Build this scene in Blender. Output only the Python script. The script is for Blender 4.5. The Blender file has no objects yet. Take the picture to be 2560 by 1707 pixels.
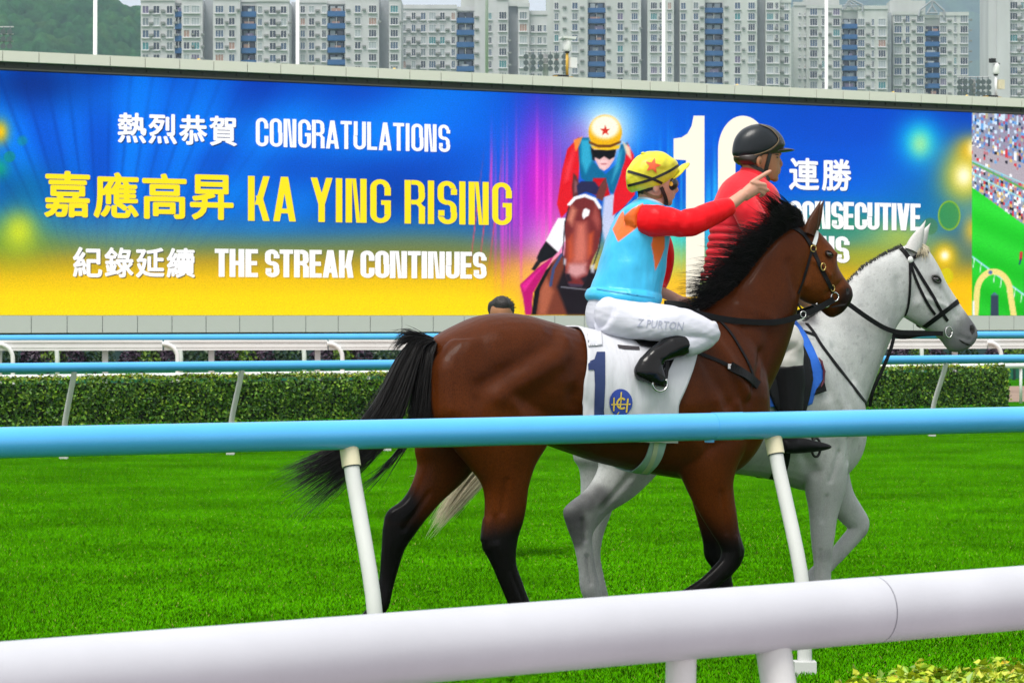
import bpy, bmesh, math, random
import numpy as np
from mathutils import Vector, Matrix, noise
from mathutils.bvhtree import BVHTree
from mathutils.geometry import delaunay_2d_cdt
R = math.radians
scene = bpy.context.scene
COL = scene.collection
random.seed(7)
rng = np.random.default_rng(7)

# ------------------------------------------------------------------ camera, sky, sun
FPX, CX, HY, CAMH = 7619.0, 1280.0, 791.0, 1.6      # focal length and horizon of the picture in its own pixels
cam_data = bpy.data.cameras.new('camera')
cam_data.sensor_width = 36.0
cam_data.lens = 36.0 * FPX / 2560.0
cam_data.shift_y = -(853.5 - HY) / 2560.0
cam_data.clip_start = 0.1
cam_data.clip_end = 30000
cam_data.dof.use_dof = True
cam_data.dof.focus_distance = 15.0
cam_data.dof.aperture_fstop = 20
cam = bpy.data.objects.new('camera', cam_data)
cam.location = (0, 0, CAMH)
cam.rotation_euler = (R(90), 0, 0)
COL.objects.link(cam)
scene.camera = cam

SUN_EL, SUN_AZ = 64.0, -150.0          # azimuth clockwise from +Y (view direction)
world = bpy.data.worlds.new('World'); scene.world = world
world.use_nodes = True
nt = world.node_tree; nt.nodes.clear()
wo = nt.nodes.new('ShaderNodeOutputWorld'); bg = nt.nodes.new('ShaderNodeBackground')
sky = nt.nodes.new('ShaderNodeTexSky'); sky.sky_type = 'NISHITA'; sky.sun_disc = False
sky.sun_elevation = R(SUN_EL); sky.sun_rotation = R(SUN_AZ)
sky.air_density = 1.0; sky.dust_density = 4.0; sky.ozone_density = 1.0
hs = nt.nodes.new('ShaderNodeHueSaturation'); hs.inputs['Saturation'].default_value = 0.25
mixw = nt.nodes.new('ShaderNodeMixRGB'); mixw.inputs[0].default_value = 0.65
mixw.inputs[2].default_value = (11.0, 11.0, 11.1, 1)          # the even cloud layer of an overcast day
nt.links.new(sky.outputs[0], hs.inputs['Color'])
nt.links.new(hs.outputs[0], mixw.inputs[1])
nt.links.new(mixw.outputs[0], bg.inputs[0])
bg.inputs[1].default_value = 0.105
nt.links.new(bg.outputs[0], wo.inputs[0])
sun_d = bpy.data.lights.new('sun', 'SUN'); sun_d.energy = 3.0; sun_d.angle = R(28); sun_d.color = (1, .965, .9)
sun = bpy.data.objects.new('sun', sun_d); COL.objects.link(sun)
_el, _az = R(SUN_EL), R(SUN_AZ)
sdir = Vector((math.sin(_az) * math.cos(_el), math.cos(_az) * math.cos(_el), math.sin(_el)))
sun.rotation_euler = sdir.to_track_quat('Z', 'Y').to_euler()
vs = scene.view_settings
vs.view_transform = 'Standard'; vs.look = 'None'; vs.gamma = 1; vs.exposure = 0.28
scene.render.engine = 'CYCLES'
scene.cycles.use_denoising = True
scene.cycles.max_bounces = 8
scene.cycles.volume_bounces = 0

# ------------------------------------------------------------------ helpers
def W(x, y, Z):
    """picture position at a distance Z -> place in the world"""
    return Vector(((x - CX) / FPX * Z, Z, CAMH - (y - HY) / FPX * Z))

def lin(c):
    c = np.asarray(c, float) / 255.0
    return np.where(c <= 0.04045, c / 12.92, ((c + 0.055) / 1.055) ** 2.4)

def S(r, g, b):
    return tuple(float(v) for v in lin((r, g, b)))

def link(o, parent=None):
    COL.objects.link(o)
    if parent is not None:
        o.parent = parent
    return o

def tag(o, label=None, cat=None, group=None, kind=None):
    if label: o['label'] = label
    if cat: o['category'] = cat
    if group: o['group'] = group
    if kind: o['kind'] = kind
    return o

def empty(name, loc=(0, 0, 0), rz=0.0):
    o = bpy.data.objects.new(name, None); o.empty_display_size = 0.2
    o.location = loc; o.rotation_euler = (0, 0, rz)
    return link(o)

def mesh_obj(name, verts, faces, mat=None, parent=None, smooth=False):
    me = bpy.data.meshes.new(name)
    me.from_pydata([tuple(v) for v in verts], [], faces)
    me.update()
    if smooth:
        me.polygons.foreach_set('use_smooth', [True] * len(me.polygons))
    if mat is not None:
        for m in (mat if isinstance(mat, (list, tuple)) else [mat]):
            me.materials.append(m)
    return link(bpy.data.objects.new(name, me), parent)

def shared(name, me, parent=None, loc=(0, 0, 0), rot=(0, 0, 0), scale=(1, 1, 1)):
    o = bpy.data.objects.new(name, me); o.location = loc; o.rotation_euler = rot; o.scale = scale
    return link(o, parent)

class MB:
    """collects simple shapes into one mesh"""
    def __init__(s): s.v = []; s.f = []; s.m = []
    def add(s, v, f, mi=0):
        n = len(s.v); s.v += [tuple(p) for p in v]; s.f += [tuple(i + n for i in q) for q in f]; s.m += [mi] * len(f); return s
    def box(s, a, b, mi=0):
        x0, y0, z0 = a; x1, y1, z1 = b
        return s.add([(x0, y0, z0), (x1, y0, z0), (x1, y1, z0), (x0, y1, z0), (x0, y0, z1), (x1, y0, z1), (x1, y1, z1), (x0, y1, z1)],
                     [(0, 3, 2, 1), (4, 5, 6, 7), (0, 1, 5, 4), (1, 2, 6, 5), (2, 3, 7, 6), (3, 0, 4, 7)], mi)
    def tube(s, pts, rad, n=12, mi=0, caps=True):
        pts = [Vector(p) for p in pts]
        if not isinstance(rad, (list, tuple)): rad = [rad] * len(pts)
        up = Vector((0, 0, 1)); rings = []; prev = None
        for i, p in enumerate(pts):
            t = (pts[min(i + 1, len(pts) - 1)] - pts[max(i - 1, 0)]).normalized()
            if prev is None:
                a = t.cross(up)
                if a.length < 1e-3: a = t.cross(Vector((1, 0, 0)))
            else:
                a = prev - t * prev.dot(t)
            a.normalize(); prev = a; b = t.cross(a)
            rings.append([p + (a * math.cos(k * 2 * math.pi / n) + b * math.sin(k * 2 * math.pi / n)) * rad[i] for k in range(n)])
        v = [q for r in rings for q in r]; f = []
        for i in range(len(rings) - 1):
            for k in range(n):
                f.append((i * n + k, i * n + (k + 1) % n, (i + 1) * n + (k + 1) % n, (i + 1) * n + k))
        if caps:
            f.append(tuple(range(n))[::-1]); f.append(tuple(range((len(rings) - 1) * n, len(rings) * n)))
        return s.add(v, f, mi)
    def sphere(s, c, r, n=16, m=10, mi=0, zmin=-1.0):
        r = (r, r, r) if not isinstance(r, (list, tuple)) else r
        v = []; f = []
        for i in range(m + 1):
            th = math.pi * i / m
            for k in range(n):
                ph = 2 * math.pi * k / n
                v.append((c[0] + r[0] * math.sin(th) * math.cos(ph), c[1] + r[1] * math.sin(th) * math.sin(ph), c[2] + r[2] * max(math.cos(th), zmin)))
        for i in range(m):
            for k in range(n):
                f.append((i * n + k, (i + 1) * n + k, (i + 1) * n + (k + 1) % n, i * n + (k + 1) % n))
        return s.add(v, f, mi)
    def mesh(s, name, mats, smooth=False):
        me = bpy.data.meshes.new(name); me.from_pydata(s.v, [], s.f); me.update()
        for m in (mats if isinstance(mats, (list, tuple)) else [mats]): me.materials.append(m)
        me.polygons.foreach_set('material_index', s.m)
        if smooth: me.polygons.foreach_set('use_smooth', [True] * len(me.polygons))
        return me
    def build(s, name, mats, parent=None, smooth=False):
        return link(bpy.data.objects.new(name, s.mesh(name, mats, smooth)), parent)

def smooth_by_angle(o, ang=35):
    me = o.data
    me.polygons.foreach_set('use_smooth', [True] * len(me.polygons))
    try:
        me.set_sharp_from_angle(angle=R(ang))
    except Exception:
        pass
    return o

def mat(name, color, rough=0.5, spec=0.5, metal=0.0, var=0.0, vscale=4.0, bump=0.0, bscale=30.0, attr=None, coat=0.0,
        emit=0.0, sheen=0.0, trans=0.0, detail=4.0, stretch=None, grain=0.0, gscale=200.0):
    m = bpy.data.materials.new(name); m.use_nodes = True
    t = m.node_tree; p = t.nodes['Principled BSDF']
    p.inputs['Base Color'].default_value = (*color, 1)
    p.inputs['Roughness'].default_value = rough
    p.inputs['Specular IOR Level'].default_value = spec
    p.inputs['Metallic'].default_value = metal
    p.inputs['Coat Weight'].default_value = coat
    p.inputs['Sheen Weight'].default_value = sheen
    src = None
    if attr:
        a = t.nodes.new('ShaderNodeAttribute'); a.attribute_name = attr; src = a.outputs['Color']
    co = t.nodes.new('ShaderNodeTexCoord'); vec = co.outputs['Object']
    if stretch:
        mp = t.nodes.new('ShaderNodeMapping'); mp.inputs['Scale'].default_value = stretch
        t.links.new(vec, mp.inputs[0]); vec = mp.outputs[0]
    if var > 0:
        n = t.nodes.new('ShaderNodeTexNoise'); n.inputs['Scale'].default_value = vscale; n.inputs['Detail'].default_value = detail
        t.links.new(vec, n.inputs['Vector'])
        mr = t.nodes.new('ShaderNodeMapRange'); mr.inputs[1].default_value = 0.25; mr.inputs[2].default_value = 0.75
        mr.inputs[3].default_value = 1 - var; mr.inputs[4].default_value = 1 + var
        t.links.new(n.outputs[0], mr.inputs[0])
        mx = t.nodes.new('ShaderNodeVectorMath'); mx.operation = 'SCALE'
        if src is not None: t.links.new(src, mx.inputs[0])
        else: mx.inputs[0].default_value = color
        t.links.new(mr.outputs[0], mx.inputs['Scale']); src = mx.outputs[0]
    if grain > 0:
        n3 = t.nodes.new('ShaderNodeTexNoise'); n3.inputs['Scale'].default_value = gscale; n3.inputs['Detail'].default_value = 3
        t.links.new(vec, n3.inputs['Vector'])
        m3 = t.nodes.new('ShaderNodeMapRange'); m3.inputs[1].default_value = .3; m3.inputs[2].default_value = .7; m3.inputs[3].default_value = 1 - grain; m3.inputs[4].default_value = 1 + grain
        t.links.new(n3.outputs[0], m3.inputs[0]); x3 = t.nodes.new('ShaderNodeVectorMath'); x3.operation = 'SCALE'
        if src is not None: t.links.new(src, x3.inputs[0])
        else: x3.inputs[0].default_value = color
        t.links.new(m3.outputs[0], x3.inputs['Scale']); src = x3.outputs[0]
    if src is not None:
        t.links.new(src, p.inputs['Base Color'])
    if bump > 0:
        n2 = t.nodes.new('ShaderNodeTexNoise'); n2.inputs['Scale'].default_value = bscale; n2.inputs['Detail'].default_value = 5
        t.links.new(vec, n2.inputs['Vector'])
        b = t.nodes.new('ShaderNodeBump'); b.inputs['Strength'].default_value = 1.0; b.inputs['Distance'].default_value = bump
        t.links.new(n2.outputs[0], b.inputs['Height']); t.links.new(b.outputs[0], p.inputs['Normal'])
    if emit > 0:
        p.inputs['Emission Strength'].default_value = emit
        if src is not None: t.links.new(src, p.inputs['Emission Color'])
        else: p.inputs['Emission Color'].default_value = (*color, 1)
    if trans > 0:
        p.inputs['Transmission Weight'].default_value = trans
    return m

def catmull(rows, sub):
    rows = [np.asarray(r, float) for r in rows]; out = []
    for i in range(len(rows) - 1):
        p0, p1, p2, p3 = rows[max(i - 1, 0)], rows[i], rows[i + 1], rows[min(i + 2, len(rows) - 1)]
        for k in range(sub):
            t = k / sub
            out.append(0.5 * ((2 * p1) + (p2 - p0) * t + (2 * p0 - 5 * p1 + 4 * p2 - p3) * t * t + (3 * p1 - p0 - 3 * p2 + p3) * t ** 3))
    out.append(rows[-1]); return out

class Frame:
    """a standing frame: local x forward, y left, z up"""
    def __init__(s, ox, oy, yaw):
        s.o = Vector((ox, oy, 0)); s.yaw = yaw
        s.d = Vector((math.cos(yaw), math.sin(yaw), 0)); s.l = Vector((-math.sin(yaw), math.cos(yaw), 0))
        s.m = Matrix.Translation(s.o) @ Matrix.Rotation(yaw, 4, 'Z'); s.mi = s.m.inverted()
        s.cam = s.mi @ Vector((0, 0, CAMH))
    def ray(s, x, y):
        return (s.mi.to_3x3() @ Vector(((x - CX) / FPX, 1, -(y - HY) / FPX))).normalized()
    def px(s, x, y, q=0.0):
        r = s.ray(x, y); t = (q - s.cam.y) / r.y
        return s.cam + r * t
    def root(s, name):
        return empty(name, s.o, s.yaw)

class Blob:
    """overlapping closed lofts that are fused into one skin"""
    def __init__(s): s.mb = MB()
    def rings(s, rings):
        n = len(rings[0]); v = [p for r in rings for p in r]; f = []
        for i in range(len(rings) - 1):
            for k in range(n):
                f.append((i * n + k, i * n + (k + 1) % n, (i + 1) * n + (k + 1) % n, (i + 1) * n + k))
        c0 = np.mean([list(p) for p in rings[0]], 0); c1 = np.mean([list(p) for p in rings[-1]], 0)
        a = len(v); v += [tuple(c0), tuple(c1)]; L = (len(rings) - 1) * n
        for k in range(n):
            f.append((a, (k + 1) % n, k)); f.append((a + 1, L + k, L + (k + 1) % n))
        s.mb.add(v, f)
    def pairs(s, fr, rows, sub=4, n=24, ex=2.0):
        """rows: (x,y of one edge, x,y of the other edge, half width, side offset)"""
        base = []
        for r in rows:
            q = r[5]; T = fr.px(r[0], r[1], q); B = fr.px(r[2], r[3], q)
            base.append([*T, *B, r[4]])
        rings = []
        for r in catmull(base, sub):
            T = Vector(r[0:3]); B = Vector(r[3:6]); c = (T + B) / 2; A = (T - B) / 2; w = r[6]
            ring = []
            for k in range(n):
                th = 2 * math.pi * k / n; co, si = math.cos(th), math.sin(th)
                co2 = math.copysign(abs(co) ** (2 / ex), co); si2 = math.copysign(abs(si) ** (2 / ex), si)
                ring.append(tuple(c + A * co2 + Vector((0, w * si2, 0))))
            rings.append(ring)
        s.rings(rings)
    def chain(s, pts, sub=4, n=16, side=(0, 1, 0)):
        """pts: (local vector, radius in the side plane, radius across it)"""
        base = [[*p[0], p[1], p[2] if len(p) > 2 else p[1]] for p in pts]
        rows = catmull(base, sub); side = Vector(side); rings = []
        for i, r in enumerate(rows):
            c = Vector(r[:3]); t = (Vector(rows[min(i + 1, len(rows) - 1)][:3]) - Vector(rows[max(i - 1, 0)][:3]))
            t = t.normalized() if t.length > 1e-9 else Vector((1, 0, 0))
            a = side - t * side.dot(t)
            if a.length < 1e-3: a = Vector((0, 0, 1)) - t * t.z
            a.normalize(); b = t.cross(a)
            rings.append([tuple(c + b * max(r[3], 1e-4) * math.cos(2 * math.pi * k / n) + a * max(r[4], 1e-4) * math.sin(2 * math.pi * k / n)) for k in range(n)])
        s.rings(rings)
    def ball(s, c, r, n=14, m=10):
        s.mb.sphere(tuple(c), r, n, m)
    def fuse(s, name, voxel, smooth=6, factor=0.5, grow=0.0):
        me = bpy.data.meshes.new('tmp'); me.from_pydata(s.mb.v, [], s.mb.f); me.update()
        bm = bmesh.new(); bm.from_mesh(me); bmesh.ops.recalc_face_normals(bm, faces=bm.faces); bm.to_mesh(me); bm.free()
        o = bpy.data.objects.new('tmp', me); COL.objects.link(o)
        rm = o.modifiers.new('r', 'REMESH'); rm.mode = 'VOXEL'; rm.voxel_size = voxel
        if smooth:
            sm = o.modifiers.new('s', 'SMOOTH'); sm.factor = factor; sm.iterations = smooth
        dg = bpy.context.evaluated_depsgraph_get()
        out = bpy.data.meshes.new_from_object(o.evaluated_get(dg)); out.name = name
        bpy.data.objects.remove(o); bpy.data.meshes.remove(me)
        out.polygons.foreach_set('use_smooth', [True] * len(out.polygons))
        if grow: set_co(out, get_co(out) + get_no(out) * grow)
        return out

def get_co(me):
    a = np.empty(len(me.vertices) * 3); me.vertices.foreach_get('co', a); return a.reshape(-1, 3)

def get_no(me):
    a = np.empty(len(me.vertices) * 3); me.vertex_normals.foreach_get('vector', a); return a.reshape(-1, 3)

def set_co(me, co):
    me.vertices.foreach_set('co', np.ascontiguousarray(co).ravel()); me.update()

def set_col(me, rgb, name='Col'):
    ca = me.color_attributes.new(name, 'FLOAT_COLOR', 'POINT')
    a = np.ones((len(me.vertices), 4)); a[:, :3] = rgb
    ca.data.foreach_set('color', a.ravel())

def smoothstep(a, b, x):
    t = np.clip((x - a) / (b - a), 0, 1); return t * t * (3 - 2 * t)

def seg_dist(co2, pts):
    """distance of 2D points to a polyline"""
    d = np.full(len(co2), 1e9)
    for a, b in zip(pts[:-1], pts[1:]):
        a = np.asarray(a); b = np.asarray(b); ab = b - a
        t = np.clip(((co2 - a) @ ab) / max(ab @ ab, 1e-12), 0, 1)
        d = np.minimum(d, np.linalg.norm(co2 - (a + t[:, None] * ab), axis=1))
    return d

def vnoise(co, scale, seed=0.0):
    """smooth lattice noise in about -1..1, for many points at once"""
    p = np.asarray(co, float) * scale + np.array([seed, seed * 1.7, seed * .6]); i = np.floor(p).astype(np.int64); f = p - i; f = f * f * (3 - 2 * f); out = np.zeros(len(p))
    for dx in (0, 1):
        for dy in (0, 1):
            for dz in (0, 1):
                h = ((i[:, 0] + dx) * 73856093) ^ ((i[:, 1] + dy) * 19349663) ^ ((i[:, 2] + dz) * 83492791); h = (h * 1103515245 + 12345) & 0x7fffffff; h = ((h >> 7) ^ (h * 48271)) & 0xffff
                w = (f[:, 0] if dx else 1 - f[:, 0]) * (f[:, 1] if dy else 1 - f[:, 1]) * (f[:, 2] if dz else 1 - f[:, 2]); out += w * (h / 32767.5 - 1)
    return out * .85

def bvh_of(*meshes):
    v = []; f = []
    for me in meshes:
        n = len(v); v += [tuple(p.co) for p in me.vertices]; f += [tuple(i + n for i in p.vertices) for p in me.polygons]
    return BVHTree.FromPolygons(v, f)

def dense(pts, step):
    out = [np.asarray(pts[0], float)]
    rows = catmull(pts, 8)
    acc = 0
    for a, b in zip(rows[:-1], rows[1:]):
        a, b = np.asarray(a), np.asarray(b); L = np.linalg.norm(b[:2] - a[:2]); acc += L
        if acc >= step: out.append(b); acc = 0
    out.append(rows[-1]); return out

def cast(fr, bvh, x, y):
    d = fr.ray(x, y); h = bvh.ray_cast(fr.cam, d)
    if h[0] is None: return None, None
    return h[0], (h[1] if h[1].dot(d) < 0 else -h[1])

def ribbon(name, P, N, width, thick, material, parent, mirror=False, taper=None):
    """a strap along points P with outward normals N (local)"""
    first = None
    for sgn in ((1, -1) if mirror else (1,)):
        mb = MB(); v = []; n = len(P)
        for i in range(n):
            p = Vector(P[i]); nn = Vector(N[i]).normalized()
            t = (Vector(P[min(i + 1, n - 1)]) - Vector(P[max(i - 1, 0)])).normalized()
            sd = t.cross(nn).normalized(); w = width * (taper[i] if taper else 1) / 2
            for a, b in ((-1, 0), (1, 0), (1, 1), (-1, 1)):
                q = p + sd * w * a + nn * thick * b
                v.append((q.x, q.y * sgn, q.z))
        f = []
        for i in range(n - 1):
            for k in range(4):
                f.append((i * 4 + k, i * 4 + (k + 1) % 4, (i + 1) * 4 + (k + 1) % 4, (i + 1) * 4 + k))
        f += [(3, 2, 1, 0), tuple((n - 1) * 4 + k for k in range(4))]
        mb.add(v, f); o = mb.build(name, material, parent)
        bm = bmesh.new(); bm.from_mesh(o.data); bmesh.ops.recalc_face_normals(bm, faces=bm.faces); bm.to_mesh(o.data); bm.free()
        first = first or o
    return first

def strap(name, fr, bvh, pts, width, material, parent, lift=0.003, thick=0.004, step=4.0, mirror=False, q=None):
    P = []; N = []
    for r in dense(pts, step):
        p, nn = cast(fr, bvh, r[0], r[1])
        if p is None:
            continue
        P.append(p + nn * lift); N.append(nn)
    for _ in range(2):
        if len(P) > 4:
            P = [P[0]] + [(P[i - 1] + P[i] * 2 + P[i + 1]) / 4 for i in range(1, len(P) - 1)] + [P[-1]]
            N = [N[0]] + [(N[i - 1] + N[i] + N[i + 1]).normalized() for i in range(1, len(N) - 1)] + [N[-1]]
    if len(P) < 2: return None
    return ribbon(name, P, N, width, thick, material, parent, mirror)

def free_strap(name, fr, pts, width, thick, material, parent, sub=6):
    """pts: (x, y, side offset) in the picture; hangs free, flat side facing the side of the frame"""
    rows = catmull([[*fr.px(p[0], p[1], p[2])] for p in pts], sub)
    P = [Vector(r) for r in rows]
    return ribbon(name, P, [Vector((0, -1, 0))] * len(P), width, thick, material, parent)

def decal(name, fr, bvh, poly, material, parent, lift=0.004, step=5.0, holes=(), mirror=False, solid=0.0):
    """a flat printed shape wrapped on a surface; poly in picture pixels"""
    pts = [tuple(p) for p in poly]; edges = []
    def ring(p):
        n0 = len(V); q = []
        for a, b in zip(p, p[1:] + p[:1]):
            L = math.dist(a, b); k = max(1, int(L / step))
            q += [(a[0] + (b[0] - a[0]) * i / k, a[1] + (b[1] - a[1]) * i / k) for i in range(k)]
        V.extend(q); E.extend([(n0 + i, n0 + (i + 1) % len(q)) for i in range(len(q))]); return q
    V = []; E = []
    outer = ring(pts); hs_ = [ring([tuple(p) for p in h]) for h in holes]
    def inside(p, poly):
        x, y = p; c = False; j = len(poly) - 1
        for i in range(len(poly)):
            (xi, yi), (xj, yj) = poly[i], poly[j]
            if (yi > y) != (yj > y) and x < (xj - xi) * (y - yi) / (yj - yi) + xi: c = not c
            j = i
        return c
    xs = [p[0] for p in outer]; ys = [p[1] for p in outer]
    gx = min(xs) + step
    while gx < max(xs):
        gy = min(ys) + step
        while gy < max(ys):
            if inside((gx, gy), outer) and not any(inside((gx, gy), h) for h in hs_): V.append((gx, gy))
            gy += step
        gx += step
    r = delaunay_2d_cdt([Vector(p) for p in V], E, [], 0, 1e-5)
    v2, f2 = r[0], r[2]
    fac = []
    for f in f2:
        c = sum((v2[i] for i in f), Vector((0, 0))) / len(f)
        if inside(tuple(c), outer) and not any(inside(tuple(c), h) for h in hs_): fac.append(tuple(f))
    P = []; last = None
    for p in v2:
        h, nn = cast(fr, bvh, p[0], p[1])
        if h is None:
            c_ = bvh.find_nearest(fr.px(p[0], p[1], -.05)); h, nn = c_[0], c_[1]
            if nn.y > 0 and h.y < -.02: nn = -nn
        P.append(h + nn * lift)
    first = None
    for sgn in ((1, -1) if mirror else (1,)):
        o = mesh_obj(name, [(p.x, p.y * sgn, p.z) for p in P], fac, material, parent, smooth=True); first = first or o
        bm = bmesh.new(); bm.from_mesh(o.data); bmesh.ops.recalc_face_normals(bm, faces=bm.faces); bm.to_mesh(o.data); bm.free()
        if solid:
            m_ = o.modifiers.new('thickness', 'SOLIDIFY'); m_.thickness = solid; m_.offset = 0
    return first

def wrinkle(me, amp, scale, seed=0.0, stretch=(1, 1, 1)):
    co = get_co(me); no = get_no(me)
    n = vnoise(co * np.array(stretch), scale, seed)
    n = np.sign(n) * np.abs(n) ** .8
    set_co(me, co + no * (amp * n)[:, None])

def shrink(rows, k=.88, kw=.88):
    out = []
    for r in rows:
        mx, my = (r[0] + r[2]) / 2, (r[1] + r[3]) / 2
        out.append((mx + (r[0] - mx) * k, my + (r[1] - my) * k, mx + (r[2] - mx) * k, my + (r[3] - my) * k, r[4] * kw, r[5]))
    return out

def ringmesh(name, fr, c, q, r, tube, material, parent, ax=(0, 1, 0), sx=1.0, sz=1.0, arc=(0, 360)):
    p = fr.px(*c, q); mb = MB(); pts = []
    for i in range(25):
        a = R(arc[0] + (arc[1] - arc[0]) * i / 24); pts.append(p + Vector((math.cos(a) * r * sx, 0, math.sin(a) * r * sz)))
    mb.tube(pts, tube, 6); return mb.build(name, material, parent, True)
# ------------------------------------------------------------------ ground, hills, haze
M_turf = mat('turf soil', (.02, .13, .001), rough=.95, spec=.0, var=.35, vscale=2.0, bump=.02, bscale=25)
ground = mesh_obj('ground', [(-9000, -60, 0), (9000, -60, 0), (9000, 14000, 0), (-9000, 14000, 0)], [(0, 1, 2, 3)], M_turf)
tag(ground, kind='structure')

M_pave = mat('apron paving', (.36, .31, .33), rough=.85, spec=.2, var=.12, vscale=1.5, bump=.003, bscale=40)
apron = mesh_obj('apron_pavement', [(-40, -55, .006), (40, -55, .006), (40, 26.0, .006), (1.13, 6.95, .006), (-.87, 5.55, .006), (-40, -18, .006)], [(0, 1, 2, 3, 4, 5)], M_pave); tag(apron, kind='structure')

def blade_patch(nb, size, hmin, hmax, seed):
    r = np.random.default_rng(seed); v = []; f = []; c = []
    for i in range(nb):
        x, y = r.uniform(-size / 2, size / 2, 2); a = r.uniform(0, 2 * math.pi); h = r.uniform(hmin, hmax)
        w = r.uniform(.0022, .0042); lean = r.uniform(.1, .75) * h; la = r.uniform(0, 2 * math.pi)
        dx, dy = math.cos(a) * w, math.sin(a) * w; lx, ly = math.cos(la) * lean, math.sin(la) * lean
        n = len(v)
        v += [(x - dx, y - dy, 0), (x + dx, y + dy, 0), (x + dx * .8 + lx * .45, y + dy * .8 + ly * .45, h * .62), (x - dx * .8 + lx * .45, y - dy * .8 + ly * .45, h * .62), (x + lx, y + ly, h)]
        f += [(n, n + 1, n + 2, n + 3), (n + 3, n + 2, n + 4)]
        t = r.uniform(0, 1)
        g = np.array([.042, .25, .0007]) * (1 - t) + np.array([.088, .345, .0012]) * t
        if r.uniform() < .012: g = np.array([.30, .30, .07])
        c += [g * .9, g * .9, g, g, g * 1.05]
    me = bpy.data.meshes.new('grass_patch'); me.from_pydata(v, [], f); me.update(); set_col(me, np.array(c))
    return me

M_grass = mat('grass blade', (.08, .25, .015), rough=.8, spec=.0, attr='Col')
_t = M_grass.node_tree; _p = _t.nodes['Principled BSDF']
_ob = _t.nodes.new('ShaderNodeTexCoord'); _g = _t.nodes.new('ShaderNodeNewGeometry')
_n = _t.nodes.new('ShaderNodeTexNoise'); _n.inputs['Scale'].default_value = .8; _n.inputs['Detail'].default_value = 5
_t.links.new(_g.outputs['Position'], _n.inputs['Vector'])
_mr = _t.nodes.new('ShaderNodeMapRange'); _mr.inputs[1].default_value = .3; _mr.inputs[2].default_value = .7; _mr.inputs[3].default_value = .70; _mr.inputs[4].default_value = 1.25
_t.links.new(_n.outputs[0], _mr.inputs[0])
_vm = _t.nodes.new('ShaderNodeVectorMath'); _vm.operation = 'SCALE'
_src = _p.inputs['Base Color'].links[0].from_socket
_t.links.new(_src, _vm.inputs[0]); _t.links.new(_mr.outputs[0], _vm.inputs['Scale']); _t.links.new(_vm.outputs[0], _p.inputs['Base Color'])
_vn = _t.nodes.new('ShaderNodeMix'); _vn.data_type = 'VECTOR'; _vn.inputs[0].default_value = .8; _vn.inputs[5].default_value = (0, 0, 1)
_t.links.new(_g.outputs['Normal'], _vn.inputs[4]); _nm = _t.nodes.new('ShaderNodeVectorMath'); _nm.operation = 'NORMALIZE'
_t.links.new(_vn.outputs[1], _nm.inputs[0]); _t.links.new(_nm.outputs[0], _p.inputs['Normal'])

def gn_scatter(name, pts, mats_rot, protos, label=None, scale=None):
    """one object whose points carry copies of small patches"""
    me = bpy.data.meshes.new(name); me.from_pydata([tuple(p) for p in pts], [], []); me.update()
    ra = me.attributes.new('rotz', 'FLOAT', 'POINT'); ra.data.foreach_set('value', list(mats_rot))
    sa = me.attributes.new('sc', 'FLOAT', 'POINT'); sa.data.foreach_set('value', list(scale) if scale is not None else [1.0] * len(pts))
    ia = me.attributes.new('pick', 'INT', 'POINT'); ia.data.foreach_set('value', [int(i) for i in rng.integers(0, len(protos), len(pts))])
    o = link(bpy.data.objects.new(name, me))
    ng = bpy.data.node_groups.new(name, 'GeometryNodeTree')
    ng.interface.new_socket('Geometry', in_out='INPUT', socket_type='NodeSocketGeometry')
    ng.interface.new_socket('Geometry', in_out='OUTPUT', socket_type='NodeSocketGeometry')
    gi = ng.nodes.new('NodeGroupInput'); go = ng.nodes.new('NodeGroupOutput')
    m2p = ng.nodes.new('GeometryNodeMeshToPoints'); iop = ng.nodes.new('GeometryNodeInstanceOnPoints')
    g2i = ng.nodes.new('GeometryNodeGeometryToInstance')
    for pm in protos:
        po = bpy.data.objects.new(name + '_tuft', pm)
        oi = ng.nodes.new('GeometryNodeObjectInfo'); oi.inputs['Object'].default_value = po
        ng.links.new(oi.outputs['Geometry'], g2i.inputs[0])
    at = ng.nodes.new('GeometryNodeInputNamedAttribute'); at.data_type = 'FLOAT'; at.inputs[0].default_value = 'rotz'
    as_ = ng.nodes.new('GeometryNodeInputNamedAttribute'); as_.data_type = 'FLOAT'; as_.inputs[0].default_value = 'sc'
    ai = ng.nodes.new('GeometryNodeInputNamedAttribute'); ai.data_type = 'INT'; ai.inputs[0].default_value = 'pick'
    cx = ng.nodes.new('ShaderNodeCombineXYZ')
    ng.links.new(gi.outputs[0], m2p.inputs[0]); ng.links.new(m2p.outputs[0], iop.inputs['Points'])
    ng.links.new(g2i.outputs[0], iop.inputs['Instance']); iop.inputs['Pick Instance'].default_value = True
    ng.links.new(ai.outputs[0], iop.inputs['Instance Index'])
    ng.links.new(at.outputs[0], cx.inputs[2]); ng.links.new(cx.outputs[0], iop.inputs['Rotation'])
    ng.links.new(as_.outputs[0], iop.inputs['Scale']); ng.links.new(iop.outputs[0], go.inputs[0])
    md = o.modifiers.new('scatter', 'NODES'); md.node_group = ng
    return o

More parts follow.
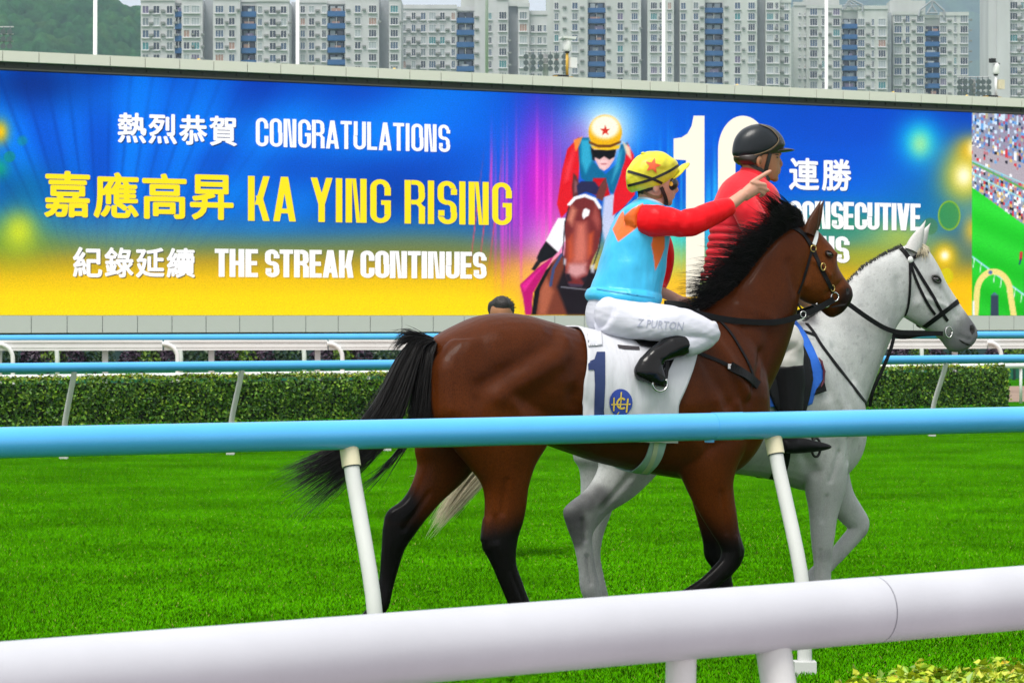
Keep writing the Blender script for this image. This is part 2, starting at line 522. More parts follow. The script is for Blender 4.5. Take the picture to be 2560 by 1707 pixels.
_protos = [blade_patch(4200, .62, .014, .030, 11 + i) for i in range(4)]
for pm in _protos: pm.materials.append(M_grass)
pts = []; ro = []; sc_ = []
yy = 12.4
while yy < 60:
    hw = (yy * 1280 / FPX) * 1.12 + .8
    st = .5
    xx = -hw
    while xx < hw:
        if yy > 43.0 + (xx + 7.3) * .67 - .35: xx += st; continue
        pts.append((xx + rng.uniform(-.05, .05), yy + rng.uniform(-.05, .05), 0.002)); ro.append(rng.uniform(0, 6.28)); sc_.append(rng.uniform(.85, 1.2)); xx += st
    yy += st
grass = gn_scatter('grass', pts, ro, _protos, scale=sc_)
tag(grass, 'short bright green turf of the race track', 'grass', kind='stuff')

def hill(name, prof, Z, depth, col, clump, amp, nx, rows):
    """prof: skyline (x, y) in the picture at distance Z; a wooded slope that climbs towards it"""
    xs = np.linspace(prof[0][0], prof[-1][0], nx); ys = np.interp(xs, [p[0] for p in prof], [p[1] for p in prof])
    v = []; f = []; co = []
    for j in range(rows):
        t = j / (rows - 1); zz = Z + depth * (t - 1)
        for i, x in enumerate(xs):
            P = W(x, ys[i], Z); h = P.z
            p = Vector((P.x, zz, h * math.sin(t * math.pi / 2) ** 1.2)); q = Vector((p.x / clump, p.y / clump, 0))
            d, _ = noise.voronoi(q); crown = max(0, 1 - d[0] * 1.15); n = noise.noise(q * .35 + Vector((0, 0, 5))); c_ = noise.cell(_[0] * 3.7 + Vector((.5, .5, 0)))
            p.z += (crown ** .6 * (.7 + .6 * c_) + n * .6) * amp * min(1, t * 4)
            v.append(p); co.append(np.array(col) * (1 + .38 * c_ + .35 * n) * (.75 + .35 * crown) + np.array((.020, .018, -.002)) * max(0, n))
    n = nx
    for j in range(rows - 1):
        for i in range(n - 1): f.append((j * n + i, j * n + i + 1, (j + 1) * n + i + 1, (j + 1) * n + i))
    o = mesh_obj(name, v, f, mat(name + ' trees', col, rough=.95, spec=.02, attr='Col', var=.35, vscale=.3, bump=1.0, bscale=.5), smooth=True)
    set_col(o.data, np.clip(np.array(co), .004, 1)); tag(o, kind='structure'); return o
hill('wooded_hill', [(-400, -150), (-100, -75), (60, -28), (150, 3), (195, 18), (240, 33), (300, 37), (350, 48), (420, 75), (520, 130), (620, 200)], 1700, 700, (.016, .062, .018), 6.5, 6.0, 380, 150)
hill('distant_hill', [(1500, 60), (1700, 10), (1900, -12), (1990, 12), (2060, 30), (2200, 6), (2330, 5), (2370, 18), (2400, 14), (2440, 22), (2490, 24), (2600, 60), (2800, 160)], 5200, 1400, (.03, .06, .02), 40.0, 18.0, 260, 70)

M_haze = bpy.data.materials.new('haze air'); M_haze.use_nodes = True
_t = M_haze.node_tree; _t.nodes.clear()
_o = _t.nodes.new('ShaderNodeOutputMaterial'); _v = _t.nodes.new('ShaderNodeVolumePrincipled')
_v.inputs['Color'].default_value = (.58, .78, 1.0, 1); _v.inputs['Density'].default_value = .00014
_t.links.new(_v.outputs[0], _o.inputs['Volume'])
mb = MB(); mb.box((-3500, -40, -1.2), (3500, 5600, 620)); haze = mb.build('haze', M_haze); tag(haze, kind='stuff')
# ------------------------------------------------------------------ apartment towers
M_wall = mat('tower render', (.52, .52, .53), rough=.85, spec=.1, var=.12, vscale=.25, stretch=(1, 1, .25))
M_wall2 = mat('tower wall greenish', (.49, .51, .49), rough=.85, spec=.1, var=.14, vscale=.25, stretch=(1, 1, .25))
M_wall3 = mat('shaft wall', (.36, .38, .40), rough=.9, spec=.1, var=.15, vscale=.3, stretch=(1, 1, .25))
M_blue = mat('blue balcony', (.02, .10, .26), rough=.6, var=.1, vscale=.5)
M_frame = mat('window frame', (.62, .63, .63), rough=.5)
M_pane = [mat('glass dark', (.022, .032, .05), rough=.08, spec=.7), mat('glass blue', (.05, .09, .15), rough=.1, spec=.7),
          mat('curtain pale', (.34, .38, .40), rough=.5), mat('curtain grey', (.17, .20, .22), rough=.5), mat('glass teal', (.05, .20, .22), rough=.3),
          mat('curtain warm', (.33, .20, .16), rough=.6), mat('glass violet', (.14, .12, .2), rough=.3)]
M_dark = mat('dark opening', (.012, .016, .02), rough=.8)
M_ac = mat('air conditioner', (.22, .23, .22), rough=.7)

def win_mesh(w, h, pi, nv):
    mb = MB(); fr = .11
    mb.box((-w / 2, -.12, 0), (w / 2, .05, fr), 0); mb.box((-w / 2, -.12, h - fr), (w / 2, .05, h), 0)
    mb.box((-w / 2, -.12, fr), (-w / 2 + fr, .05, h - fr), 0); mb.box((w / 2 - fr, -.12, fr), (w / 2, .05, h - fr), 0)
    for k in range(1, nv):
        x = -w / 2 + w * k / nv; mb.box((x - fr * .4, -.10, fr), (x + fr * .4, .05, h - fr), 0)
    mb.box((-w / 2 + fr, -.02, fr), (w / 2 - fr, .04, h - fr), 1)
    mb.box((-w / 2 - .15, -.45, -.22), (w / 2 + .15, .05, -.03), 2)
    return mb.mesh('window', [M_frame, M_pane[pi], M_wall])
_wc = {}
def window(parent, x, y, z, w, h, wallm=None):
    pi = int(rng.choice([0, 1, 2, 3, 4, 5, 6], p=[.30, .24, .17, .19, .04, .02, .04])); nv = 3 if w > 1.7 else 2
    k = (round(w, 1), round(h, 1), pi, nv)
    if k not in _wc: _wc[k] = win_mesh(k[0], k[1], pi, nv)
    return shared('window', _wc[k], parent, (x, y, z))
_acm = MB().box((-.4, -.5, 0), (.4, .0, .5)).box((-.34, -.52, .06), (.34, -.5, .44)).mesh('air_conditioner', M_ac)

def tower(x0, Z, label, segs, pitch, ybase, wallm, nf=9):
    """segs: (xa, xb, ytop, recess m, kind, [window columns (x, width px, height px)]) in picture pixels"""
    root = empty('apartment_tower', W((segs[0][0] + segs[-1][1]) / 2, HY, Z) - Vector((0, 0, CAMH)))
    o0 = root.location.copy(); k = Z / FPX
    tag(root, label, 'building', 'apartment towers behind the screen')
    mbs = {0: MB(), 1: MB()}
    for (xa, xb, yt, rec, kind, cols) in segs:
        A = W(xa, yt, Z) - o0; B = W(xb, yt, Z) - o0; dark = kind == 'shaft'
        mbs[1 if dark else 0].box((A.x, rec, 0), (B.x, 14 + rec * .01, A.z))
        if not dark: mbs[0].box((A.x - .12, rec - .25, A.z + .001), (B.x + .12, rec + .35, A.z + 1.0))
        ph = pitch * k
        for i in range(nf):
            zc = CAMH - (ybase + i * pitch - HY) * k
            if zc < 20 or zc > A.z - 1.2: continue
            if kind == 'balcony':
                mbp = MB(); wd = B.x - A.x
                mbp.box((A.x + .05, rec - 1.3, zc - 1.15), (B.x - .05, rec - .02, zc - .05), 0)
                mbp.box((A.x + .05, rec - 1.3, zc - 1.30), (B.x - .05, rec - .02, zc - 1.16), 0)
                mbp.box((A.x + .1, rec - .16, zc - .05), (B.x - .1, rec - .01, zc + 1.42), 1)
                for t in (.0, .5, 1.0): mbp.box((A.x + .12 + (wd - .34) * t, rec - 1.25, zc - .05), (A.x + .22 + (wd - .34) * t, rec - 1.18, zc + (1.4 if t != .5 or i % 2 else .3)), 2)
                mbp.box((A.x + .2 + wd * .1, rec - .24, zc), (A.x + wd * .42, rec - .17, zc + 1.2), 3)
                mbp.box((A.x + wd * .55, rec - .24, zc), (A.x + wd * .85, rec - .17, zc + 1.2), 4)
                if rng.uniform() < .6: mbp.box((A.x + wd * rng.uniform(.1, .5), rec - .9, zc), (A.x + wd * rng.uniform(.55, .9), rec - .8, zc + rng.uniform(.4, .9)), 5)
                mbp.build('balcony', [M_blue, M_dark, M_frame, M_pane[int(rng.integers(0, 4))], M_pane[int(rng.integers(0, 4))], M_pane[int(rng.choice([2, 3, 5, 6]))]], root)
            for (cx, cw, ch) in cols:
                P = W(cx, 0, Z) - o0
                if cw < 0:
                    shared('air_conditioner', _acm, root, (P.x, rec - .02, zc - .2), (0, 0, 0), (1.3, 1, 1)); continue
                window(root, P.x, rec - .01, zc - .55, cw * k, ch * k)
                if cw > 13 and rng.uniform() < .5: shared('air_conditioner', _acm, root, (P.x + cw * k * .5 + .75, rec - .02, zc - .1))
    mbs[0].build('wall', wallm, root)
    if mbs[1].v: mbs[1].build('shaft_wall', M_wall3, root)
    return root

ZL, ZR = 719.0, 815.0
tower(0, ZL, 'grey tower at the left end of the row, beside the wooded hill', [
    (352, 437, 3, 0, 'w', [(364, 17, 20), (391, 17, 20), (424, 16, 20), (378, -1, 0), (408, -1, 0)]), (437, 456, 8, 1.2, 'balcony', []),
    (456, 508, 0, -1.4, 'w', [(468, 16, 19), (490, 21, 19)]), (508, 534, -6, 3.0, 'shaft', []), (534, 602, 0, -1.4, 'w', [(550, 21, 19), (581, 16, 19)]),
    (602, 641, 5, 1.2, 'balcony', []), (641, 723, 5, 0, 'w', [(650, 12, 19), (682, 17, 19), (709, 16, 19), (666, -1, 0), (695, -1, 0)])], 30.3, 29, M_wall)
tower(0, ZL + 8, 'grey tower second from the left, behind the second white mast', [
    (726, 748, 3, 3.0, 'shaft', []), (748, 818, 8, 0, 'w', [(757, 13, 19), (779, 15, 19), (810, 12, 19), (794, -1, 0)]), (818, 864, 10, 1.2, 'balcony', []),
    (864, 948, -4, -1.2, 'w', [(895, 16, 19), (932, 20, 19), (871, -1, 0)]), (948, 973, -8, 3.0, 'shaft', []), (973, 1003, 0, -1.2, 'w', [(986, 20, 19)])], 30.3, 28, M_wall)
tower(0, ZL + 30, 'lower grey block with a stepped roof right of the second tower', [
    (1003, 1141, 23, 0, 'w', [(1010, 10, 19), (1034, 11, 19), (1058, 13, 19), (1081, 18, 19), (1106, 13, 19), (1133, 10, 19), (1021, -1, 0), (1046, -1, 0), (1094, -1, 0), (1119, -1, 0)]),
    (1141, 1186, 27, 1.0, 'balcony', []), (1186, 1242, -8, -.6, 'w', [(1192, -1, 0), (1225, 9, 18)]), (1242, 1271, 2, -1.5, 'w', [(1257, 19, 19)]), (1271, 1295, 8, 3.0, 'shaft', []),
    (1295, 1323, 20, -1.5, 'w', [(1308, 19, 19)]), (1323, 1368, 38, 0, 'w', [(1332, 10, 18), (1349, 12, 18), (1362, 8, 18)])], 30.2, 45, M_wall)
tower(0, ZR, 'tallest grey tower with two blue balcony columns in the middle', [
    (1366, 1384, -40, 0, 'w', []), (1384, 1469, -40, -1.0, 'w', [(1391, 11, 18), (1411, -1, 0), (1437, 15, 18), (1455, -1, 0)]), (1469, 1514, -30, 1.2, 'balcony', []),
    (1514, 1602, -40, -1.4, 'w', [(1521, -1, 0), (1550, 15, 18), (1586, 17, 18)]), (1602, 1618, -60, 3.0, 'shaft', []), (1618, 1684, -40, -1.4, 'w', [(1634, 17, 18), (1652, 9, 18), (1673, 9, 18)]),
    (1684, 1699, -60, 3.0, 'shaft', []), (1699, 1730, -40, -.5, 'w', [(1708, 13, 18)]), (1730, 1761, -40, -1.2, 'w', [(1739, 13, 18), (1754, -1, 0)]), (1761, 1808, -30, 1.2, 'balcony', []),
    (1808, 1892, -40, -1.2, 'w', [(1815, -1, 0), (1843, 15, 18), (1878, 18, 18)]), (1892, 1913, -60, 3.0, 'shaft', []), (1913, 1949, -40, -1.2, 'w', [(1924, 17, 18), (1941, 8, 18)]),
    (1949, 1977, 8, 0, 'w', [(1966, 11, 18), (1955, -1, 0)])], 26.8, 20, M_wall2)
tower(0, ZR + 20, 'grey-green tower with a roof truss right of the tallest tower', [
    (1985, 2016, 14, 1.0, 'w', [(2000, 5, 8), (2013, 5, 8)]), (2016, 2104, 22, 0, 'w', [(2034, 19, 18), (2059, 9, 18), (2091, 17, 18), (2074, -1, 0)]), (2104, 2144, 26, 1.2, 'balcony', []),
    (2144, 2219, 24, 0, 'w', [(2153, 17, 18), (2182, 7, 18), (2205, 19, 18), (2170, -1, 0)]), (2219, 2232, 30, 3.0, 'shaft', [])], 26.2, 34, M_wall2)
tower(0, ZR + 28, 'grey-green tower with a roof truss left of the hazy hill', [
    (2232, 2312, 38, 0, 'w', [(2245, 19, 18), (2269, 11, 18), (2300, 17, 18), (2284, -1, 0)]), (2312, 2350, 46, 1.2, 'balcony', []),
    (2350, 2421, 40, 0, 'w', [(2358, 16, 18), (2388, 7, 18), (2410, 19, 18), (2374, -1, 0)])], 26.2, 52, M_wall2)
tower(0, ZR - 60, 'pale grey tower cut by the right edge of the photo', [
    (2471, 2491, -60, 0, 'w', []), (2491, 2524, -60, -.8, 'w', []), (2524, 2640, -60, .3, 'w', [(2535, 19, 18), (2556, 9, 18), (2590, 17, 18), (2548, -1, 0)])], 27.2, 17, M_wall)
# plant rooms and roof trusses
towers = [o for o in COL.objects if o.name.startswith('apartment_tower')]
def on_roof(t, Z, name, boxes=(), bars=(), m=M_wall2):
    mb = MB(); o0 = t.location
    for (xa, ya, xb, yb, d) in boxes:
        A = W(xa, yb, Z) - o0; B = W(xb, ya, Z) - o0; mb.box((A.x, 2, A.z), (B.x, 2 + d, B.z))
    for (xa, ya, xb, yb) in bars:
        A = W(xa, ya, Z) - o0; B = W(xb, yb, Z) - o0
        for yy_ in (-.5,): mb.tube([A + Vector((0, yy_, 0)), B + Vector((0, yy_, 0))], .28, 6)
    mb.build(name, m, t)
on_roof(towers[2], ZL + 30, 'plant_room', [(1152, -12, 1264, 30, 8), (1215, -8, 1322, 14, 6)])
on_roof(towers[4], ZR + 20, 'plant_room', [(2016, -14, 2100, 22, 9)]); on_roof(towers[5], ZR + 28, 'plant_room', [(2228, 0, 2316, 38, 9), (2240, -14, 2280, 0, 6)])
on_roof(towers[4], ZR + 20, 'roof_truss', [], [(2106, 26, 2122, 2), (2122, 2, 2142, 16), (2124, -2, 2156, 14), (2156, 14, 2156, 30), (2108, 15, 2140, 15), (2112, 24, 2122, 8), (2132, 24, 2122, 8), (2122, 2, 2122, 8)], M_wall3)
on_roof(towers[5], ZR + 28, 'roof_truss', [], [(2296, 42, 2300, 26), (2300, 26, 2330, 2), (2330, 2, 2360, 28), (2360, 28, 2360, 46), (2318, 34, 2330, 15), (2342, 34, 2330, 15), (2316, 34, 2344, 34), (2330, 2, 2330, 15)], M_wall3)
# ------------------------------------------------------------------ the big video screen
SCR = Frame(0, 0, 0)
_P0 = Vector(((0 - CX) / FPX * 100.0, 100.0, 0)); _P1 = Vector(((2560 - CX) / FPX * 122.1, 122.1, 0))
_yaw = math.atan2(_P1.y - _P0.y, _P1.x - _P0.x); _mid = (_P0 + _P1) / 2
SCR = Frame(_mid.x, _mid.y, _yaw)
screen = SCR.root('video_screen'); tag(screen, 'giant outdoor video screen with congratulation message behind the horses', 'screen')

def glow_mat(name, attr=None, color=(1, 1, 1), strength=1.0):
    m = bpy.data.materials.new(name); m.use_nodes = True; m.cycles.emission_sampling = 'NONE'; t = m.node_tree; p = t.nodes['Principled BSDF']
    p.inputs['Base Color'].default_value = (.003, .003, .003, 1); p.inputs['Roughness'].default_value = .8; p.inputs['Specular IOR Level'].default_value = .0
    p.inputs['Emission Strength'].default_value = strength; p.inputs['Emission Color'].default_value = (*color, 1)
    if attr:
        a = t.nodes.new('ShaderNodeAttribute'); a.attribute_name = attr
        n = t.nodes.new('ShaderNodeTexNoise'); n.inputs['Scale'].default_value = 22; n.inputs['Detail'].default_value = 1
        c = t.nodes.new('ShaderNodeTexCoord'); t.links.new(c.outputs['Object'], n.inputs['Vector'])
        mr = t.nodes.new('ShaderNodeMapRange'); mr.inputs[1].default_value = .3; mr.inputs[2].default_value = .7; mr.inputs[3].default_value = .86; mr.inputs[4].default_value = 1.14
        t.links.new(n.outputs[0], mr.inputs[0])
        vm = t.nodes.new('ShaderNodeVectorMath'); vm.operation = 'SCALE'
        t.links.new(a.outputs['Color'], vm.inputs[0]); t.links.new(mr.outputs[0], vm.inputs['Scale']); t.links.new(vm.outputs[0], p.inputs['Emission Color'])
    return m
LEDS = .93
M_led = glow_mat('led picture', 'Col', (1, 1, 1), LEDS); M_ledw = glow_mat('led white', None, (1, 1, 1), LEDS); M_ledy = glow_mat('led yellow', None, S(255, 228, 30), LEDS); M_ledc = glow_mat('led cream', None, S(252, 244, 224), LEDS)

M_leds = bpy.data.materials.new('led lettering shadow'); M_leds.use_nodes = True; M_leds.cycles.emission_sampling = 'NONE'
_t = M_leds.node_tree; _t.nodes.clear(); _o = _t.nodes.new('ShaderNodeOutputMaterial'); _e = _t.nodes.new('ShaderNodeEmission'); _e.inputs[0].default_value = (.01, .02, .05, 1); _e.inputs[1].default_value = LEDS
_tr = _t.nodes.new('ShaderNodeBsdfTransparent'); _mx = _t.nodes.new('ShaderNodeMixShader'); _mx.inputs[0].default_value = .25; _t.links.new(_tr.outputs[0], _mx.inputs[1]); _t.links.new(_e.outputs[0], _mx.inputs[2]); _t.links.new(_mx.outputs[0], _o.inputs[0])
ZT, ZB = 9.66, 1.64
A0, A1 = -23.5, 29.0
NX, NZ = 1150, 250
ga = np.linspace(A0, A1, NX); gz = np.linspace(ZB, ZT, NZ)
GA, GZ = np.meshgrid(ga, gz)
wx = SCR.o.x + SCR.d.x * GA; wy = SCR.o.y + SCR.d.y * GA
X = CX + wx / wy * FPX; Y = HY - (GZ - CAMH) / wy * FPX       # picture layout of the message, fixed to the screen
def stops(t, st):
    st = sorted(st); xs = [s_[0] for s_ in st]
    return np.stack([np.interp(t, xs, [s_[1][i] for s_ in st]) for i in range(3)], -1)
# height in the picture as if the screen were seen straight on
T = (ZT - GZ) / (ZT - ZB)
img = stops(T, [(0, (0, 62, 190)), (.2, (0, 92, 232)), (.42, (0, 88, 222)), (.55, (8, 98, 205)), (.64, (45, 115, 165)), (.71, (110, 130, 80)), (.77, (185, 155, 35)), (.84, (236, 190, 12)), (.92, (255, 214, 8)), (1, (255, 220, 12))])
def add(mask, col, amt=1.0):
    global img
    k = np.clip(mask * amt, 0, 1)[..., None]; img = img * (1 - k) + np.array(col, float) * k
def gau(x, y, rx, ry=None):
    ry = ry or rx; return np.exp(-(((X - x) / rx) ** 2 + ((Y - y) / ry) ** 2))
def disc(x, y, r, soft=1.5, ry=None):
    d = np.hypot((X - x), (Y - y) * (r / (ry or r))); return smoothstep(r + soft, r - soft, d)
def polym(pts, soft=1.6):
    pts = np.asarray(pts, float); x0, y0 = pts.min(0) - 6; x1, y1 = pts.max(0) + 6
    out = np.zeros_like(X); sel = (X > x0) & (X < x1) & (Y > y0) & (Y < y1)
    if not sel.any(): return out
    q = np.stack([X[sel], Y[sel]], -1); ins = np.zeros(len(q), bool); j = len(pts) - 1
    for i in range(len(pts)):
        xi, yi = pts[i]; xj, yj = pts[j]
        c = ((yi > q[:, 1]) != (yj > q[:, 1])) & (q[:, 0] < (xj - xi) * (q[:, 1] - yi) / (yj - yi + 1e-12) + xi); ins ^= c; j = i
    d = seg_dist(q, list(pts) + [pts[0]]); sd = np.where(ins, -d, d); out[sel] = smoothstep(soft, -soft, sd); return out
def linem(pts, w, soft=1.2):
    pts = np.asarray(pts, float); x0, y0 = pts.min(0) - w - 4; x1, y1 = pts.max(0) + w + 4
    out = np.zeros_like(X); sel = (X > x0) & (X < x1) & (Y > y0) & (Y < y1)
    if sel.any(): out[sel] = smoothstep(w / 2 + soft, w / 2 - soft, seg_dist(np.stack([X[sel], Y[sel]], -1), list(pts)))
    return out
# rays of light and dark sweeps
ang = np.arctan2(Y - 900, X - 260); ray = .5 + .5 * np.sin(ang * 17 + .6) * np.sin(ang * 7.3); up = smoothstep(.72, .45, T)
add(ray * up, (0, 150, 255), .55); add((1 - ray) ** 2 * up, (0, 45, 140), .35)
for k_ in range(26):
    a_ = -2.75 + k_ * .075; dm = np.abs(ang - a_); add(np.exp(-(dm / .008) ** 2) * smoothstep(.9, .3, T) * smoothstep(900, 300, X), (0, 45, 150), .35)
add(gau(300, 240, 190, 60), (0, 130, 255), .5); add(gau(700, 330, 260, 70), (0, 150, 255), .45); add(gau(80, 210, 150, 60), (0, 40, 120), .75)
add(gau(900, 430, 260, 60), (0, 60, 175), .7); add(gau(1000, 500, 180, 60), (0, 55, 150), .55); add(gau(820, 215, 170, 40), (0, 60, 180), .5); add(gau(560, 480, 160, 60), (0, 140, 240), .4)
add(gau(1180, 300, 160, 90), (0, 120, 250), .4); add(gau(60, 470, 110, 60), (0, 90, 120), .55); add(gau(20, 600, 130, 70), (120, 165, 30), .6); add(gau(330, 590, 180, 50), (90, 150, 150), .35)
add(gau(1050, 620, 220, 50), (120, 125, 60), .5)
# bokeh on the left
add(gau(0, 330, 22, 30), (255, 200, 0), .95); add(disc(24, 392, 14), (20, 150, 90), .5); add(disc(56, 352, 12, 5), (30, 170, 90), .4); add(gau(48, 578, 42, 50), (215, 225, 40), .85); add(gau(0, 420, 22, 26), (20, 190, 90), .6)
# magenta burst and streaks
add(gau(1345, 470, 60, 190) , (205, 25, 205), .95); add(gau(1300, 560, 60, 120), (190, 40, 190), .55); add(gau(1400, 620, 70, 75), (255, 210, 225), .95); add(gau(1330, 690, 80, 50), (255, 190, 60), .7)
add(gau(1395, 520, 38, 150), (235, 60, 160), .6)
for k_ in range(26):
    sx = rng.uniform(1225, 1420); sw = rng.uniform(1.2, 4); add(np.exp(-((X - sx) / sw) ** 2) * np.exp(-((Y - rng.uniform(430, 600)) / rng.uniform(60, 150)) ** 2), (250, 70, 215), .55)
for sx in (1195, 1218, 1243): add(np.exp(-((X - sx - (Y - 500) * -.12) / 1.6) ** 2) * np.exp(-((Y - 540) / 110) ** 2), (255, 60, 90), .8)
add(gau(1512, 300, 80, 75), (120, 215, 255), .85); add(gau(1512, 330, 62, 62), (255, 255, 255), .8); add(gau(1440, 350, 40, 60), (190, 70, 190), .5)
# right hand part
for k_ in range(40):
    sx = rng.uniform(1570, 1800); add(np.exp(-((X - sx) / rng.uniform(1.5, 6)) ** 2) * np.exp(-((Y - rng.uniform(450, 600)) / rng.uniform(60, 130)) ** 2), (40, 190, 255), .45)
add(gau(1650, 590, 90, 55), (60, 235, 215), .9); add(gau(1650, 650, 100, 45), (170, 220, 120), .75); add(gau(1670, 730, 130, 60), (250, 190, 50), .8)
add(gau(2180, 290, 200, 70), (0, 80, 215), .5); add(gau(2080, 560, 160, 50), (60, 150, 70), .7); add(gau(2260, 590, 90, 45), (215, 215, 60), .75); add(gau(2180, 640, 150, 40), (190, 185, 30), .6); add(gau(2330, 500, 120, 90), (20, 105, 130), .5)
add(gau(2400, 610, 60, 60), (70, 105, 110), .7); add(gau(2380, 760, 90, 60), (250, 185, 0), .8)
add(gau(2300, 352, 52, 55), (0, 200, 250), .95); add(gau(2300, 360, 27, 34), (140, 225, 170), 1.0)
add(gau(2412, 440, 62, 75), (235, 205, 10), .95); add(gau(2432, 375, 40, 34), (255, 190, 0), .9); add(gau(2410, 440, 24, 30), (255, 252, 215), 1.0); add(gau(2434, 372, 14, 20), (255, 255, 230), .9)
add(disc(2373, 539, 28, 2, 37), (60, 150, 60), .75); add(disc(2373, 539, 28, 1.5, 37) - disc(2373, 539, 25, 1.5, 34), (165, 195, 20), .8); add(disc(2325, 566, 20, 2, 21), (70, 125, 70), .65)
add(gau(2362, 640, 30, 34), (255, 200, 0), 1.0); add(gau(2362, 639, 12, 13), (255, 255, 235), 1.0); add(disc(2366, 690, 17, 1.5, 20), (215, 205, 10), .8); add(gau(2432, 575, 26, 40), (240, 190, 40), .8)
# the picture of a rider coming head on
def z5(pts): return [(1250 + p_[0] / 2.614, 220 + p_[1] / 2.614) for p_ in pts]
def pz(pts, col, amt=1.0, soft=1.6): add(polym(z5(pts), soft), col, amt)
pz([(400, 1080), (330, 1150), (240, 1330), (228, 1482), (700, 1482), (700, 1250), (450, 1150)], (120, 58, 40)); pz([(430, 1150), (370, 1300), (410, 1400), (440, 1482), (720, 1482), (700, 1200)], (28, 20, 26), 1, 6)
pz([(300, 1240), (260, 1330), (250, 1482), (300, 1482), (350, 1330)], (190, 105, 75), .8, 8); pz([(350, 1100), (240, 1180), (130, 1285), (150, 1370), (165, 1482), (205, 1482), (215, 1340), (300, 1190)], (190, 15, 110)); pz([(300, 1150), (140, 1290), (160, 1330), (230, 1230)], (245, 45, 160), .7, 3)
pz([(225, 1330), (205, 1482), (235, 1482), (262, 1310), (345, 1150), (300, 1190)], (15, 12, 14)); pz([(380, 850), (430, 850), (425, 1000), (380, 1075), (300, 1000), (340, 920)], (248, 246, 250)); pz([(300, 1000), (378, 1072), (345, 1105), (250, 1150), (240, 1110), (262, 1060)], (22, 22, 26)); pz([(240, 1130), (205, 1185), (225, 1195), (262, 1150)], (30, 30, 32))
pz([(680, 700), (760, 690), (750, 900), (690, 1020), (660, 900)], (215, 215, 240), .9, 5)
pz([(515, 320), (440, 400), (405, 540), (372, 760), (400, 850), (470, 775), (510, 640), (520, 500)], (225, 22, 35)); pz([(830, 355), (875, 440), (892, 600), (880, 700), (800, 790), (735, 835), (745, 690), (790, 560)], (228, 22, 38))
pz([(490, 380), (430, 520), (420, 620), (450, 600), (480, 470)], (255, 80, 90), .6, 8); pz([(510, 325), (590, 325), (610, 480), (690, 565), (760, 500), (790, 370), (835, 360), (815, 480), (740, 695), (690, 640), (600, 640), (530, 590), (515, 480)], (10, 105, 150)); pz([(530, 340), (590, 340), (600, 480), (560, 560), (530, 480)], (60, 190, 225), .75, 6); pz([(770, 430), (800, 400), (780, 520), (730, 620)], (90, 205, 235), .6, 6)
pz([(480, 340), (540, 318), (520, 370), (495, 420)], (255, 150, 60), .9); pz([(800, 350), (850, 390), (860, 470), (825, 430)], (255, 225, 190), .9, 3); pz([(610, 590), (690, 590), (720, 700), (660, 720), (600, 690)], (200, 15, 30))
pz([(600, 385), (768, 385), (745, 470), (712, 520), (680, 542), (650, 525), (622, 470)], (236, 186, 186)); pz([(640, 470), (700, 470), (690, 530), (660, 525)], (250, 215, 215), .6, 5); pz([(655, 494), (700, 492), (690, 503), (665, 503)], (190, 90, 100), .8)
pz([(604, 405), (760, 402), (750, 450), (715, 470), (680, 448), (650, 468), (612, 450)], (14, 16, 20)); pz([(590, 385), (612, 400), (620, 480), (604, 470)], (25, 22, 25))
add(disc(1513, 331, 42, 1.6, 44), (238, 178, 12)); add(disc(1513, 318, 36, 9, 30), (255, 250, 235), .95); pz([(578, 345), (640, 372), (720, 372), (792, 345), (788, 362), (720, 390), (640, 390), (582, 364)], (110, 60, 10)); pz([(590, 372), (640, 392), (720, 392), (785, 370), (778, 398), (700, 408), (610, 398)], (240, 195, 30))
st_ = [(688 + (36 if i % 2 == 0 else 15) * math.sin(i * math.pi / 5), 280 - (38 if i % 2 == 0 else 15) * math.cos(i * math.pi / 5)) for i in range(10)]; pz(st_, (215, 45, 30), 1, .9)
pz([(480, 555), (470, 640), (475, 720), (515, 700), (515, 620), (500, 575)], (95, 45, 45)); pz([(692, 585), (700, 650), (670, 740), (628, 720), (640, 660), (670, 610)], (110, 55, 50)); pz([(488, 600), (485, 690), (505, 680), (505, 620)], (170, 110, 120), .7, 4)
pz([(470, 740), (440, 830), (418, 900), (428, 1000), (418, 1130), (425, 1215), (445, 1275), (500, 1298), (545, 1285), (575, 1210), (605, 1120), (640, 1050), (668, 900), (662, 820), (640, 755), (560, 690)], (118, 42, 42))
pz([(470, 770), (440, 860), (470, 900), (500, 800)], (235, 150, 120), .8, 9); pz([(625, 770), (655, 860), (640, 920), (600, 850)], (190, 95, 85), .7, 9); pz([(500, 880), (560, 880), (575, 1060), (560, 1150), (470, 1150), (480, 1020)], (225, 125, 105), .85, 14); pz([(440, 1000), (470, 960), (480, 1100), (440, 1180)], (215, 90, 50), .8, 10); pz([(580, 960), (610, 940), (600, 1080), (575, 1110)], (225, 95, 50), .8, 8)
pz([(450, 1150), (560, 1150), (565, 1210), (500, 1240), (440, 1215)], (225, 165, 165), .9, 9); pz([(424, 1212), (455, 1215), (470, 1260), (440, 1268)], (35, 25, 35), 1, 4); pz([(530, 1245), (565, 1230), (570, 1255), (545, 1275)], (35, 25, 35), 1, 4); pz([(440, 1275), (545, 1285), (535, 1300), (460, 1300)], (70, 50, 70))
pz([(500, 640), (530, 610), (620, 612), (648, 650), (630, 700), (560, 680), (510, 700)], (40, 40, 78)); add(linem(z5([(452, 762), (490, 720), (555, 703), (620, 728), (655, 785)]), 8), (245, 245, 250)); pz([(545, 795), (560, 785), (588, 800), (580, 835), (560, 845), (545, 860), (536, 830)], (252, 245, 248)); add(linem(z5([(452, 772), (425, 880), (410, 1080), (425, 1190)]), 3.0), (30, 30, 45)); add(linem(z5([(655, 790), (668, 900), (650, 1040), (600, 1190)]), 3.0), (30, 30, 45))
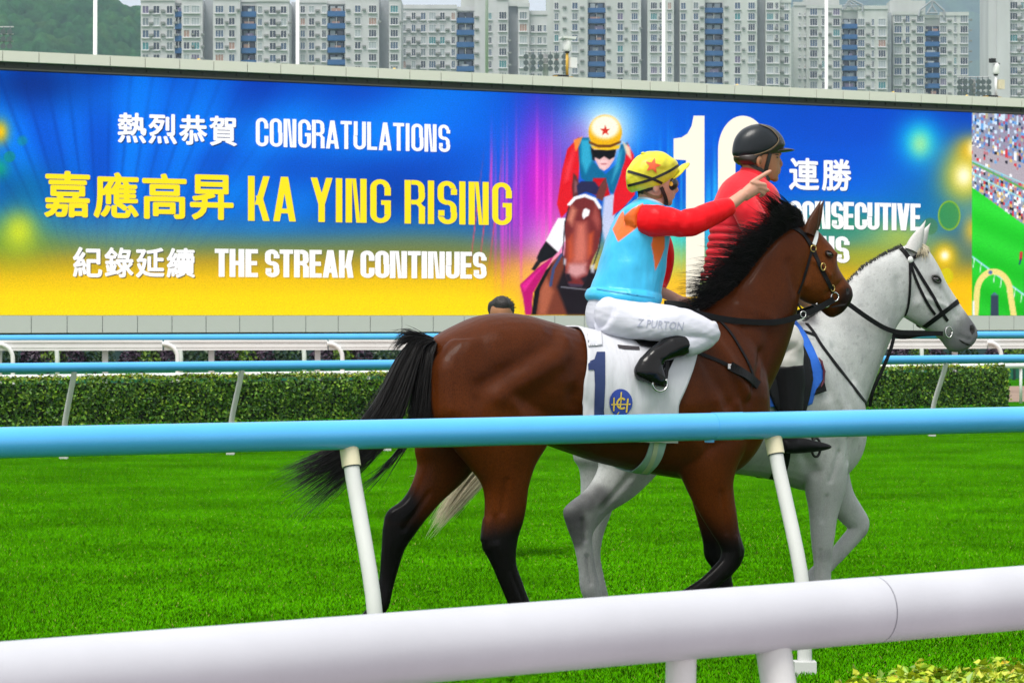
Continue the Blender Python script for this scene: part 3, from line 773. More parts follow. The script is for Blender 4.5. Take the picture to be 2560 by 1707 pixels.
add(linem(z5([(330, 1290), (350, 1180), (400, 1090)]), 7), (60, 75, 120)); add(linem(z5([(400, 1300), (600, 1322)]), 3), (120, 120, 130)); pz([(590, 1160), (620, 1150), (615, 1210), (595, 1205)], (225, 225, 235), .8, 4); pz([(418, 1110), (432, 1120), (430, 1160), (415, 1150)], (220, 220, 230), .8, 3)
# the race picture on the right: crowd, turf, rails, finish arch
rx = smoothstep(2429.4, 2431.2, X); vid = stops(np.clip((Y - 290) / 500, 0, 1), [(0, (50, 205, 55)), (.5, (38, 210, 45)), (1, (30, 190, 35))])
vid += (8 * np.sin((Y + X * -.45) / 14))[..., None]
cl = (Y < 468 + (X - 2430) * .72); ci_ = (np.floor(X / 5.5).astype(int) * 7919 + np.floor((Y - X * .3) / 7.5).astype(int) * 104729) % 4096; tab_ = rng.uniform(0, 1, (4096, 4)); pal_ = np.array([(245, 245, 250), (90, 130, 200), (215, 60, 70), (40, 40, 55), (225, 190, 120), (120, 170, 220), (250, 250, 250), (190, 120, 130)], float); cn = pal_[(tab_[ci_][..., 0] * 8).astype(int)]; cb = tab_[ci_][..., 3]
crowd = np.where((cb < .62)[..., None], cn, np.array((150, 150, 172.0))); steps_ = (np.abs(Y - 390 - (X - 2430) * .35) < 26); crowd = np.where((steps_ & (cb > .2))[..., None], np.array((178, 168, 178.0)), crowd)
top_ = (Y < 350 + (X - 2430) * .3); crowd = np.where((top_ & (cb < .6))[..., None], cn * .75 + np.array((20, 40, 60)), crowd); vid = np.where(cl[..., None], crowd, vid)
img = img * (1 - rx[..., None]) + np.clip(vid, 0, 255) * rx[..., None]
def addv(m, c, a=1.0): add(m * rx, c, a)
addv(linem([(2428, 405), (2700, 545)], 5), (90, 170, 90)); addv(linem([(2428, 432), (2700, 570)], 3.5), (150, 225, 235)); addv(linem([(2428, 640), (2700, 840)], 4), (150, 225, 235)); addv(linem([(2428, 402), (2700, 520)], 2.5), (150, 225, 235))
for k_ in range(12):
    px_ = 2436 + k_ * 17; addv(linem([(px_, 640 + (px_ - 2428) * .735), (px_ - 3, 662 + (px_ - 2428) * .735)], 2), (225, 240, 240)); addv(linem([(px_, 433 + (px_ - 2428) * .5), (px_ + 5, 452 + (px_ - 2428) * .5)], 2), (205, 235, 225))
arch = [(2484 + 42 * math.cos(math.pi * (1 - i / 16)), 735 - 56 * math.sin(math.pi * i / 16)) for i in range(17)]
addv(linem([(2438, 800)] + arch + [(2536, 800)], 15), (240, 222, 130)); addv(disc(2476, 681, 5), (70, 110, 170)); addv(polym([(2477, 738), (2496, 738), (2497, 800), (2476, 800)]), (52, 66, 84)); addv(polym([(2477, 738), (2486, 730), (2496, 738)]), (80, 110, 140)); addv(polym([(2431, 752), (2436, 752), (2437, 800), (2431, 800)]), (240, 240, 240))
addv(linem([(2553, 632), (2552, 648)], 7), (215, 25, 60)); addv(linem([(2552, 648), (2549, 660)], 4), (30, 50, 110))
img = np.clip(img * (1 + rng.normal(0, .012, X.shape))[..., None], 0, 255)
vv = np.stack([GA.ravel(), np.zeros(GA.size), GZ.ravel()], -1)
ii = np.arange(NX * NZ).reshape(NZ, NX); ff = np.stack([ii[:-1, :-1].ravel(), ii[:-1, 1:].ravel(), ii[1:, 1:].ravel(), ii[1:, :-1].ravel()], -1)
me = bpy.data.meshes.new('display'); me.vertices.add(len(vv)); me.vertices.foreach_set('co', vv.ravel()); me.loops.add(ff.size); me.polygons.add(len(ff))
me.loops.foreach_set('vertex_index', ff.ravel()); me.polygons.foreach_set('loop_start', np.arange(len(ff)) * 4); me.update(calc_edges=True)
set_col(me, lin(img.reshape(-1, 3))); me.materials.append(M_led); display = link(bpy.data.objects.new('display', me), screen)

# ---- lettering of the message
def rr(x0, y0, x1, y1, r):
    r = min(r, (x1 - x0) / 2, (y1 - y0) / 2); P = [(x1, (y0 + y1) / 2)]
    for cx_, cy_, a0 in ((x1 - r, y1 - r, 0), (x0 + r, y1 - r, 90), (x0 + r, y0 + r, 180), (x1 - r, y0 + r, 270)):
        if a0 == 90: P.append(((x0 + x1) / 2, y1))
        if a0 == 180: P.append((x0, (y0 + y1) / 2))
        if a0 == 270: P.append(((x0 + x1) / 2, y0))
        for k in range(7):
            a = math.radians(a0 + 15 * k); P.append((cx_ + r * math.cos(a), cy_ + r * math.sin(a)))
    P.append((x1, (y0 + y1) / 2)); return P
def glyph(ch, w, tx, ty):
    """polygons of a condensed capital in a cell w wide and 1 high"""
    out = []; bar = lambda x0, y0, x1, y1: out.append([(x0, y0), (x1, y0), (x1, y1), (x0, y1)])
    def ring(box, i0, i1, r=.2):
        o_ = rr(*box, r); n_ = rr(box[0] + tx, box[1] + ty, box[2] - tx, box[3] - ty, max(r - tx * .8, .035))
        for i in range(i0, i1): out.append([o_[i], o_[i + 1], n_[i + 1], n_[i]])
    dg = lambda xa, ya, xb, yb, t: out.append([(xa, ya), (xa + t, ya), (xb + t, yb), (xb, yb)])
    if ch == 'I': bar(0, 0, w, 1)
    elif ch == 'L': bar(0, 0, tx, 1); bar(tx, 0, w, ty)
    elif ch == 'T': bar(0, 1 - ty, w, 1); bar(w / 2 - tx / 2, 0, w / 2 + tx / 2, 1 - ty)
    elif ch == 'E': bar(0, 0, tx, 1); bar(tx, 0, w, ty); bar(tx, 1 - ty, w, 1); bar(tx, .5 - ty / 2, w * .93, .5 + ty / 2)
    elif ch == 'H': bar(0, 0, tx, 1); bar(w - tx, 0, w, 1); bar(tx, .5 - ty / 2, w - tx, .5 + ty / 2)
    elif ch == 'N': bar(0, 0, tx, 1); bar(w - tx, 0, w, 1); dg(tx, 1, w - tx - tx * .62, 0, tx * .62)
    elif ch == 'A': dg(0, 0, w / 2 - tx * .55, 1, tx); dg(w - tx, 0, w / 2 - tx * .45, 1, tx); bar(w * .27, .18, w * .73, .18 + ty)
    elif ch == 'V': dg(w / 2 - tx * .55, 0, 0, 1, tx); dg(w / 2 - tx * .45, 0, w - tx, 1, tx)
    elif ch == 'W':
        q_ = w / 2; dg(q_ / 2 - tx * .4, 0, 0, 1, tx * .8); dg(q_ / 2 - tx * .4, 0, q_ - tx * .4, 1, tx * .8); dg(q_ * 1.5 - tx * .4, 0, q_ - tx * .4, 1, tx * .8); dg(q_ * 1.5 - tx * .4, 0, w - tx * .8, 1, tx * .8)
    elif ch == 'Y': bar(w / 2 - tx / 2, 0, w / 2 + tx / 2, .42); dg(w / 2 - tx / 2, .40, 0, 1, tx); dg(w / 2 - tx / 2, .40, w - tx, 1, tx)
    elif ch == 'K': bar(0, 0, tx, 1); dg(tx, .36, w - tx, 1, tx); dg(w - tx * 1.02, 0, tx * 1.15, .56, tx)
    elif ch == 'O': ring((0, 0, w, 1), 0, 32)
    elif ch == 'U': ring((0, 0, w, 1), 16, 32); bar(0, .5, tx, 1); bar(w - tx, .5, w, 1)
    elif ch in 'CG':
        ring((0, 0, w, 1), 1, 31); bar(w - tx, .63, w, .81)
        if ch == 'C': bar(w - tx, .19, w, .37)
        else: bar(w - tx, .19, w, .52); bar(w * .52, .52 - ty, w - tx, .52)
    elif ch == 'S':
        ring((0, .5 - ty * .5, w, 1), 1, 24, .19); ring((0, 0, w, .5 + ty * .5), 8, 16, .19) if False else None
        o_ = rr(0, 0, w, .5 + ty * .5, .19); n_ = rr(tx, ty, w - tx, .5 - ty * .5, .06)
        for i in list(range(0, 8)) + list(range(17, 32)): out.append([o_[i], o_[i + 1], n_[i + 1], n_[i]])
        bar(w - tx, .68, w, .81); bar(0, .19, tx, .32)
    elif ch == 'R':
        bar(0, 0, tx, 1); o_ = rr(0, .44, w, 1, .19); n_ = rr(tx, .44 + ty, w - tx, 1 - ty, .06)
        for i in list(range(0, 8)) + list(range(24, 32)): out.append([o_[i], o_[i + 1], n_[i + 1], n_[i]])
        bar(tx, 1 - ty, w / 2, 1); bar(tx, .44, w / 2, .44 + ty); bar(w - tx, 0, w, .40); dg(w - tx, .38, w * .5, .48, tx * .9)
    return out
WID = dict(I=.0, L=.33, T=.37, E=.34, H=.40, N=.41, A=.43, V=.42, W=.60, Y=.42, K=.41, O=.40, U=.40, C=.39, G=.40, S=.38, R=.40)
def sline(name, text, xl, yb, xr, yt, tx, ty, gap, material, dep=-.03, space=.22, yb2=None):
    """one line of capitals between two picture corners on the screen"""
    a0 = SCR.px(xl, yb); a1 = SCR.px(xr, yb2 or yb); top = SCR.px(xl, yt); h = top.z - a0.z
    adv = []
    for ch in text: adv.append(space if ch == ' ' else ((tx if ch == 'I' else max(WID[ch], tx * (3.1 if ch == 'N' else 2.4) if ch not in 'LTE' else tx * 1.9)) + gap))
    sx = (a1.x - a0.x) / (sum(adv) - gap); x = 0; mbt = MB(); dz = 0
    for ch, ad in zip(text, adv):
        if ch != ' ':
            w = ad - gap
            for k, poly in enumerate(glyph(ch, w, tx, ty)):
                v = [(a0.x + (x + p[0]) * sx, dep - .0015 * k, a0.z + p[1] * h) for p in poly]
                ar = sum(v[i][0] * v[(i + 1) % 4][2] - v[(i + 1) % 4][0] * v[i][2] for i in range(4))
                mbt.add(v if ar > 0 else v[::-1], [(0, 1, 2, 3)])
        x += ad
    o = mbt.build(name, material, screen); o['kind'] = 'stuff'; sh = bpy.data.objects.new('lettering_shadow', o.data.copy()); sh.data.materials.clear(); sh.data.materials.append(M_leds); sh.location = (.05, .022, -.045); link(sh, screen); sh['kind'] = 'stuff'; return o
def cjk(name, text, xl, yb, xr, yt, material, bold=.03, dep=-.03, yb2=None):
    a0 = SCR.px(xl, yb); a1 = SCR.px(xr, yb2 or yb); top = SCR.px(xl, yt); h = top.z - a0.z; n = len(text); mbt = MB()
    cw = (a1.x - a0.x) / (n - .06)
    for i, ch in enumerate(text):
        c = bpy.data.curves.new('g', 'FONT'); c.body = ch; c.resolution_u = 3
        o = bpy.data.objects.new('g', c); COL.objects.link(o); bpy.context.view_layer.update()
        m = bpy.data.meshes.new_from_object(o.evaluated_get(bpy.context.evaluated_depsgraph_get()))
        vc = get_co(m); lo = vc.min(0); hi = vc.max(0); s_ = h * (1 - bold * 1.6) / (hi[1] - lo[1]); sw = min(cw * (.94 - bold * 2) / (hi[0] - lo[0]), s_ * 1.12)
        fcs = [tuple(p.vertices) for p in m.polygons]
        for k in range(9):                      # a heavier weight: the stroke drawn again around itself, each a hair further out
            ox, oz = (0, 0) if k == 8 else (math.cos(k * math.pi / 4) * bold * h, math.sin(k * math.pi / 4) * bold * h * .75)
            mbt.add([(a0.x + cw * i + bold * h + (p[0] - lo[0]) * sw + ox, dep - .0015 * k, a0.z + bold * h * .8 + (p[1] - lo[1]) * s_ + oz) for p in vc], fcs)
        bpy.data.objects.remove(o); bpy.data.curves.remove(c)
    o = mbt.build(name, material, screen); o['kind'] = 'stuff'; sh = bpy.data.objects.new('lettering_shadow', o.data.copy()); sh.data.materials.clear(); sh.data.materials.append(M_leds); sh.location = (.05, .022, -.045); link(sh, screen); sh['kind'] = 'stuff'; return o
cjk('headline_characters', '熱烈恭賀', 293, 357, 592, 281, M_ledw, yb2=364)
sline('headline_lettering', 'CONGRATULATIONS', 638, 366, 1122, 295, .125, .115, .055, M_ledw, yb2=378)
cjk('name_characters', '嘉應高昇', 109, 543, 584, 426, M_ledy, yb2=549)
sline('name_lettering', 'KA YING RISING', 619, 552, 1277, 440, .125, .105, .065, M_ledy, yb2=562)
cjk('streak_characters', '紀錄延續', 181, 693, 487, 617, M_ledw, yb2=696)
sline('streak_lettering', 'THE STREAK CONTINUES', 536, 692, 1213, 622, .158, .15, .028, M_ledw, space=.16, yb2=698)
cjk('wins_characters', '連勝', 1971, 475, 2130, 394, M_ledw, yb2=478)
sline('wins_lettering', 'CONSECUTIVE', 1971, 571, 2300, 502, .16, .14, .022, M_ledw, yb2=577)
sline('wins_lettering', 'WINS', 1971, 656, 2120, 589, .16, .14, .022, M_ledw, yb2=660)
mbt = MB(); P = lambda x, y: (lambda q_: (q_.x, -.03, q_.z))(SCR.px(x, y))
mbt.add([P(1714, 742), P(1760, 742), P(1760, 290), P(1733, 290), P(1728, 315), P(1718, 334), P(1703, 344), P(1683, 347), P(1683, 399), P(1714, 401)], [(0, 1, 2, 9), (2, 3, 4, 5, 6, 7, 8, 9)])
mbt.build('numeral', M_ledc, screen)
mbt = MB(); o_ = rr(0, 0, 1, 1, .5); n_ = rr(.345, .13, .655, .87, .155); bl = SCR.px(1794, 742); br = SCR.px(1921, 742); th = SCR.px(1857, 290).z
for i in range(32): mbt.add([(bl.x + p[0] * (br.x - bl.x), -.03, bl.z + (.5 + (p[1] - .5)) * (th - bl.z)) for p in ((o_[i][0], o_[i][1]), (o_[i + 1][0], o_[i + 1][1]), (n_[i + 1][0], n_[i + 1][1]), (n_[i][0], n_[i][1]))], [(0, 1, 2, 3)])
# the nought is tall: keep its ends round
zs = [v[2] for v in mbt.v]
o = mbt.build('numeral', M_ledc, screen)
def stadium(w, h, n=20):
    return None
rw = (br.x - bl.x) / 2; cxn = (bl.x + br.x) / 2; vo = []
def oval(r, ztop, zbot, k=1.15):
    pts_ = []
    for i in range(25): a = math.pi * i / 24; pts_.append((cxn + r * math.cos(a), -.03, ztop - r * k + r * k * math.sin(a)))
    for i in range(25): a = math.pi + math.pi * i / 24; pts_.append((cxn + r * math.cos(a), -.03, zbot + r * k + r * k * math.sin(a)))
    return pts_
Oo = oval(rw, th, bl.z); Oi = oval(rw * .32, th - rw * .72, bl.z + rw * .72, 1.6)
o.data.clear_geometry(); o.data.from_pydata(Oo + Oi, [], [(i, (i + 1) % 50, 50 + (i + 1) % 50, 50 + i) for i in range(50)]); o.data.materials.append(M_ledc) if not o.data.materials else None

# ---- housing: coping panels, dark hood, bottom panels, back
M_panel = mat('pale coping panel', (.74, .72, .66), rough=.55, spec=.3, var=.05, vscale=.8)
M_panel2 = mat('grey base panel', (.60, .60, .59), rough=.55, spec=.3, var=.05, vscale=.8)
M_hood = mat('dark hood', (.028, .027, .022), rough=.6)
M_body = mat('screen housing', (.035, .075, .085), rough=.7)
mb = MB(); mb.box((A0 - .2, .06, 0), (A1 + .2, 3.0, 10.2)); mb.build('housing', M_body, screen)
mb = MB(); mb.box((A0, -.30, ZT + .03), (A1, .05, 9.93)); mb.build('hood', M_hood, screen)
mb = MB(); mb.box((A0, -.34, ZT + .015), (A1, -.31, ZT + .06)); mb.build('hood_lip', mat('hood lip', (.12, .11, .09), rough=.5), screen)
MOD = 1.262
pm = MB().box((.014, -.55, 0), (MOD - .014, -.02, .345)).mesh('coping_panel', M_panel)
pm2 = MB().box((.014, -.25, 0), (MOD - .014, -.02, .57)).mesh('base_panel', M_panel2)
br_m = MB().box((-.05, -.36, 0), (.05, -.30, .07)).mesh('bracket', M_hood)
mb = MB(); mb.box((A0, -.50, 9.935), (A1, 2.9, 10.26)); mb.build('coping_backing', M_body, screen)
mb = MB(); mb.box((A0, -.22, 1.07), (A1, .05, 1.615)); mb.build('base_backing', M_body, screen)
jx = SCR.px(82, 140).x; a_ = jx - math.floor((jx - A0) / MOD) * MOD
while a_ < A1 - MOD:
    shared('coping_panel', pm, screen, (a_, 0, 9.93)); shared('base_panel', pm2, screen, (a_ - .15, 0, 1.06))
    for e_ in (.2, 1.03): shared('bracket', br_m, screen, (a_ + e_ * .97, 0, 9.80))
    a_ += MOD
# ------------------------------------------------------------------ near rails and the hedge in the lower right corner
M_rblue = mat('blue rail paint', (.075, .40, .80), rough=.28, spec=.5, var=.05, vscale=3, bump=.0004, bscale=90)
M_rwhite = mat('white rail plastic', (.45, .46, .50), rough=.35, spec=.5, var=.06, vscale=5, bump=.0003, bscale=60)
M_post = mat('white post plastic', (.58, .59, .58), rough=.4, spec=.4, var=.06, vscale=5)
M_collar = mat('cream collar', (.66, .60, .42), rough=.45, var=.06, vscale=8)
M_seam = mat('seam', (.10, .10, .13), rough=.8)

def rail_line(a, b):
    """a, b: (x picture, distance, height) -> function of t"""
    A = Vector(((a[0] - CX) / FPX * a[1], a[1], a[2])); B = Vector(((b[0] - CX) / FPX * b[1], b[1], b[2]))
    return lambda t: A + (B - A) * t

def t_at_x(L, x):
    lo, hi = -3.0, 4.0
    for _ in range(60):
        m = (lo + hi) / 2; p = L(m)
        if CX + p.x / p.y * FPX < x: lo = m
        else: hi = m
    return (lo + hi) / 2

def round_rail(name, L, t0, t1, rad, material, label, cat='rail', joints=(), joint_mat=None, n=28):
    root = empty(name, Vector((L(.5).x, L(.5).y, 0))); tag(root, label, cat); o0 = root.location
    ends = [t0, *joints, t1]
    for a, b_ in zip(ends[:-1], ends[1:]):
        mb = MB(); seg = max(2, int((b_ - a) * 10)); gap = .0006 if joints else 0
        mb.tube([L(a + gap + (b_ - a - 2 * gap) * i / seg) - o0 for i in range(seg + 1)], rad, n)
        smooth_by_angle(mb.build('rail_tube', material, root), 50)
    for j in joints:
        d = (L(j + .01) - L(j)).normalized()
        mb = MB(); mb.tube([L(j) - d * .004 - o0, L(j) + d * .004 - o0], rad * .985, n); mb.build('joint_seam', joint_mat or M_seam, root, True)
    return root

def bent_post(name, L, t, nrm, rad, rail_r, parent, lean=.24, mats=(M_post, M_collar), collar=.085, low=0.0):
    """collared post: leans away from the rail, then drops straight to the ground"""
    p = L(t) - Vector((0, 0, rail_r * .8)); o0 = parent.location; n_ = Vector((nrm[0], nrm[1], 0)).normalized()
    H_ = p.z; pts = [p]
    for f_, dn in ((.12, .16), (.25, .38), (.38, .60), (.48, .76), (.56, .87), (.64, .95), (.72, .985), (.85, 1.0), (1.0, 1.0)):
        pts.append(Vector((p.x, p.y, H_ * (1 - f_) + low * f_)) + n_ * lean * dn)
    po = MB(); po.tube([q - o0 for q in pts], rad, 16); post = smooth_by_angle(po.build(name, mats[0], parent), 50)
    if collar:
        d = (pts[1] - pts[0]).normalized()
        cm = MB(); cm.tube([pts[0] - d * .015 - o0, pts[0] + d * collar - o0], rad * 1.22, 16); smooth_by_angle(cm.build('collar', mats[1], post), 50).location = (0, 0, 0)
        cm = MB(); cm.tube([pts[0] + d * collar - o0, pts[0] + d * (collar + .004) - o0], rad * 1.1, 16); cm.build('joint_seam', M_seam, post)
    bs = MB(); e = pts[-1] - o0; bs.box((e.x - rad * 1.5, e.y - rad * 1.5, -.02), (e.x + rad * 1.5, e.y + rad * 1.5, .07)); bs.build('footing', mats[0], post)
    return post

NRM = (.515, -.857)
LB = rail_line((0, 11.83, 1.11), (2560, 14.52, 1.11))
jt = t_at_x(LB, 1782)
blue_rail = round_rail('blue_running_rail', LB, -.6, 1.7, .061, M_rblue, 'light blue running rail crossing in front of the bay horse', 'rail', (jt - 1.3, jt), M_rblue)
step = t_at_x(LB, 1775 * 1.0884) - t_at_x(LB, 801 * 1.0884)
for k in range(-2, 4):
    bent_post('rail_post', LB, t_at_x(LB, 872) + step * k, NRM, .0325, .061, blue_rail)
d = (LB(jt + .01) - LB(jt)).normalized(); mb = MB(); p = LB(jt) - blue_rail.location
mb.tube([p - d * .004, p + d * .16], .0625, 28); smooth_by_angle(mb.build('rail_sleeve', M_rblue, blue_rail), 50)
mb = MB(); c = p - d * .02 + Vector((0, 0, -.064)); mb.box(c - Vector((.02, .012, .006)), c + Vector((.022, .012, .006))); mb.build('clip', M_rblue, blue_rail)

LW = rail_line((0, 5.3, .966), (2560, 6.6, .992))
jw = t_at_x(LW, 2190)
white_rail = round_rail('white_crowd_rail', LW, -.5, 1.6, .069, M_rwhite, 'thick white rail across the bottom, nearest the camera', 'rail', (jw,), M_seam, 40)
tt = t_at_x(LW, 1935)
bent_post('rail_post', LW, t_at_x(LW, 1932), (.55, -.83), .030, .069, white_rail, lean=.17, mats=(M_post, M_post), collar=.10)
p = LW(t_at_x(LW, 1705)) - white_rail.location
mb = MB(); mb.tube([p + Vector((0, .02, -.05)), p + Vector((-.010, .03, -.5)), p + Vector((-.012, .03, -p.z))], .031, 20); smooth_by_angle(mb.build('rail_post', M_post, white_rail), 50)
# ------------------------------------------------------------------ far side of the track: rails, hedge, shrubs, barrier, masts
M_leaf = mat('hedge leaf', (.04, .1, .015), rough=.45, spec=.35, attr='Col')
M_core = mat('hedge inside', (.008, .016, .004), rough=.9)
M_white = mat('white paint', (.74, .75, .74), rough=.45, spec=.4, var=.05, vscale=2)
M_grey_post = mat('galvanised post', (.45, .45, .46), rough=.5, var=.1, vscale=3)
M_dirt = mat('sand track', (.26, .19, .15), rough=.95, spec=.05, var=.15, vscale=.8, bump=.01, bscale=8)

def leaf_cloud(n, sampler, size, cols, seed):
    """many small folded leaves; sampler -> (position, outward)"""
    r = np.random.default_rng(seed); v = []; f = []; c = []
    for i in range(n):
        p, out, tint = sampler(r); p = Vector(p); out = Vector(out)
        d = (out * .9 + Vector(r.normal(0, .55, 3))).normalized(); a = d.orthogonal().normalized(); a = Matrix.Rotation(r.uniform(0, 6.28), 3, d) @ a; b_ = d.cross(a)
        L = size * r.uniform(.55, 1.5); w = L * r.uniform(.5, .7)
        q = len(v)
        v += [p - a * L / 2, p + b_ * w / 2 + d * L * .12, p + a * L / 2, p - b_ * w / 2 + d * L * .12]; f += [(q, q + 1, q + 2), (q, q + 2, q + 3)]
        t = r.uniform(); k = min(int(t * len(cols)), len(cols) - 1); g = np.array(cols[k]) * r.uniform(.75, 1.25) * tint
        c += [g] * 4
    me = bpy.data.meshes.new('foliage'); me.from_pydata(v, [], f); me.update(); set_col(me, np.array(c)); return me

HL = rail_line((0, 43.4, 0), (2560, 54.2, 0))
t1h = t_at_x(HL, 2492); t0h = t_at_x(HL, -160)
hedge = empty('hedge', HL((t0h + t1h) / 2)); tag(hedge, 'long clipped green hedge behind the far blue rail', 'hedge')
hd_ = (HL(1) - HL(0)).normalized(); hn_ = Vector((hd_.y, -hd_.x, 0)); hl_ = (HL(t1h) - HL(t0h)).length; HH, HWD = .69, .55
def hedge_sampler(r):
    u = r.uniform(-hl_ / 2, hl_ / 2); k = r.uniform()
    cl = noise.noise(Vector((u * 2.2, 1.3, 0))); bl_ = max(0, noise.noise(Vector((u * .55, 9.1, 2)))) 
    if k < .66:
        z = r.uniform(.02, HH); n_ = noise.noise(Vector((u * 3.1, z * 3.1, 4)))
        p = hd_ * u + hn_ * (HWD / 2 + .09 * n_ + r.normal(0, .025)); p.z = z; out = hn_; yel = bl_ * 1.2 * max(0, noise.noise(Vector((u * 4, z * 5, 8))) + .3)
        tint = np.array([1 + 1.6 * yel, 1 + .9 * yel, 1.0])
    elif k < .93:
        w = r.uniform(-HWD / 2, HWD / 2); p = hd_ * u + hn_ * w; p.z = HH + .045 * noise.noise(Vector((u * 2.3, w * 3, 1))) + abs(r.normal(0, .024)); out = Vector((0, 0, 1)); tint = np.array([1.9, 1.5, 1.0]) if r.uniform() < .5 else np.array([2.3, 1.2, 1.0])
    else:
        w = r.uniform(-HWD / 2, HWD / 2); z = r.uniform(0, HH); p = hd_ * (hl_ / 2 + r.normal(0, .03)) + hn_ * w; p.z = z; out = hd_; tint = np.array([1.6, 1.4, 1.0])
    return p, out, tint
fm = leaf_cloud(46000, hedge_sampler, .052, [(.020, .075, .004), (.045, .135, .007), (.080, .20, .009), (.15, .27, .012)], 3); fm.materials.append(M_leaf)
fo = link(bpy.data.objects.new('foliage', fm), hedge); fo['kind'] = 'stuff'
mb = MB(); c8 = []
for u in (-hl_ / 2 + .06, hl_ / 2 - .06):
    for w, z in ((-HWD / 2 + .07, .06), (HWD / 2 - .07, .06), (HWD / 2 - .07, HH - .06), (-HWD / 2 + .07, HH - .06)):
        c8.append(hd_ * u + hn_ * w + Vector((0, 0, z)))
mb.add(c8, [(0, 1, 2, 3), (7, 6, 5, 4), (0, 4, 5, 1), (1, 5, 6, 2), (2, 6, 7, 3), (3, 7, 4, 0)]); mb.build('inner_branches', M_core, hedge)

dl = rail_line((0, 46.5, 0), (2560, 57.2, 0)); de = rail_line((0, 59, 0), (2560, 70, 0))
mesh_obj('sand_track', [dl(-1.2) + Vector((0, 0, .005)), dl(2) + Vector((0, 0, .005)), de(2) + Vector((0, 0, .005)), de(-1.2) + Vector((0, 0, .005))], [(0, 1, 2, 3)], M_dirt); tag(bpy.data.objects['sand_track'], kind='structure')

# far blue running rail
LF = rail_line((0, 33.1, 1.04), (2560, 40.6, 1.04))
far_blue = round_rail('blue_running_rail', LF, -.3, 1.4, .054, M_rblue, 'light blue running rail beyond the horses, in front of the hedge', 'rail', (), None, 18)
ta, tb = t_at_x(LF, 186), t_at_x(LF, 638)
stp = (t_at_x(LF, 2366) - ta) / max(1, round((t_at_x(LF, 2366) - ta) / (tb - ta)))
for k in range(-2, 9):
    bent_post('rail_post', LF, ta + stp * k, (-.515, .857), .031, .054, far_blue, lean=.30, collar=0)
# low white rail behind the hedge
LV = rail_line((0, 44.9, .69), (2560, 56.2, .69))
low_white = round_rail('white_rail', LV, -.3, 1.4, .05, M_white, 'low white round rail showing just above the hedge', 'rail', (), None, 14)
tp = t_at_x(LV, 2552); sp = 1.75 / (LV(1) - LV(0)).length
for k in range(-11, 3):
    p = LV(tp + sp * k) - low_white.location; mb = MB(); mb.tube([p, (p.x, p.y, 0)], .028, 10); mb.build('rail_post', M_white, low_white, True)
# white box-section rail with gooseneck posts
LX = rail_line((0, 60.4, 1.022), (2560, 64.5, 1.022))
beam = empty('white_beam_rail', Vector((LX(.5).x, LX(.5).y, 0))); tag(beam, 'white box-section rail with gooseneck posts beyond the hedge', 'rail')
bd = (LX(1) - LX(0)).normalized(); bn = Vector((bd.y, -bd.x, 0)); o0 = beam.location
tg = [t_at_x(LX, 408 + 412 * k) for k in range(-2, 7)]
for a_, b_ in zip(tg[:-1], tg[1:]):
    mb = MB()
    for z0, z1, off in ((-.10, -.045, .035), (-.043, .02, .045), (.022, .062, .035), (.064, .105, .06)):
        A = LX(a_ + .0008) - o0; B = LX(b_ - .0008) - o0
        vs_ = [A + bn * off, B + bn * off, B - bn * off, A - bn * off]
        mb.add([Vector((p.x, p.y, 1.022 + z)) for z in (z0, z1) for p in vs_], [(3, 2, 1, 0), (4, 5, 6, 7), (0, 1, 5, 4), (1, 2, 6, 5), (2, 3, 7, 6), (3, 0, 4, 7)])
    mb.build('rail_beam', M_white, beam)
for t_ in tg:
    p = LX(t_) - o0 + bn * .09; pts_ = [p + bd * -.03 + Vector((0, 0, .03))]
    for a in range(0, 91, 15): pts_.append(p + bd * (.28 * math.sin(R(a))) + Vector((0, 0, .03 - .28 + .28 * math.cos(R(a)))))
    pts_.append(Vector((pts_[-1].x, pts_[-1].y, 0))); mb = MB(); mb.tube(pts_, .045, 10); smooth_by_angle(mb.build('gooseneck_post', M_white, beam), 60)
for k in range(-1, 10):
    t_ = t_at_x(LX, 264 + 266 * k); p = LX(t_) - o0 - bn * .12; mb = MB(); mb.box((p.x - .055, p.y - .05, 0), (p.x + .055, p.y + .05, .93)); mb.build('upright', M_grey_post, beam)
# the farthest blue rail
LK = rail_line((0, 64.5, 1.125), (2560, 73, 1.165))
k_blue = round_rail('blue_running_rail', LK, -.2, 1.3, .085, M_rblue, 'light blue rail farthest away, just under the screen', 'rail', (), None, 14)
for k in range(-1, 10):
    p = LK(t_at_x(LK, 452 + 325 * k * .95)) - k_blue.location; mb = MB(); mb.tube([p + Vector((-.1, 0, -.07)), p + Vector((-.02, 0, -.2)), p + Vector((0, 0, -.4)), (p.x, p.y, 0)], .05, 8); mb.build('rail_post', M_white, k_blue, True)
# green panel barrier
M_green = mat('green barrier panel', (.004, .135, .075), rough=.55, var=.08, vscale=2); M_gpost = mat('dark green post', (.004, .03, .025), rough=.6)
LG = rail_line((0, 68, 0), (2560, 77, 0)); barrier = empty('green_barrier', LG(.5)); tag(barrier, 'low dark green panel barrier standing behind the far rails', 'barrier'); o0 = barrier.location
gd = (LG(1) - LG(0)).normalized(); gn = Vector((gd.y, -gd.x, 0)); GL = (LG(1) - LG(0)).length; nP = int(GL / 1.07)
ga_ = math.atan2(gd.y, gd.x)
pmesh = MB().box((.03, -.02, .03), (1.04, .02, .56)).mesh('panel', M_green); qmesh = MB().box((-.03, -.04, 0), (.03, .04, .62)).mesh('post', M_gpost)
for k in range(-4, nP + 4):
    p = LG(0) + gd * (1.07 * k) - o0; shared('panel', pmesh, barrier, p, (0, 0, ga_)); shared('post', qmesh, barrier, p, (0, 0, ga_))
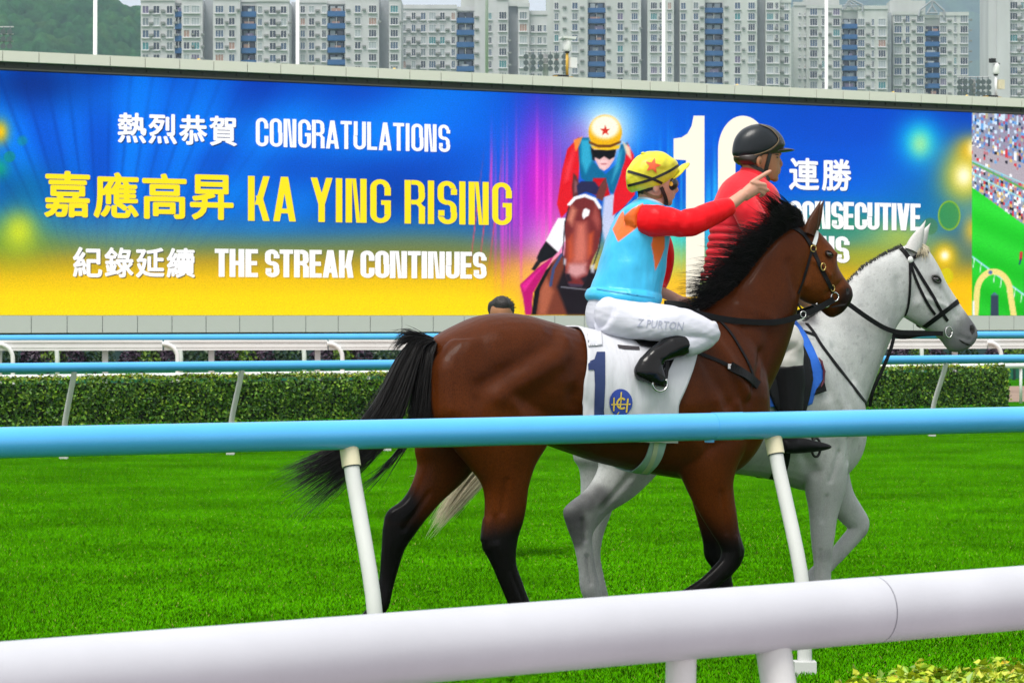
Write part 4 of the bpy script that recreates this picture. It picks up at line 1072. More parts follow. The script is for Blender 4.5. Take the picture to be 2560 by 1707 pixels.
# shrubs in front of the screen
def bush_mesh(r_, h_, cols, seed, n=520):
    def smp(r):
        d = Vector(r.normal(0, 1, 3)).normalized(); k = r.uniform(.75, 1.05) * (1 + .12 * noise.noise(d * 2.3 + Vector((seed, 0, 0))))
        return Vector((d.x * r_ * k, d.y * r_ * k, h_ / 2 + d.z * h_ / 2 * k)), d, np.ones(3)
    me = leaf_cloud(n, smp, .11, cols, seed); me.materials.append(M_leaf); return me
BK = {'dark': (bush_mesh(.42, .95, [(.012, .035, .008), (.02, .055, .01)], 21), 'round dark green shrub below the screen', 'dark green shrubs below the screen'),
      'yellow': (bush_mesh(.36, .85, [(.10, .17, .008), (.06, .13, .01)], 22), 'yellow-green shrub below the screen', 'yellow-green shrubs below the screen'),
      'purple': (bush_mesh(.34, .78, [(.035, .015, .035), (.022, .012, .022)], 23), 'dark purple shrub below the screen', 'purple shrubs below the screen')}
stem_me = MB().tube([(0, 0, 0), (0, 0, .5)], .03, 6).mesh('stem', M_core)
LS = rail_line((0, 72, 0), (2560, 82, 0))
seq = []
for base_x in range(-240, 2700, 240):
    seq += [(base_x + 5, 'dark'), (base_x + 88, 'purple'), (base_x + 131, 'yellow'), (base_x + 176, 'purple')]
cnt_ = {}
for x_s, kd in seq:
    if 1010 < x_s < 2190 or x_s < -60 or x_s > 2620: continue
    p = LS(t_at_x(LS, x_s)); me_, lb, gp = BK[kd]
    cnt_[(kd, x_s < 1500)] = cnt_.get((kd, x_s < 1500), 0) + 1
    no_ = ['first', 'second', 'third', 'fourth', 'fifth', 'sixth', 'seventh', 'eighth', 'ninth', 'tenth', 'eleventh', 'twelfth'][cnt_[(kd, x_s < 1500)] - 1]
    r_ = empty('shrub', p, rng.uniform(0, 6)); tag(r_, lb + (f', {no_} of its colour from the left edge' if x_s < 1500 else f', {no_} of its colour right of the grey horse'), 'shrub', gp); s_ = rng.uniform(.92, 1.1)
    fo = shared('foliage', me_, r_, (0, 0, .08), (0, 0, 0), (s_ * (1.1 if kd == 'dark' else 1), s_, s_)); fo['kind'] = 'stuff'; shared('stem', stem_me, r_)
# masts behind the screen
for i, (x_m, xt, w_, lb) in enumerate(((236, 239, .20, 'white mast in front of the wooded hill'), (744, 744, .18, 'white mast second from the left behind the screen'),
                                       (1217, 1217, .19, 'white mast with a thinner upper part, third from the left'), (1659, 1659, .17, 'white mast fourth from the left, right of the white camera post'), (2066, 2066, .17, 'white mast farthest right behind the screen'))):
    p = W(x_m, HY, 150); p.z = 0; t_ = empty('mast', p); tag(t_, lb, 'mast', 'white masts behind the screen')
    top = 20.0; br_ = 13.5 if i == 2 else 18
    mb = MB(); mb.tube([(0, 0, 0), ((xt - x_m) / FPX * 150 * .8, 0, br_)], [w_ * .55, w_ * .5], 12); mb.build('lower_pole', M_white, t_, True)
    mb = MB(); mb.tube([((xt - x_m) / FPX * 150 * .8, 0, br_), ((xt - x_m) / FPX * 150, 0, top + 6)], [w_ * .40, w_ * .36], 12); mb.build('upper_pole', M_white, t_, True)
# amber domes on the coping
M_amber = mat('amber dome', (.62, .42, .07), rough=.4)
for i, x_b in enumerate((506, 996, 1854, 2245, 2429)):
    p = SCR.m @ Vector((SCR.px(x_b, 150).x, .3, 10.26)); t_ = empty('warning_light', p)
    tag(t_, ['small amber dome lamp on the coping, leftmost', 'small amber dome lamp on the coping above the word CONGRATULATIONS', 'small amber dome lamp on the coping above the black helmet', 'small amber dome lamp on the coping, second from the right', 'small amber dome lamp on the coping below the right floodlight rack'][i], 'warning lamp', 'amber domes along the coping')
    mb = MB(); mb.tube([(0, 0, 0), (0, 0, .03)], .10, 12); mb.build('base', M_white, t_); mb = MB(); mb.sphere((0, 0, .03), (.085, .085, .10), 12, 8, 0, 0); mb.build('dome', M_amber, t_, True)
# camera posts on the coping
M_yel = mat('yellow steel', (.55, .33, .03), rough=.5); M_blk = mat('matt black', (.012, .012, .012), rough=.6)
def cam_post(x_c, h_, lb, small):
    p = SCR.m @ Vector((SCR.px(x_c, 180).x, .45, 10.26)); t_ = empty('camera_post', p, _yaw); tag(t_, lb, 'camera post', 'camera posts on the screen')
    mb = MB(); mb.tube([(0, 0, .12), (0, 0, h_ * .62)], .055, 10); mb.build('post', M_yel if not small else M_white, t_, True)
    mb = MB(); mb.box((-.5, -.2, 0), (-.05, .2, .16)); mb.build('control_box', M_blk, t_); mb = MB(); mb.box((-.55, -.15, 0), (-.51, .15, .13)).box((-.04, -.1, 0), (.2, .1, .12)); mb.build('bracket', M_yel, t_)['kind'] = 'stuff'
    mb = MB(); mb.box((.09, -.12, h_ * .28), (.36, .1, h_ * .52)); mb.build('junction_box', M_white if not small else M_collar, t_)
    mb = MB(); mb.tube([(0, 0, h_ * .62), (0, 0, h_ * .66)], .09, 10); mb.build('collar', M_blk, t_)
    mb = MB(); mb.tube([(0, 0, h_ * .66), (0, 0, h_ * .70), (0, 0, h_ * .88), (-.03, 0, h_ * .94)], [.12, .145, .145, .10], 14); mb.build('camera_body', M_white, t_, True)
    mb = MB()
    if not small: mb.add([(-.25, -.16, h_ * .96), (.28, -.16, h_ * .94), (.2, .16, h_ * .93), (-.25, .16, h_ * .93), (-.28, -.16, h_ * 1.0), (.33, -.16, h_ * 1.01), (.2, .16, h_ * .97), (-.25, .16, h_ * .98)], [(0, 3, 2, 1), (4, 5, 6, 7), (0, 1, 5, 4), (1, 2, 6, 5), (2, 3, 7, 6), (3, 0, 4, 7)]); mb.build('sun_hood', M_white, t_)
    else: mb.box((-.28, -.1, h_ * .95), (-.08, .1, h_ * 1.06)); mb.build('lens_box', M_blk, t_); mb = MB(); mb.tube([(-.1, 0, h_ * 1.0), (.2, 0, h_ * .93)], .02, 6); mb.build('arm', M_blk, t_)
cam_post(1434, 1.58, 'white camera on a yellow post above the coping, left of the fourth mast', False)
cam_post(2508, 1.55, 'camera on a pale post on the coping near the right edge', True)
# floodlight racks far behind
def flood(x0, x1, rows, cols, xp, lb, Zf=270.0):
    p0 = W(xp, HY, Zf); p0.z = 0; t_ = empty('floodlight_rack', p0); tag(t_, lb, 'floodlight', 'floodlight racks behind the screen'); k_ = Zf / FPX
    mb = MB(); mb.tube([(0, .4, 0), (0, .4, CAMH - (rows[0] - 8 - HY) * k_)], .25, 8); mb.build('mast', M_grey_post, t_)
    lm = MB(); lm.tube([(0, -.40, -.05), (0, -.1, 0), (0, .15, .04)], [.24, .19, .08], 10); lm.box((-.04, -.1, .0), (.04, .1, .42)); lamp = lm.mesh('lamp', mat('floodlight body', (.13, .15, .17), rough=.5))
    for ry_ in rows:
        z_ = CAMH - (ry_ - HY) * k_; mb = MB(); mb.tube([((x0 - xp) * k_, 0, z_ + .42), ((x1 - xp) * k_, 0, z_ + .42)], .05, 6); mb.build('crossbar', M_grey_post, t_)
        for c_ in cols:
            if abs(c_ - xp) > 4: o_ = shared('lamp', lamp, t_, ((c_ - xp) * k_, -.1, z_))
flood(1309, 1420, (142, 157, 172), (1315, 1333, 1352, 1376, 1391, 1410), 1364, 'rack of dark floodlights behind the coping, left of the white camera post')
flood(2392, 2478, (205, 219, 234, 246), (2397, 2411, 2425, 2444, 2456, 2470), 2434, 'rack of dark floodlights behind the coping near the right edge')
flood(-80, 34, (80, 98, 116), (-40, -22, -4, 10, 26), -20, 'rack of dark floodlights cut by the left edge in front of the hill')
# shrub bed in the lower right corner
M_leaf2 = mat('yellow green leaf', (.2, .3, .02), rough=.4, spec=.4, attr='Col')
NL = rail_line((2090, 7.5, 0), (2850, 7.9, 0)); nh = empty('golden_hedge', NL(.5)); tag(nh, 'yellow-green leafy hedge top in the lower right corner', 'hedge'); nlv = (NL(1) - NL(0)); nln = nlv.length; nd_ = nlv.normalized(); nn_ = Vector((nd_.y, -nd_.x, 0))
def near_sampler(r):
    u = r.uniform(-nln / 2, nln / 2); w = r.uniform(-.3, .3); top = .605 + .06 * smoothstep(-nln / 2, -nln / 2 + .35, u) + .03 * noise.noise(Vector((u * 9, w * 9, 0)))
    if r.uniform() < .7: p = nd_ * u + nn_ * w; p.z = top + r.normal(0, .012); out = Vector((0, 0, 1))
    else: p = nd_ * u + nn_ * (.3 * (1 if r.uniform() < .5 else -1)); p.z = r.uniform(.05, top); out = nn_
    return p, out, np.array([1.2, .75, 1]) if r.uniform() < .04 else np.ones(3)
fm = leaf_cloud(7500, near_sampler, .026, [(.26, .38, .008), (.36, .46, .012), (.17, .32, .008), (.46, .50, .03)], 9); fm.materials.append(M_leaf2)
fo = link(bpy.data.objects.new('foliage', fm), nh); fo['kind'] = 'stuff'
mb = MB(); c8 = []
for u in (-nln / 2 + .03, nln / 2 - .03):
    for w, z in ((-.26, .0), (.26, .0), (.26, .55), (-.26, .55)): c8.append(nd_ * u + nn_ * w + Vector((0, 0, z)))
mb.add(c8, [(0, 1, 2, 3), (7, 6, 5, 4), (0, 4, 5, 1), (1, 5, 6, 2), (2, 6, 7, 3), (3, 7, 4, 0)]); mb.build('inner_branches', mat('golden hedge inside', (.03, .05, .005), rough=.9), nh)
# ------------------------------------------------------------------ the two horses
BAY = Frame(0.33, 14.8, R(27))
GRY = Frame(1.08, 16.14, R(27))
M_bay = mat('bay coat', (.1, .03, .01), rough=.42, spec=.06, coat=.05, var=.14, vscale=9, bump=.003, bscale=26, attr='Col', grain=.28, gscale=190, stretch=(1, 1, .5))
M_gry = mat('grey coat', (.6, .6, .6), rough=.6, spec=.15, var=.07, vscale=14, bump=.003, bscale=28, attr='Col', grain=.10, gscale=190, stretch=(1, 1, .6))
M_black = mat('black leather', (.005, .005, .006), rough=.5, spec=.15, var=.25, vscale=40, bump=.0006, bscale=300)
M_brass = mat('brass', (.55, .4, .13), rough=.3, metal=1.0)
M_steel = mat('steel', (.6, .6, .6), rough=.25, metal=1.0)
M_eye = mat('horse eye', (.008, .005, .004), rough=.05, spec=.8, coat=1.0)
M_hair_b = mat('black hair', (.006, .005, .005), rough=.5, spec=.25, var=.5, vscale=60)
M_hair_w = mat('cream hair', (.62, .55, .40), rough=.6, spec=.3, var=.25, vscale=60)

def muscles(me, fr, items):
    """items: (polyline in picture, side offset, radius m, amount m, which side) -> pushes the skin out or in"""
    co = get_co(me); no = get_no(me)
    disp = np.zeros(len(co))
    for pts, q, rad, amt, sides in items:
        l = [fr.px(p[0], p[1], q) for p in pts]; l2 = [(p.x, p.z) for p in l]
        if len(l2) == 1: l2 = l2 * 2
        d = seg_dist(co[:, [0, 2]], l2)
        w = np.exp(-(d / rad) ** 2) * smoothstep(.02, .09, (-co[:, 1] if sides == 'near' else np.abs(co[:, 1])))
        disp += amt * w * np.abs(no[:, 1]) ** .5
    set_co(me, co + no * disp[:, None])

def ear(fr, base0, base1, tip, q, mb, back=(0, 0)):
    """a pointed leaf-shaped cup"""
    b0 = fr.px(*base0, q); b1 = fr.px(*base1, q); t = fr.px(*tip, q)
    rings = []
    for i in range(9):
        s_ = i / 8; c0 = b0.lerp(t, s_); c1 = b1.lerp(t, s_)
        bul = math.sin(math.pi * min(1, s_ * .75 + .22)) ** .7
        mid = (c0 + c1) / 2; half = (c1 - c0) / 2 * (1 + .55 * math.sin(math.pi * s_))
        wd = .026 * (1 - s_) ** .7 + .002
        rings.append([tuple(mid + half * math.cos(k * math.pi / 7) + Vector((0, wd * math.sin(k * math.pi / 7), 0))) for k in range(14)])
    n = 14; v = [p for r in rings for p in r]; f = []
    for i in range(8):
        for k in range(n): f.append((i * n + k, i * n + (k + 1) % n, (i + 1) * n + (k + 1) % n, (i + 1) * n + k))
    mb.add(v, f)

def strands(name, roots, material, parent, r0=.0022, seg=9):
    """roots: list of polylines (local vectors) -> thin tapering three sided hairs"""
    v = []; f = []
    for pts in roots:
        pts = [Vector(r) for r in catmull([list(p) for p in pts], max(2, seg // (len(pts) - 1)))]
        n0 = len(v); m = len(pts)
        for i, p in enumerate(pts):
            t = (pts[min(i + 1, m - 1)] - pts[max(i - 1, 0)]).normalized()
            a = t.cross(Vector((0.3, 1, 0.2))).normalized(); b = t.cross(a)
            rr = r0 * (1 - (i / (m - 1)) ** 2.2 * .93)
            for k in range(3):
                th = k * 2.0944
                v.append(tuple(p + (a * math.cos(th) + b * math.sin(th)) * rr))
        for i in range(m - 1):
            for k in range(3):
                f.append((n0 + i * 3 + k, n0 + i * 3 + (k + 1) % 3, n0 + (i + 1) * 3 + (k + 1) % 3, n0 + (i + 1) * 3 + k))
    o = mesh_obj(name, v, f, material, parent, smooth=True)
    o['kind'] = 'stuff'
    return o

# ---- bay racehorse
bay = BAY.root('racehorse')
tag(bay, 'dark bay racehorse with black tail and windswept mane, nearest the blue rail', 'horse')
b = Blob()
b.pairs(BAY, [(1074, 868, 1078, 950, .05, 0), (1092, 846, 1090, 1000, .16, 0), (1150, 813, 1148, 1045, .245, 0), (1215, 788, 1215, 1080, .29, 0),
              (1290, 786, 1290, 1095, .30, 0), (1360, 803, 1360, 1108, .29, 0), (1430, 823, 1430, 1132, .285, 0), (1500, 836, 1500, 1155, .30, 0),
              (1580, 834, 1580, 1173, .31, 0), (1660, 815, 1660, 1188, .30, 0), (1730, 790, 1730, 1197, .265, 0), (1785, 775, 1790, 1192, .24, 0),
              (1830, 800, 1838, 1172, .215, 0), (1868, 860, 1874, 1130, .175, 0), (1892, 940, 1893, 1085, .12, 0)], ex=2.25, n=32)
b.pairs(BAY, [(1690, 800, 1850, 1130, .19, 0), (1755, 766, 1904, 1000, .16, 0), (1812, 734, 1948, 905, .135, 0), (1858, 686, 1978, 815, .11, 0),
              (1896, 636, 1992, 745, .092, 0), (1938, 590, 2004, 705, .08, 0), (1985, 562, 2022, 670, .07, 0)], n=28)
b.pairs(BAY, [(1995, 560, 1985, 690, .05, 0), (2030, 569, 1988, 733, .075, 0), (2060, 600, 2003, 747, .088, 0), (2079, 626, 2018, 755, .092, 0),
              (2083, 655, 2033, 761, .082, 0), (2097, 682, 2047, 767, .068, 0), (2114, 705, 2058, 778, .058, 0), (2125, 722, 2070, 787, .054, 0),
              (2124, 745, 2084, 790, .047, 0), (2110, 764, 2094, 785, .03, 0)], n=24, ex=2.2)
NH = -.15
b.pairs(BAY, [(1330, 850, 1130, 850, .08, -.13), (1385, 930, 1090, 900, .13, -.135), (1395, 1000, 1081, 985, .145, -.14), (1385, 1060, 1090, 1050, .14, NH), (1365, 1110, 1133, 1115, .115, NH), (1335, 1160, 1180, 1172, .09, NH),
              (1318, 1215, 1207, 1210, .073, NH), (1312, 1267, 1215, 1250, .06, NH), (1305, 1305, 1212, 1300, .05, NH), (1294, 1338, 1207, 1345, .046, NH),
              (1288, 1375, 1209, 1368, .043, NH), (1289, 1412, 1231, 1412, .034, NH), (1303, 1452, 1250, 1457, .031, NH), (1324, 1508, 1273, 1511, .031, NH),
              (1340, 1545, 1287, 1550, .037, NH), (1356, 1575, 1312, 1585, .031, NH), (1378, 1597, 1318, 1604, .045, NH), (1392, 1628, 1318, 1632, .056, NH)], n=22)
FH = .14
b.pairs(BAY, [(1290, 860, 1110, 860, .08, .13), (1330, 960, 1075, 960, .13, FH), (1290, 1050, 1052, 1060, .12, FH), (1222, 1120, 1040, 1119, .10, FH), (1182, 1172, 1046, 1164, .08, FH), (1150, 1208, 1030, 1215, .063, FH),
              (1102, 1252, 1006, 1252, .054, FH), (1062, 1298, 971, 1278, .05, FH), (1031, 1340, 961, 1310, .045, FH), (1008, 1375, 958, 1350, .041, FH),
              (991, 1430, 953, 1420, .031, FH), (979, 1474, 948, 1466, .03, FH), (967, 1520, 932, 1506, .037, FH), (938, 1560, 905, 1538, .031, FH),
              (922, 1598, 876, 1572, .047, FH), (906, 1630, 860, 1602, .05, FH)], n=22)
NF = -.14
b.pairs(BAY, [(1870, 930, 1720, 930, .05, -.12), (1884, 1010, 1690, 1010, .085, -.13), (1868, 1100, 1690, 1110, .095, NF), (1842, 1155, 1698, 1170, .09, NF), (1829, 1200, 1712, 1203, .08, NF), (1831, 1238, 1730, 1243, .066, NF),
              (1838, 1282, 1751, 1283, .056, NF), (1845, 1330, 1784, 1335, .046, NF), (1857, 1374, 1804, 1366, .044, NF), (1852, 1402, 1806, 1386, .041, NF),
              (1834, 1428, 1799, 1402, .036, NF), (1792, 1466, 1758, 1443, .03, NF), (1746, 1500, 1717, 1471, .029, NF), (1712, 1524, 1680, 1495, .035, NF),
              (1690, 1555, 1658, 1537, .03, NF), (1668, 1590, 1622, 1562, .044, NF), (1648, 1612, 1610, 1590, .045, NF)], n=22)
FF = .14
b.pairs(BAY, [(1850, 1050, 1730, 1050, .09, .12), (1840, 1150, 1722, 1150, .09, FF), (1816, 1220, 1728, 1220, .07, FF), (1812, 1300, 1747, 1300, .052, FF), (1814, 1350, 1761, 1355, .045, FF),
              (1818, 1388, 1765, 1393, .044, FF), (1823, 1425, 1783, 1420, .034, FF), (1830, 1466, 1793, 1468, .03, FF), (1834, 1505, 1797, 1507, .036, FF),
              (1842, 1535, 1811, 1545, .03, FF), (1858, 1558, 1812, 1562, .045, FF), (1868, 1588, 1811, 1590, .055, FF)], n=22)
b.ball(BAY.px(1830, 1385, -.14), (.05, .044, .052)); b.ball(BAY.px(1790, 1375, .14), (.05, .044, .055)); b.ball(BAY.px(1222, 1362, -.15), (.03, .036, .04)); b.ball(BAY.px(980, 1294, .14), (.024, .032, .034)); b.ball(BAY.px(2080, 781), (.035, .032, .022)); b.ball(BAY.px(2116, 738), (.028, .038, .028)); b.ball(BAY.px(2070, 636, 0), (.026, .084, .018))
bay_me = b.fuse('horse_body', .0100, smooth=5, grow=.0042)
muscles(bay_me, BAY, [
    ([(1240, 990), (1330, 930), (1410, 880)], -.25, .055, .022, 'both'),      # thigh to flank ridge
    ([(1200, 965), (1290, 905), (1385, 850)], -.25, .045, -.016, 'both'),     # groove above it
    ([(1430, 990), (1448, 1060)], -.25, .05, -.03, 'both'),                   # hollow of the flank
    ([(1405, 830), (1425, 900), (1440, 950)], -.25, .045, -.012, 'both'),
    ([(1405, 850)], -.2, .04, .018, 'both'),                                  # hip bone
    ([(1110, 930), (1120, 1020)], -.2, .05, .014, 'both'),
    ([(1180, 1000), (1190, 1060)], -.2, .03, -.010, 'both'),
    ([(1790, 860), (1860, 985)], -.2, .035, .016, 'both'),                    # shoulder blade ridge
    ([(1745, 900), (1800, 1010)], -.2, .035, -.012, 'both'),
    ([(1775, 1000), (1790, 1060)], -.2, .05, .018, 'both'),                   # triceps
    ([(1700, 1050), (1760, 1110)], -.2, .035, -.014, 'both'),
    ([(1865, 700), (1910, 850), (1890, 940)], -.1, .03, -.008, 'both'),
    ([(1968, 660), (1985, 720)], -.08, .03, -.009, 'both'),                  # behind the jaw
    ([(2015, 715)], -.08, .035, .012, 'both'),                                # cheek
    ([(2070, 690), (2030, 650)], -.07, .010, .008, 'both'),                   # cheek bone
    ([(2062, 735), (2110, 700)], -.06, .014, -.010, 'both'),
    ([(2075, 766), (2108, 757)], -.05, .006, -.009, 'both'),                  # mouth
    ([(2118, 728)], -.05, .008, -.012, 'both'),                               # nostril
    ([(2070, 634)], -.08, .014, .012, 'both'),                                # brow
    ([(1250, 1200), (1245, 1280)], -.16, .015, -.008, 'near'), ([(1222, 1300), (1216, 1350)], -.18, .010, .010, 'near'), ([(1236, 1290), (1238, 1350)], -.18, .010, -.009, 'near'),
    ([(1275, 1420), (1310, 1510)], -.18, .006, -.006, 'near'), ([(1060, 1230), (1000, 1320)], .14, .014, -.008, 'both'), ([(1840, 1345), (1845, 1390)], -.18, .012, .007, 'near'),
    ([(1650, 1000), (1600, 1080), (1540, 1120)], -.3, .03, -.008, 'both'), ([(1900, 880), (1850, 1000)], -.15, .02, -.010, 'both'), ([(1830, 1010), (1850, 1080)], -.2, .022, .010, 'both'),
    ([(1150, 870), (1240, 830)], -.2, .05, .008, 'both'), ([(1280, 1010), (1330, 1080)], -.28, .03, .010, 'both'), ([(1860, 760), (1930, 800)], -.12, .03, .008, 'both'),
    ([(1790, 1230), (1810, 1330)], -.16, .014, -.007, 'near'),
])
co = get_co(bay_me)
co[:, 2] = np.maximum(co[:, 2], .002); set_co(bay_me, co)
x_, y_, z_ = co.T
base = np.array([.088, .0200, .0028]); dark = np.array([.025, .0062, .0020]); blk = np.array([.0045, .004, .004]); tan = np.array([.155, .042, .005])
nz = vnoise(co[::1], 3.0)
rgb = np.tile(base, (len(co), 1))
k = smoothstep(1.0, 1.45, z_)[:, None] * .45; rgb = rgb * (1 - k) + dark * k                     # darker topline
k = (smoothstep(.25, .9, x_) * smoothstep(.7, 1.0, z_) * (1 - smoothstep(1.6, 1.75, z_)))[:, None] * .30; rgb = rgb * (1 - k) + dark * k
hd = BAY.px(2045, 690); hdist = np.hypot(x_ - hd.x, z_ - hd.z)
k = (smoothstep(.26, .1, hdist))[:, None] * .5; rgb = rgb * (1 - k) + tan * k
nz_p = BAY.px(2112, 760); k = smoothstep(.12, .05, np.hypot(x_ - nz_p.x, z_ - nz_p.z))[:, None] * .9; rgb = rgb * (1 - k) + blk * k
leg = np.zeros(len(co))
# black points: from knees and hocks downwards, running up the back of the gaskin
for (px0, px1, q) in (((1300, 1255), (1300, 1335), -.15), ((1100, 1235), (1100, 1330), .14), ((1800, 1270), (1800, 1375), -.14), ((1800, 1250), (1800, 1360), .14)):
    za = BAY.px(*px0, q).z; zb = BAY.px(*px1, q).z; xc = BAY.px(px0[0], px0[1], q).x
    m = (np.abs(x_ - xc) < .55) & (np.sign(y_) == np.sign(q))
    leg = np.maximum(leg, np.where(m, smoothstep(za, zb, z_ + nz * .05), 0))
hk = BAY.px(985, 1262, .14); k2 = smoothstep(.17, .07, np.hypot(x_ - hk.x, z_ - hk.z)) * (y_ > 0); leg = np.maximum(leg, k2)
rgb = rgb * (1 - leg[:, None]) + blk * leg[:, None]
rgb *= (1 + .25 * nz)[:, None]
set_col(bay_me, rgb)
bay_me.materials.append(M_bay)
bay_body = link(bpy.data.objects.new('body', bay_me), bay)
bay_bvh = bvh_of(bay_me)
mb = MB(); ear(BAY, (2008, 580), (2034, 592), (2052, 500), -.05, mb); mb.build('ear', M_bay, bay, True)
mb = MB(); ear(BAY, (2014, 576), (2040, 584), (2060, 500), .06, mb); mb.build('ear', M_bay, bay, True)
for o in bay.children:
    if o.name.startswith('ear'): set_col(o.data, np.array([.05, .018, .008]))

# ---- grey horse
gry = GRY.root('lead_pony')
tag(gry, 'light grey horse walking on the far side of the bay, black bridle', 'horse')
b = Blob()
b.pairs(GRY, [(1478, 900, 1480, 1000, .06, 0), (1500, 850, 1500, 1060, .17, 0), (1550, 820, 1550, 1110, .24, 0), (1620, 806, 1620, 1142, .265, 0),
              (1700, 812, 1700, 1165, .265, 0), (1790, 824, 1790, 1178, .275, 0), (1870, 826, 1870, 1187, .28, 0), (1940, 815, 1940, 1200, .265, 0),
              (2000, 803, 2000, 1222, .235, 0), (2050, 825, 2050, 1222, .21, 0), (2095, 880, 2098, 1195, .17, 0), (2132, 960, 2134, 1155, .12, 0), (2148, 1030, 2148, 1110, .07, 0)], ex=2.25, n=32)
b.pairs(GRY, [(1950, 805, 2105, 1135, .17, 0), (2010, 806, 2152, 1025, .14, 0), (2062, 765, 2188, 932, .115, 0), (2110, 716, 2216, 864, .095, 0),
              (2158, 668, 2238, 816, .082, 0), (2210, 638, 2258, 790, .075, 0), (2258, 615, 2285, 760, .07, 0)], n=28)
b.pairs(GRY, [(2268, 610, 2258, 790, .06, 0), (2308, 618, 2276, 801, .078, 0), (2335, 657, 2298, 813, .09, 0), (2355, 700, 2322, 827, .085, 0),
              (2378, 735, 2343, 840, .07, 0), (2398, 765, 2358, 853, .06, 0), (2418, 792, 2368, 868, .055, 0), (2434, 815, 2380, 877, .053, 0),
              (2439, 836, 2394, 879, .047, 0), (2430, 857, 2408, 874, .03, 0)], n=24, ex=2.2)
q = -.13
b.pairs(GRY, [(1700, 900, 1530, 900, .09, q), (1735, 1000, 1500, 1000, .125, q), (1730, 1060, 1494, 1060, .13, q), (1695, 1125, 1492, 1130, .12, q), (1636, 1187, 1500, 1168, .09, q), (1582, 1240, 1470, 1222, .07, q),
              (1525, 1277, 1425, 1258, .055, q), (1500, 1303, 1410, 1278, .048, q), (1479, 1335, 1419, 1313, .043, q), (1480, 1378, 1438, 1365, .034, q),
              (1490, 1434, 1449, 1425, .031, q), (1501, 1480, 1454, 1474, .037, q), (1511, 1510, 1470, 1512, .031, q), (1528, 1532, 1472, 1536, .045, q), (1540, 1562, 1470, 1564, .055, q)], n=22)
q = .13
b.pairs(GRY, [(1620, 960, 1490, 960, .12, q), (1600, 1050, 1452, 1050, .12, q), (1562, 1120, 1438, 1138, .11, q), (1548, 1180, 1453, 1172, .085, q), (1536, 1240, 1456, 1228, .065, q), (1524, 1285, 1448, 1298, .05, q),
              (1507, 1330, 1450, 1338, .045, q), (1498, 1382, 1456, 1384, .034, q), (1505, 1430, 1468, 1434, .03, q), (1516, 1480, 1478, 1484, .036, q),
              (1524, 1508, 1492, 1514, .03, q), (1540, 1530, 1492, 1534, .045, q), (1550, 1554, 1490, 1556, .052, q)], n=22)
q = -.13
b.pairs(GRY, [(2125, 960, 2010, 960, .06, q), (2132, 1060, 2000, 1060, .095, q), (2121, 1130, 2005, 1130, .092, q), (2113, 1185, 2014, 1190, .08, q), (2109, 1225, 2018, 1235, .067, q), (2098, 1262, 2024, 1264, .056, q),
              (2088, 1302, 2028, 1305, .047, q), (2084, 1335, 2030, 1337, .044, q), (2079, 1368, 2033, 1367, .04, q), (2076, 1406, 2037, 1410, .031, q),
              (2075, 1449, 2037, 1449, .031, q), (2080, 1478, 2038, 1480, .037, q), (2089, 1500, 2052, 1507, .03, q), (2100, 1514, 2052, 1520, .045, q), (2110, 1536, 2048, 1538, .054, q)], n=22)
q = .13
b.pairs(GRY, [(2120, 1080, 2030, 1080, .09, q), (2112, 1150, 2036, 1150, .09, q), (2126, 1222, 2060, 1236, .07, q), (2150, 1264, 2086, 1282, .055, q), (2169, 1298, 2114, 1312, .045, q), (2165, 1329, 2125, 1318, .042, q),
              (2146, 1353, 2112, 1334, .034, q), (2110, 1393, 2084, 1368, .03, q), (2086, 1417, 2060, 1394, .03, q), (2068, 1436, 2040, 1411, .036, q), (2046, 1458, 2020, 1428, .03, q),
              (2034, 1478, 2002, 1440, .044, q), (2020, 1496, 1992, 1458, .045, q)], n=22)
b.ball(GRY.px(2058, 1340, -.13), (.050, .043, .055)); b.ball(GRY.px(2058, 1470, -.13), (.042, .036, .04)); b.ball(GRY.px(2150, 1308, .13), (.052, .043, .05)); b.ball(GRY.px(2392, 867), (.045, .035, .022)); b.ball(GRY.px(2428, 838), (.03, .04, .028))
gry_me = b.fuse('horse_body', .0100, smooth=5, grow=.0042)
muscles(gry_me, GRY, [
    ([(2040, 900), (2110, 1030)], -.2, .04, .016, 'both'), ([(2100, 870), (2140, 950)], -.2, .03, -.014, 'both'),
    ([(2060, 1010), (2080, 1080)], -.2, .05, .016, 'both'), ([(2000, 1130), (2040, 1180)], -.2, .03, -.014, 'both'),
    ([(2120, 1100), (2125, 1150)], -.2, .022, -.016, 'both'), ([(2145, 1080)], -.2, .04, .016, 'both'),
    ([(2245, 700), (2255, 780)], -.08, .028, -.009, 'both'), ([(2295, 760)], -.08, .036, .012, 'both'),
    ([(2370, 770), (2310, 745)], -.07, .012, .008, 'both'), ([(2395, 840), (2425, 850)], -.05, .006, -.010, 'both'),
    ([(2428, 826)], -.05, .010, -.016, 'both'), ([(2338, 688)], -.08, .016, .010, 'both'), ([(2345, 720), (2390, 790)], -.06, .014, -.008, 'both'),
    ([(1560, 1190), (1500, 1270)], -.16, .02, -.008, 'near'), ([(2052, 1375), (2050, 1450)], -.17, .007, -.008, 'near'), ([(2060, 1240), (2056, 1300)], -.17, .012, -.008, 'near'), ([(1455, 1300), (1462, 1350)], -.17, .010, -.008, 'near'), ([(1468, 1390), (1478, 1460)], -.17, .007, -.008, 'near'), ([(2075, 1200), (2090, 1130)], -.2, .014, -.008, 'both'),
])
co = get_co(gry_me); co[:, 2] = np.maximum(co[:, 2], .002); set_co(gry_me, co)
x_, y_, z_ = co.T
rgb = np.tile(np.array([.44, .455, .45]), (len(co), 1)); n1 = vnoise(co, 6.0); n2 = vnoise(co, 75.0, 5); n3 = vnoise(co, 2.2, 9)
gk = np.array([.30, .31, .32]); dk = np.array([.07, .07, .075])
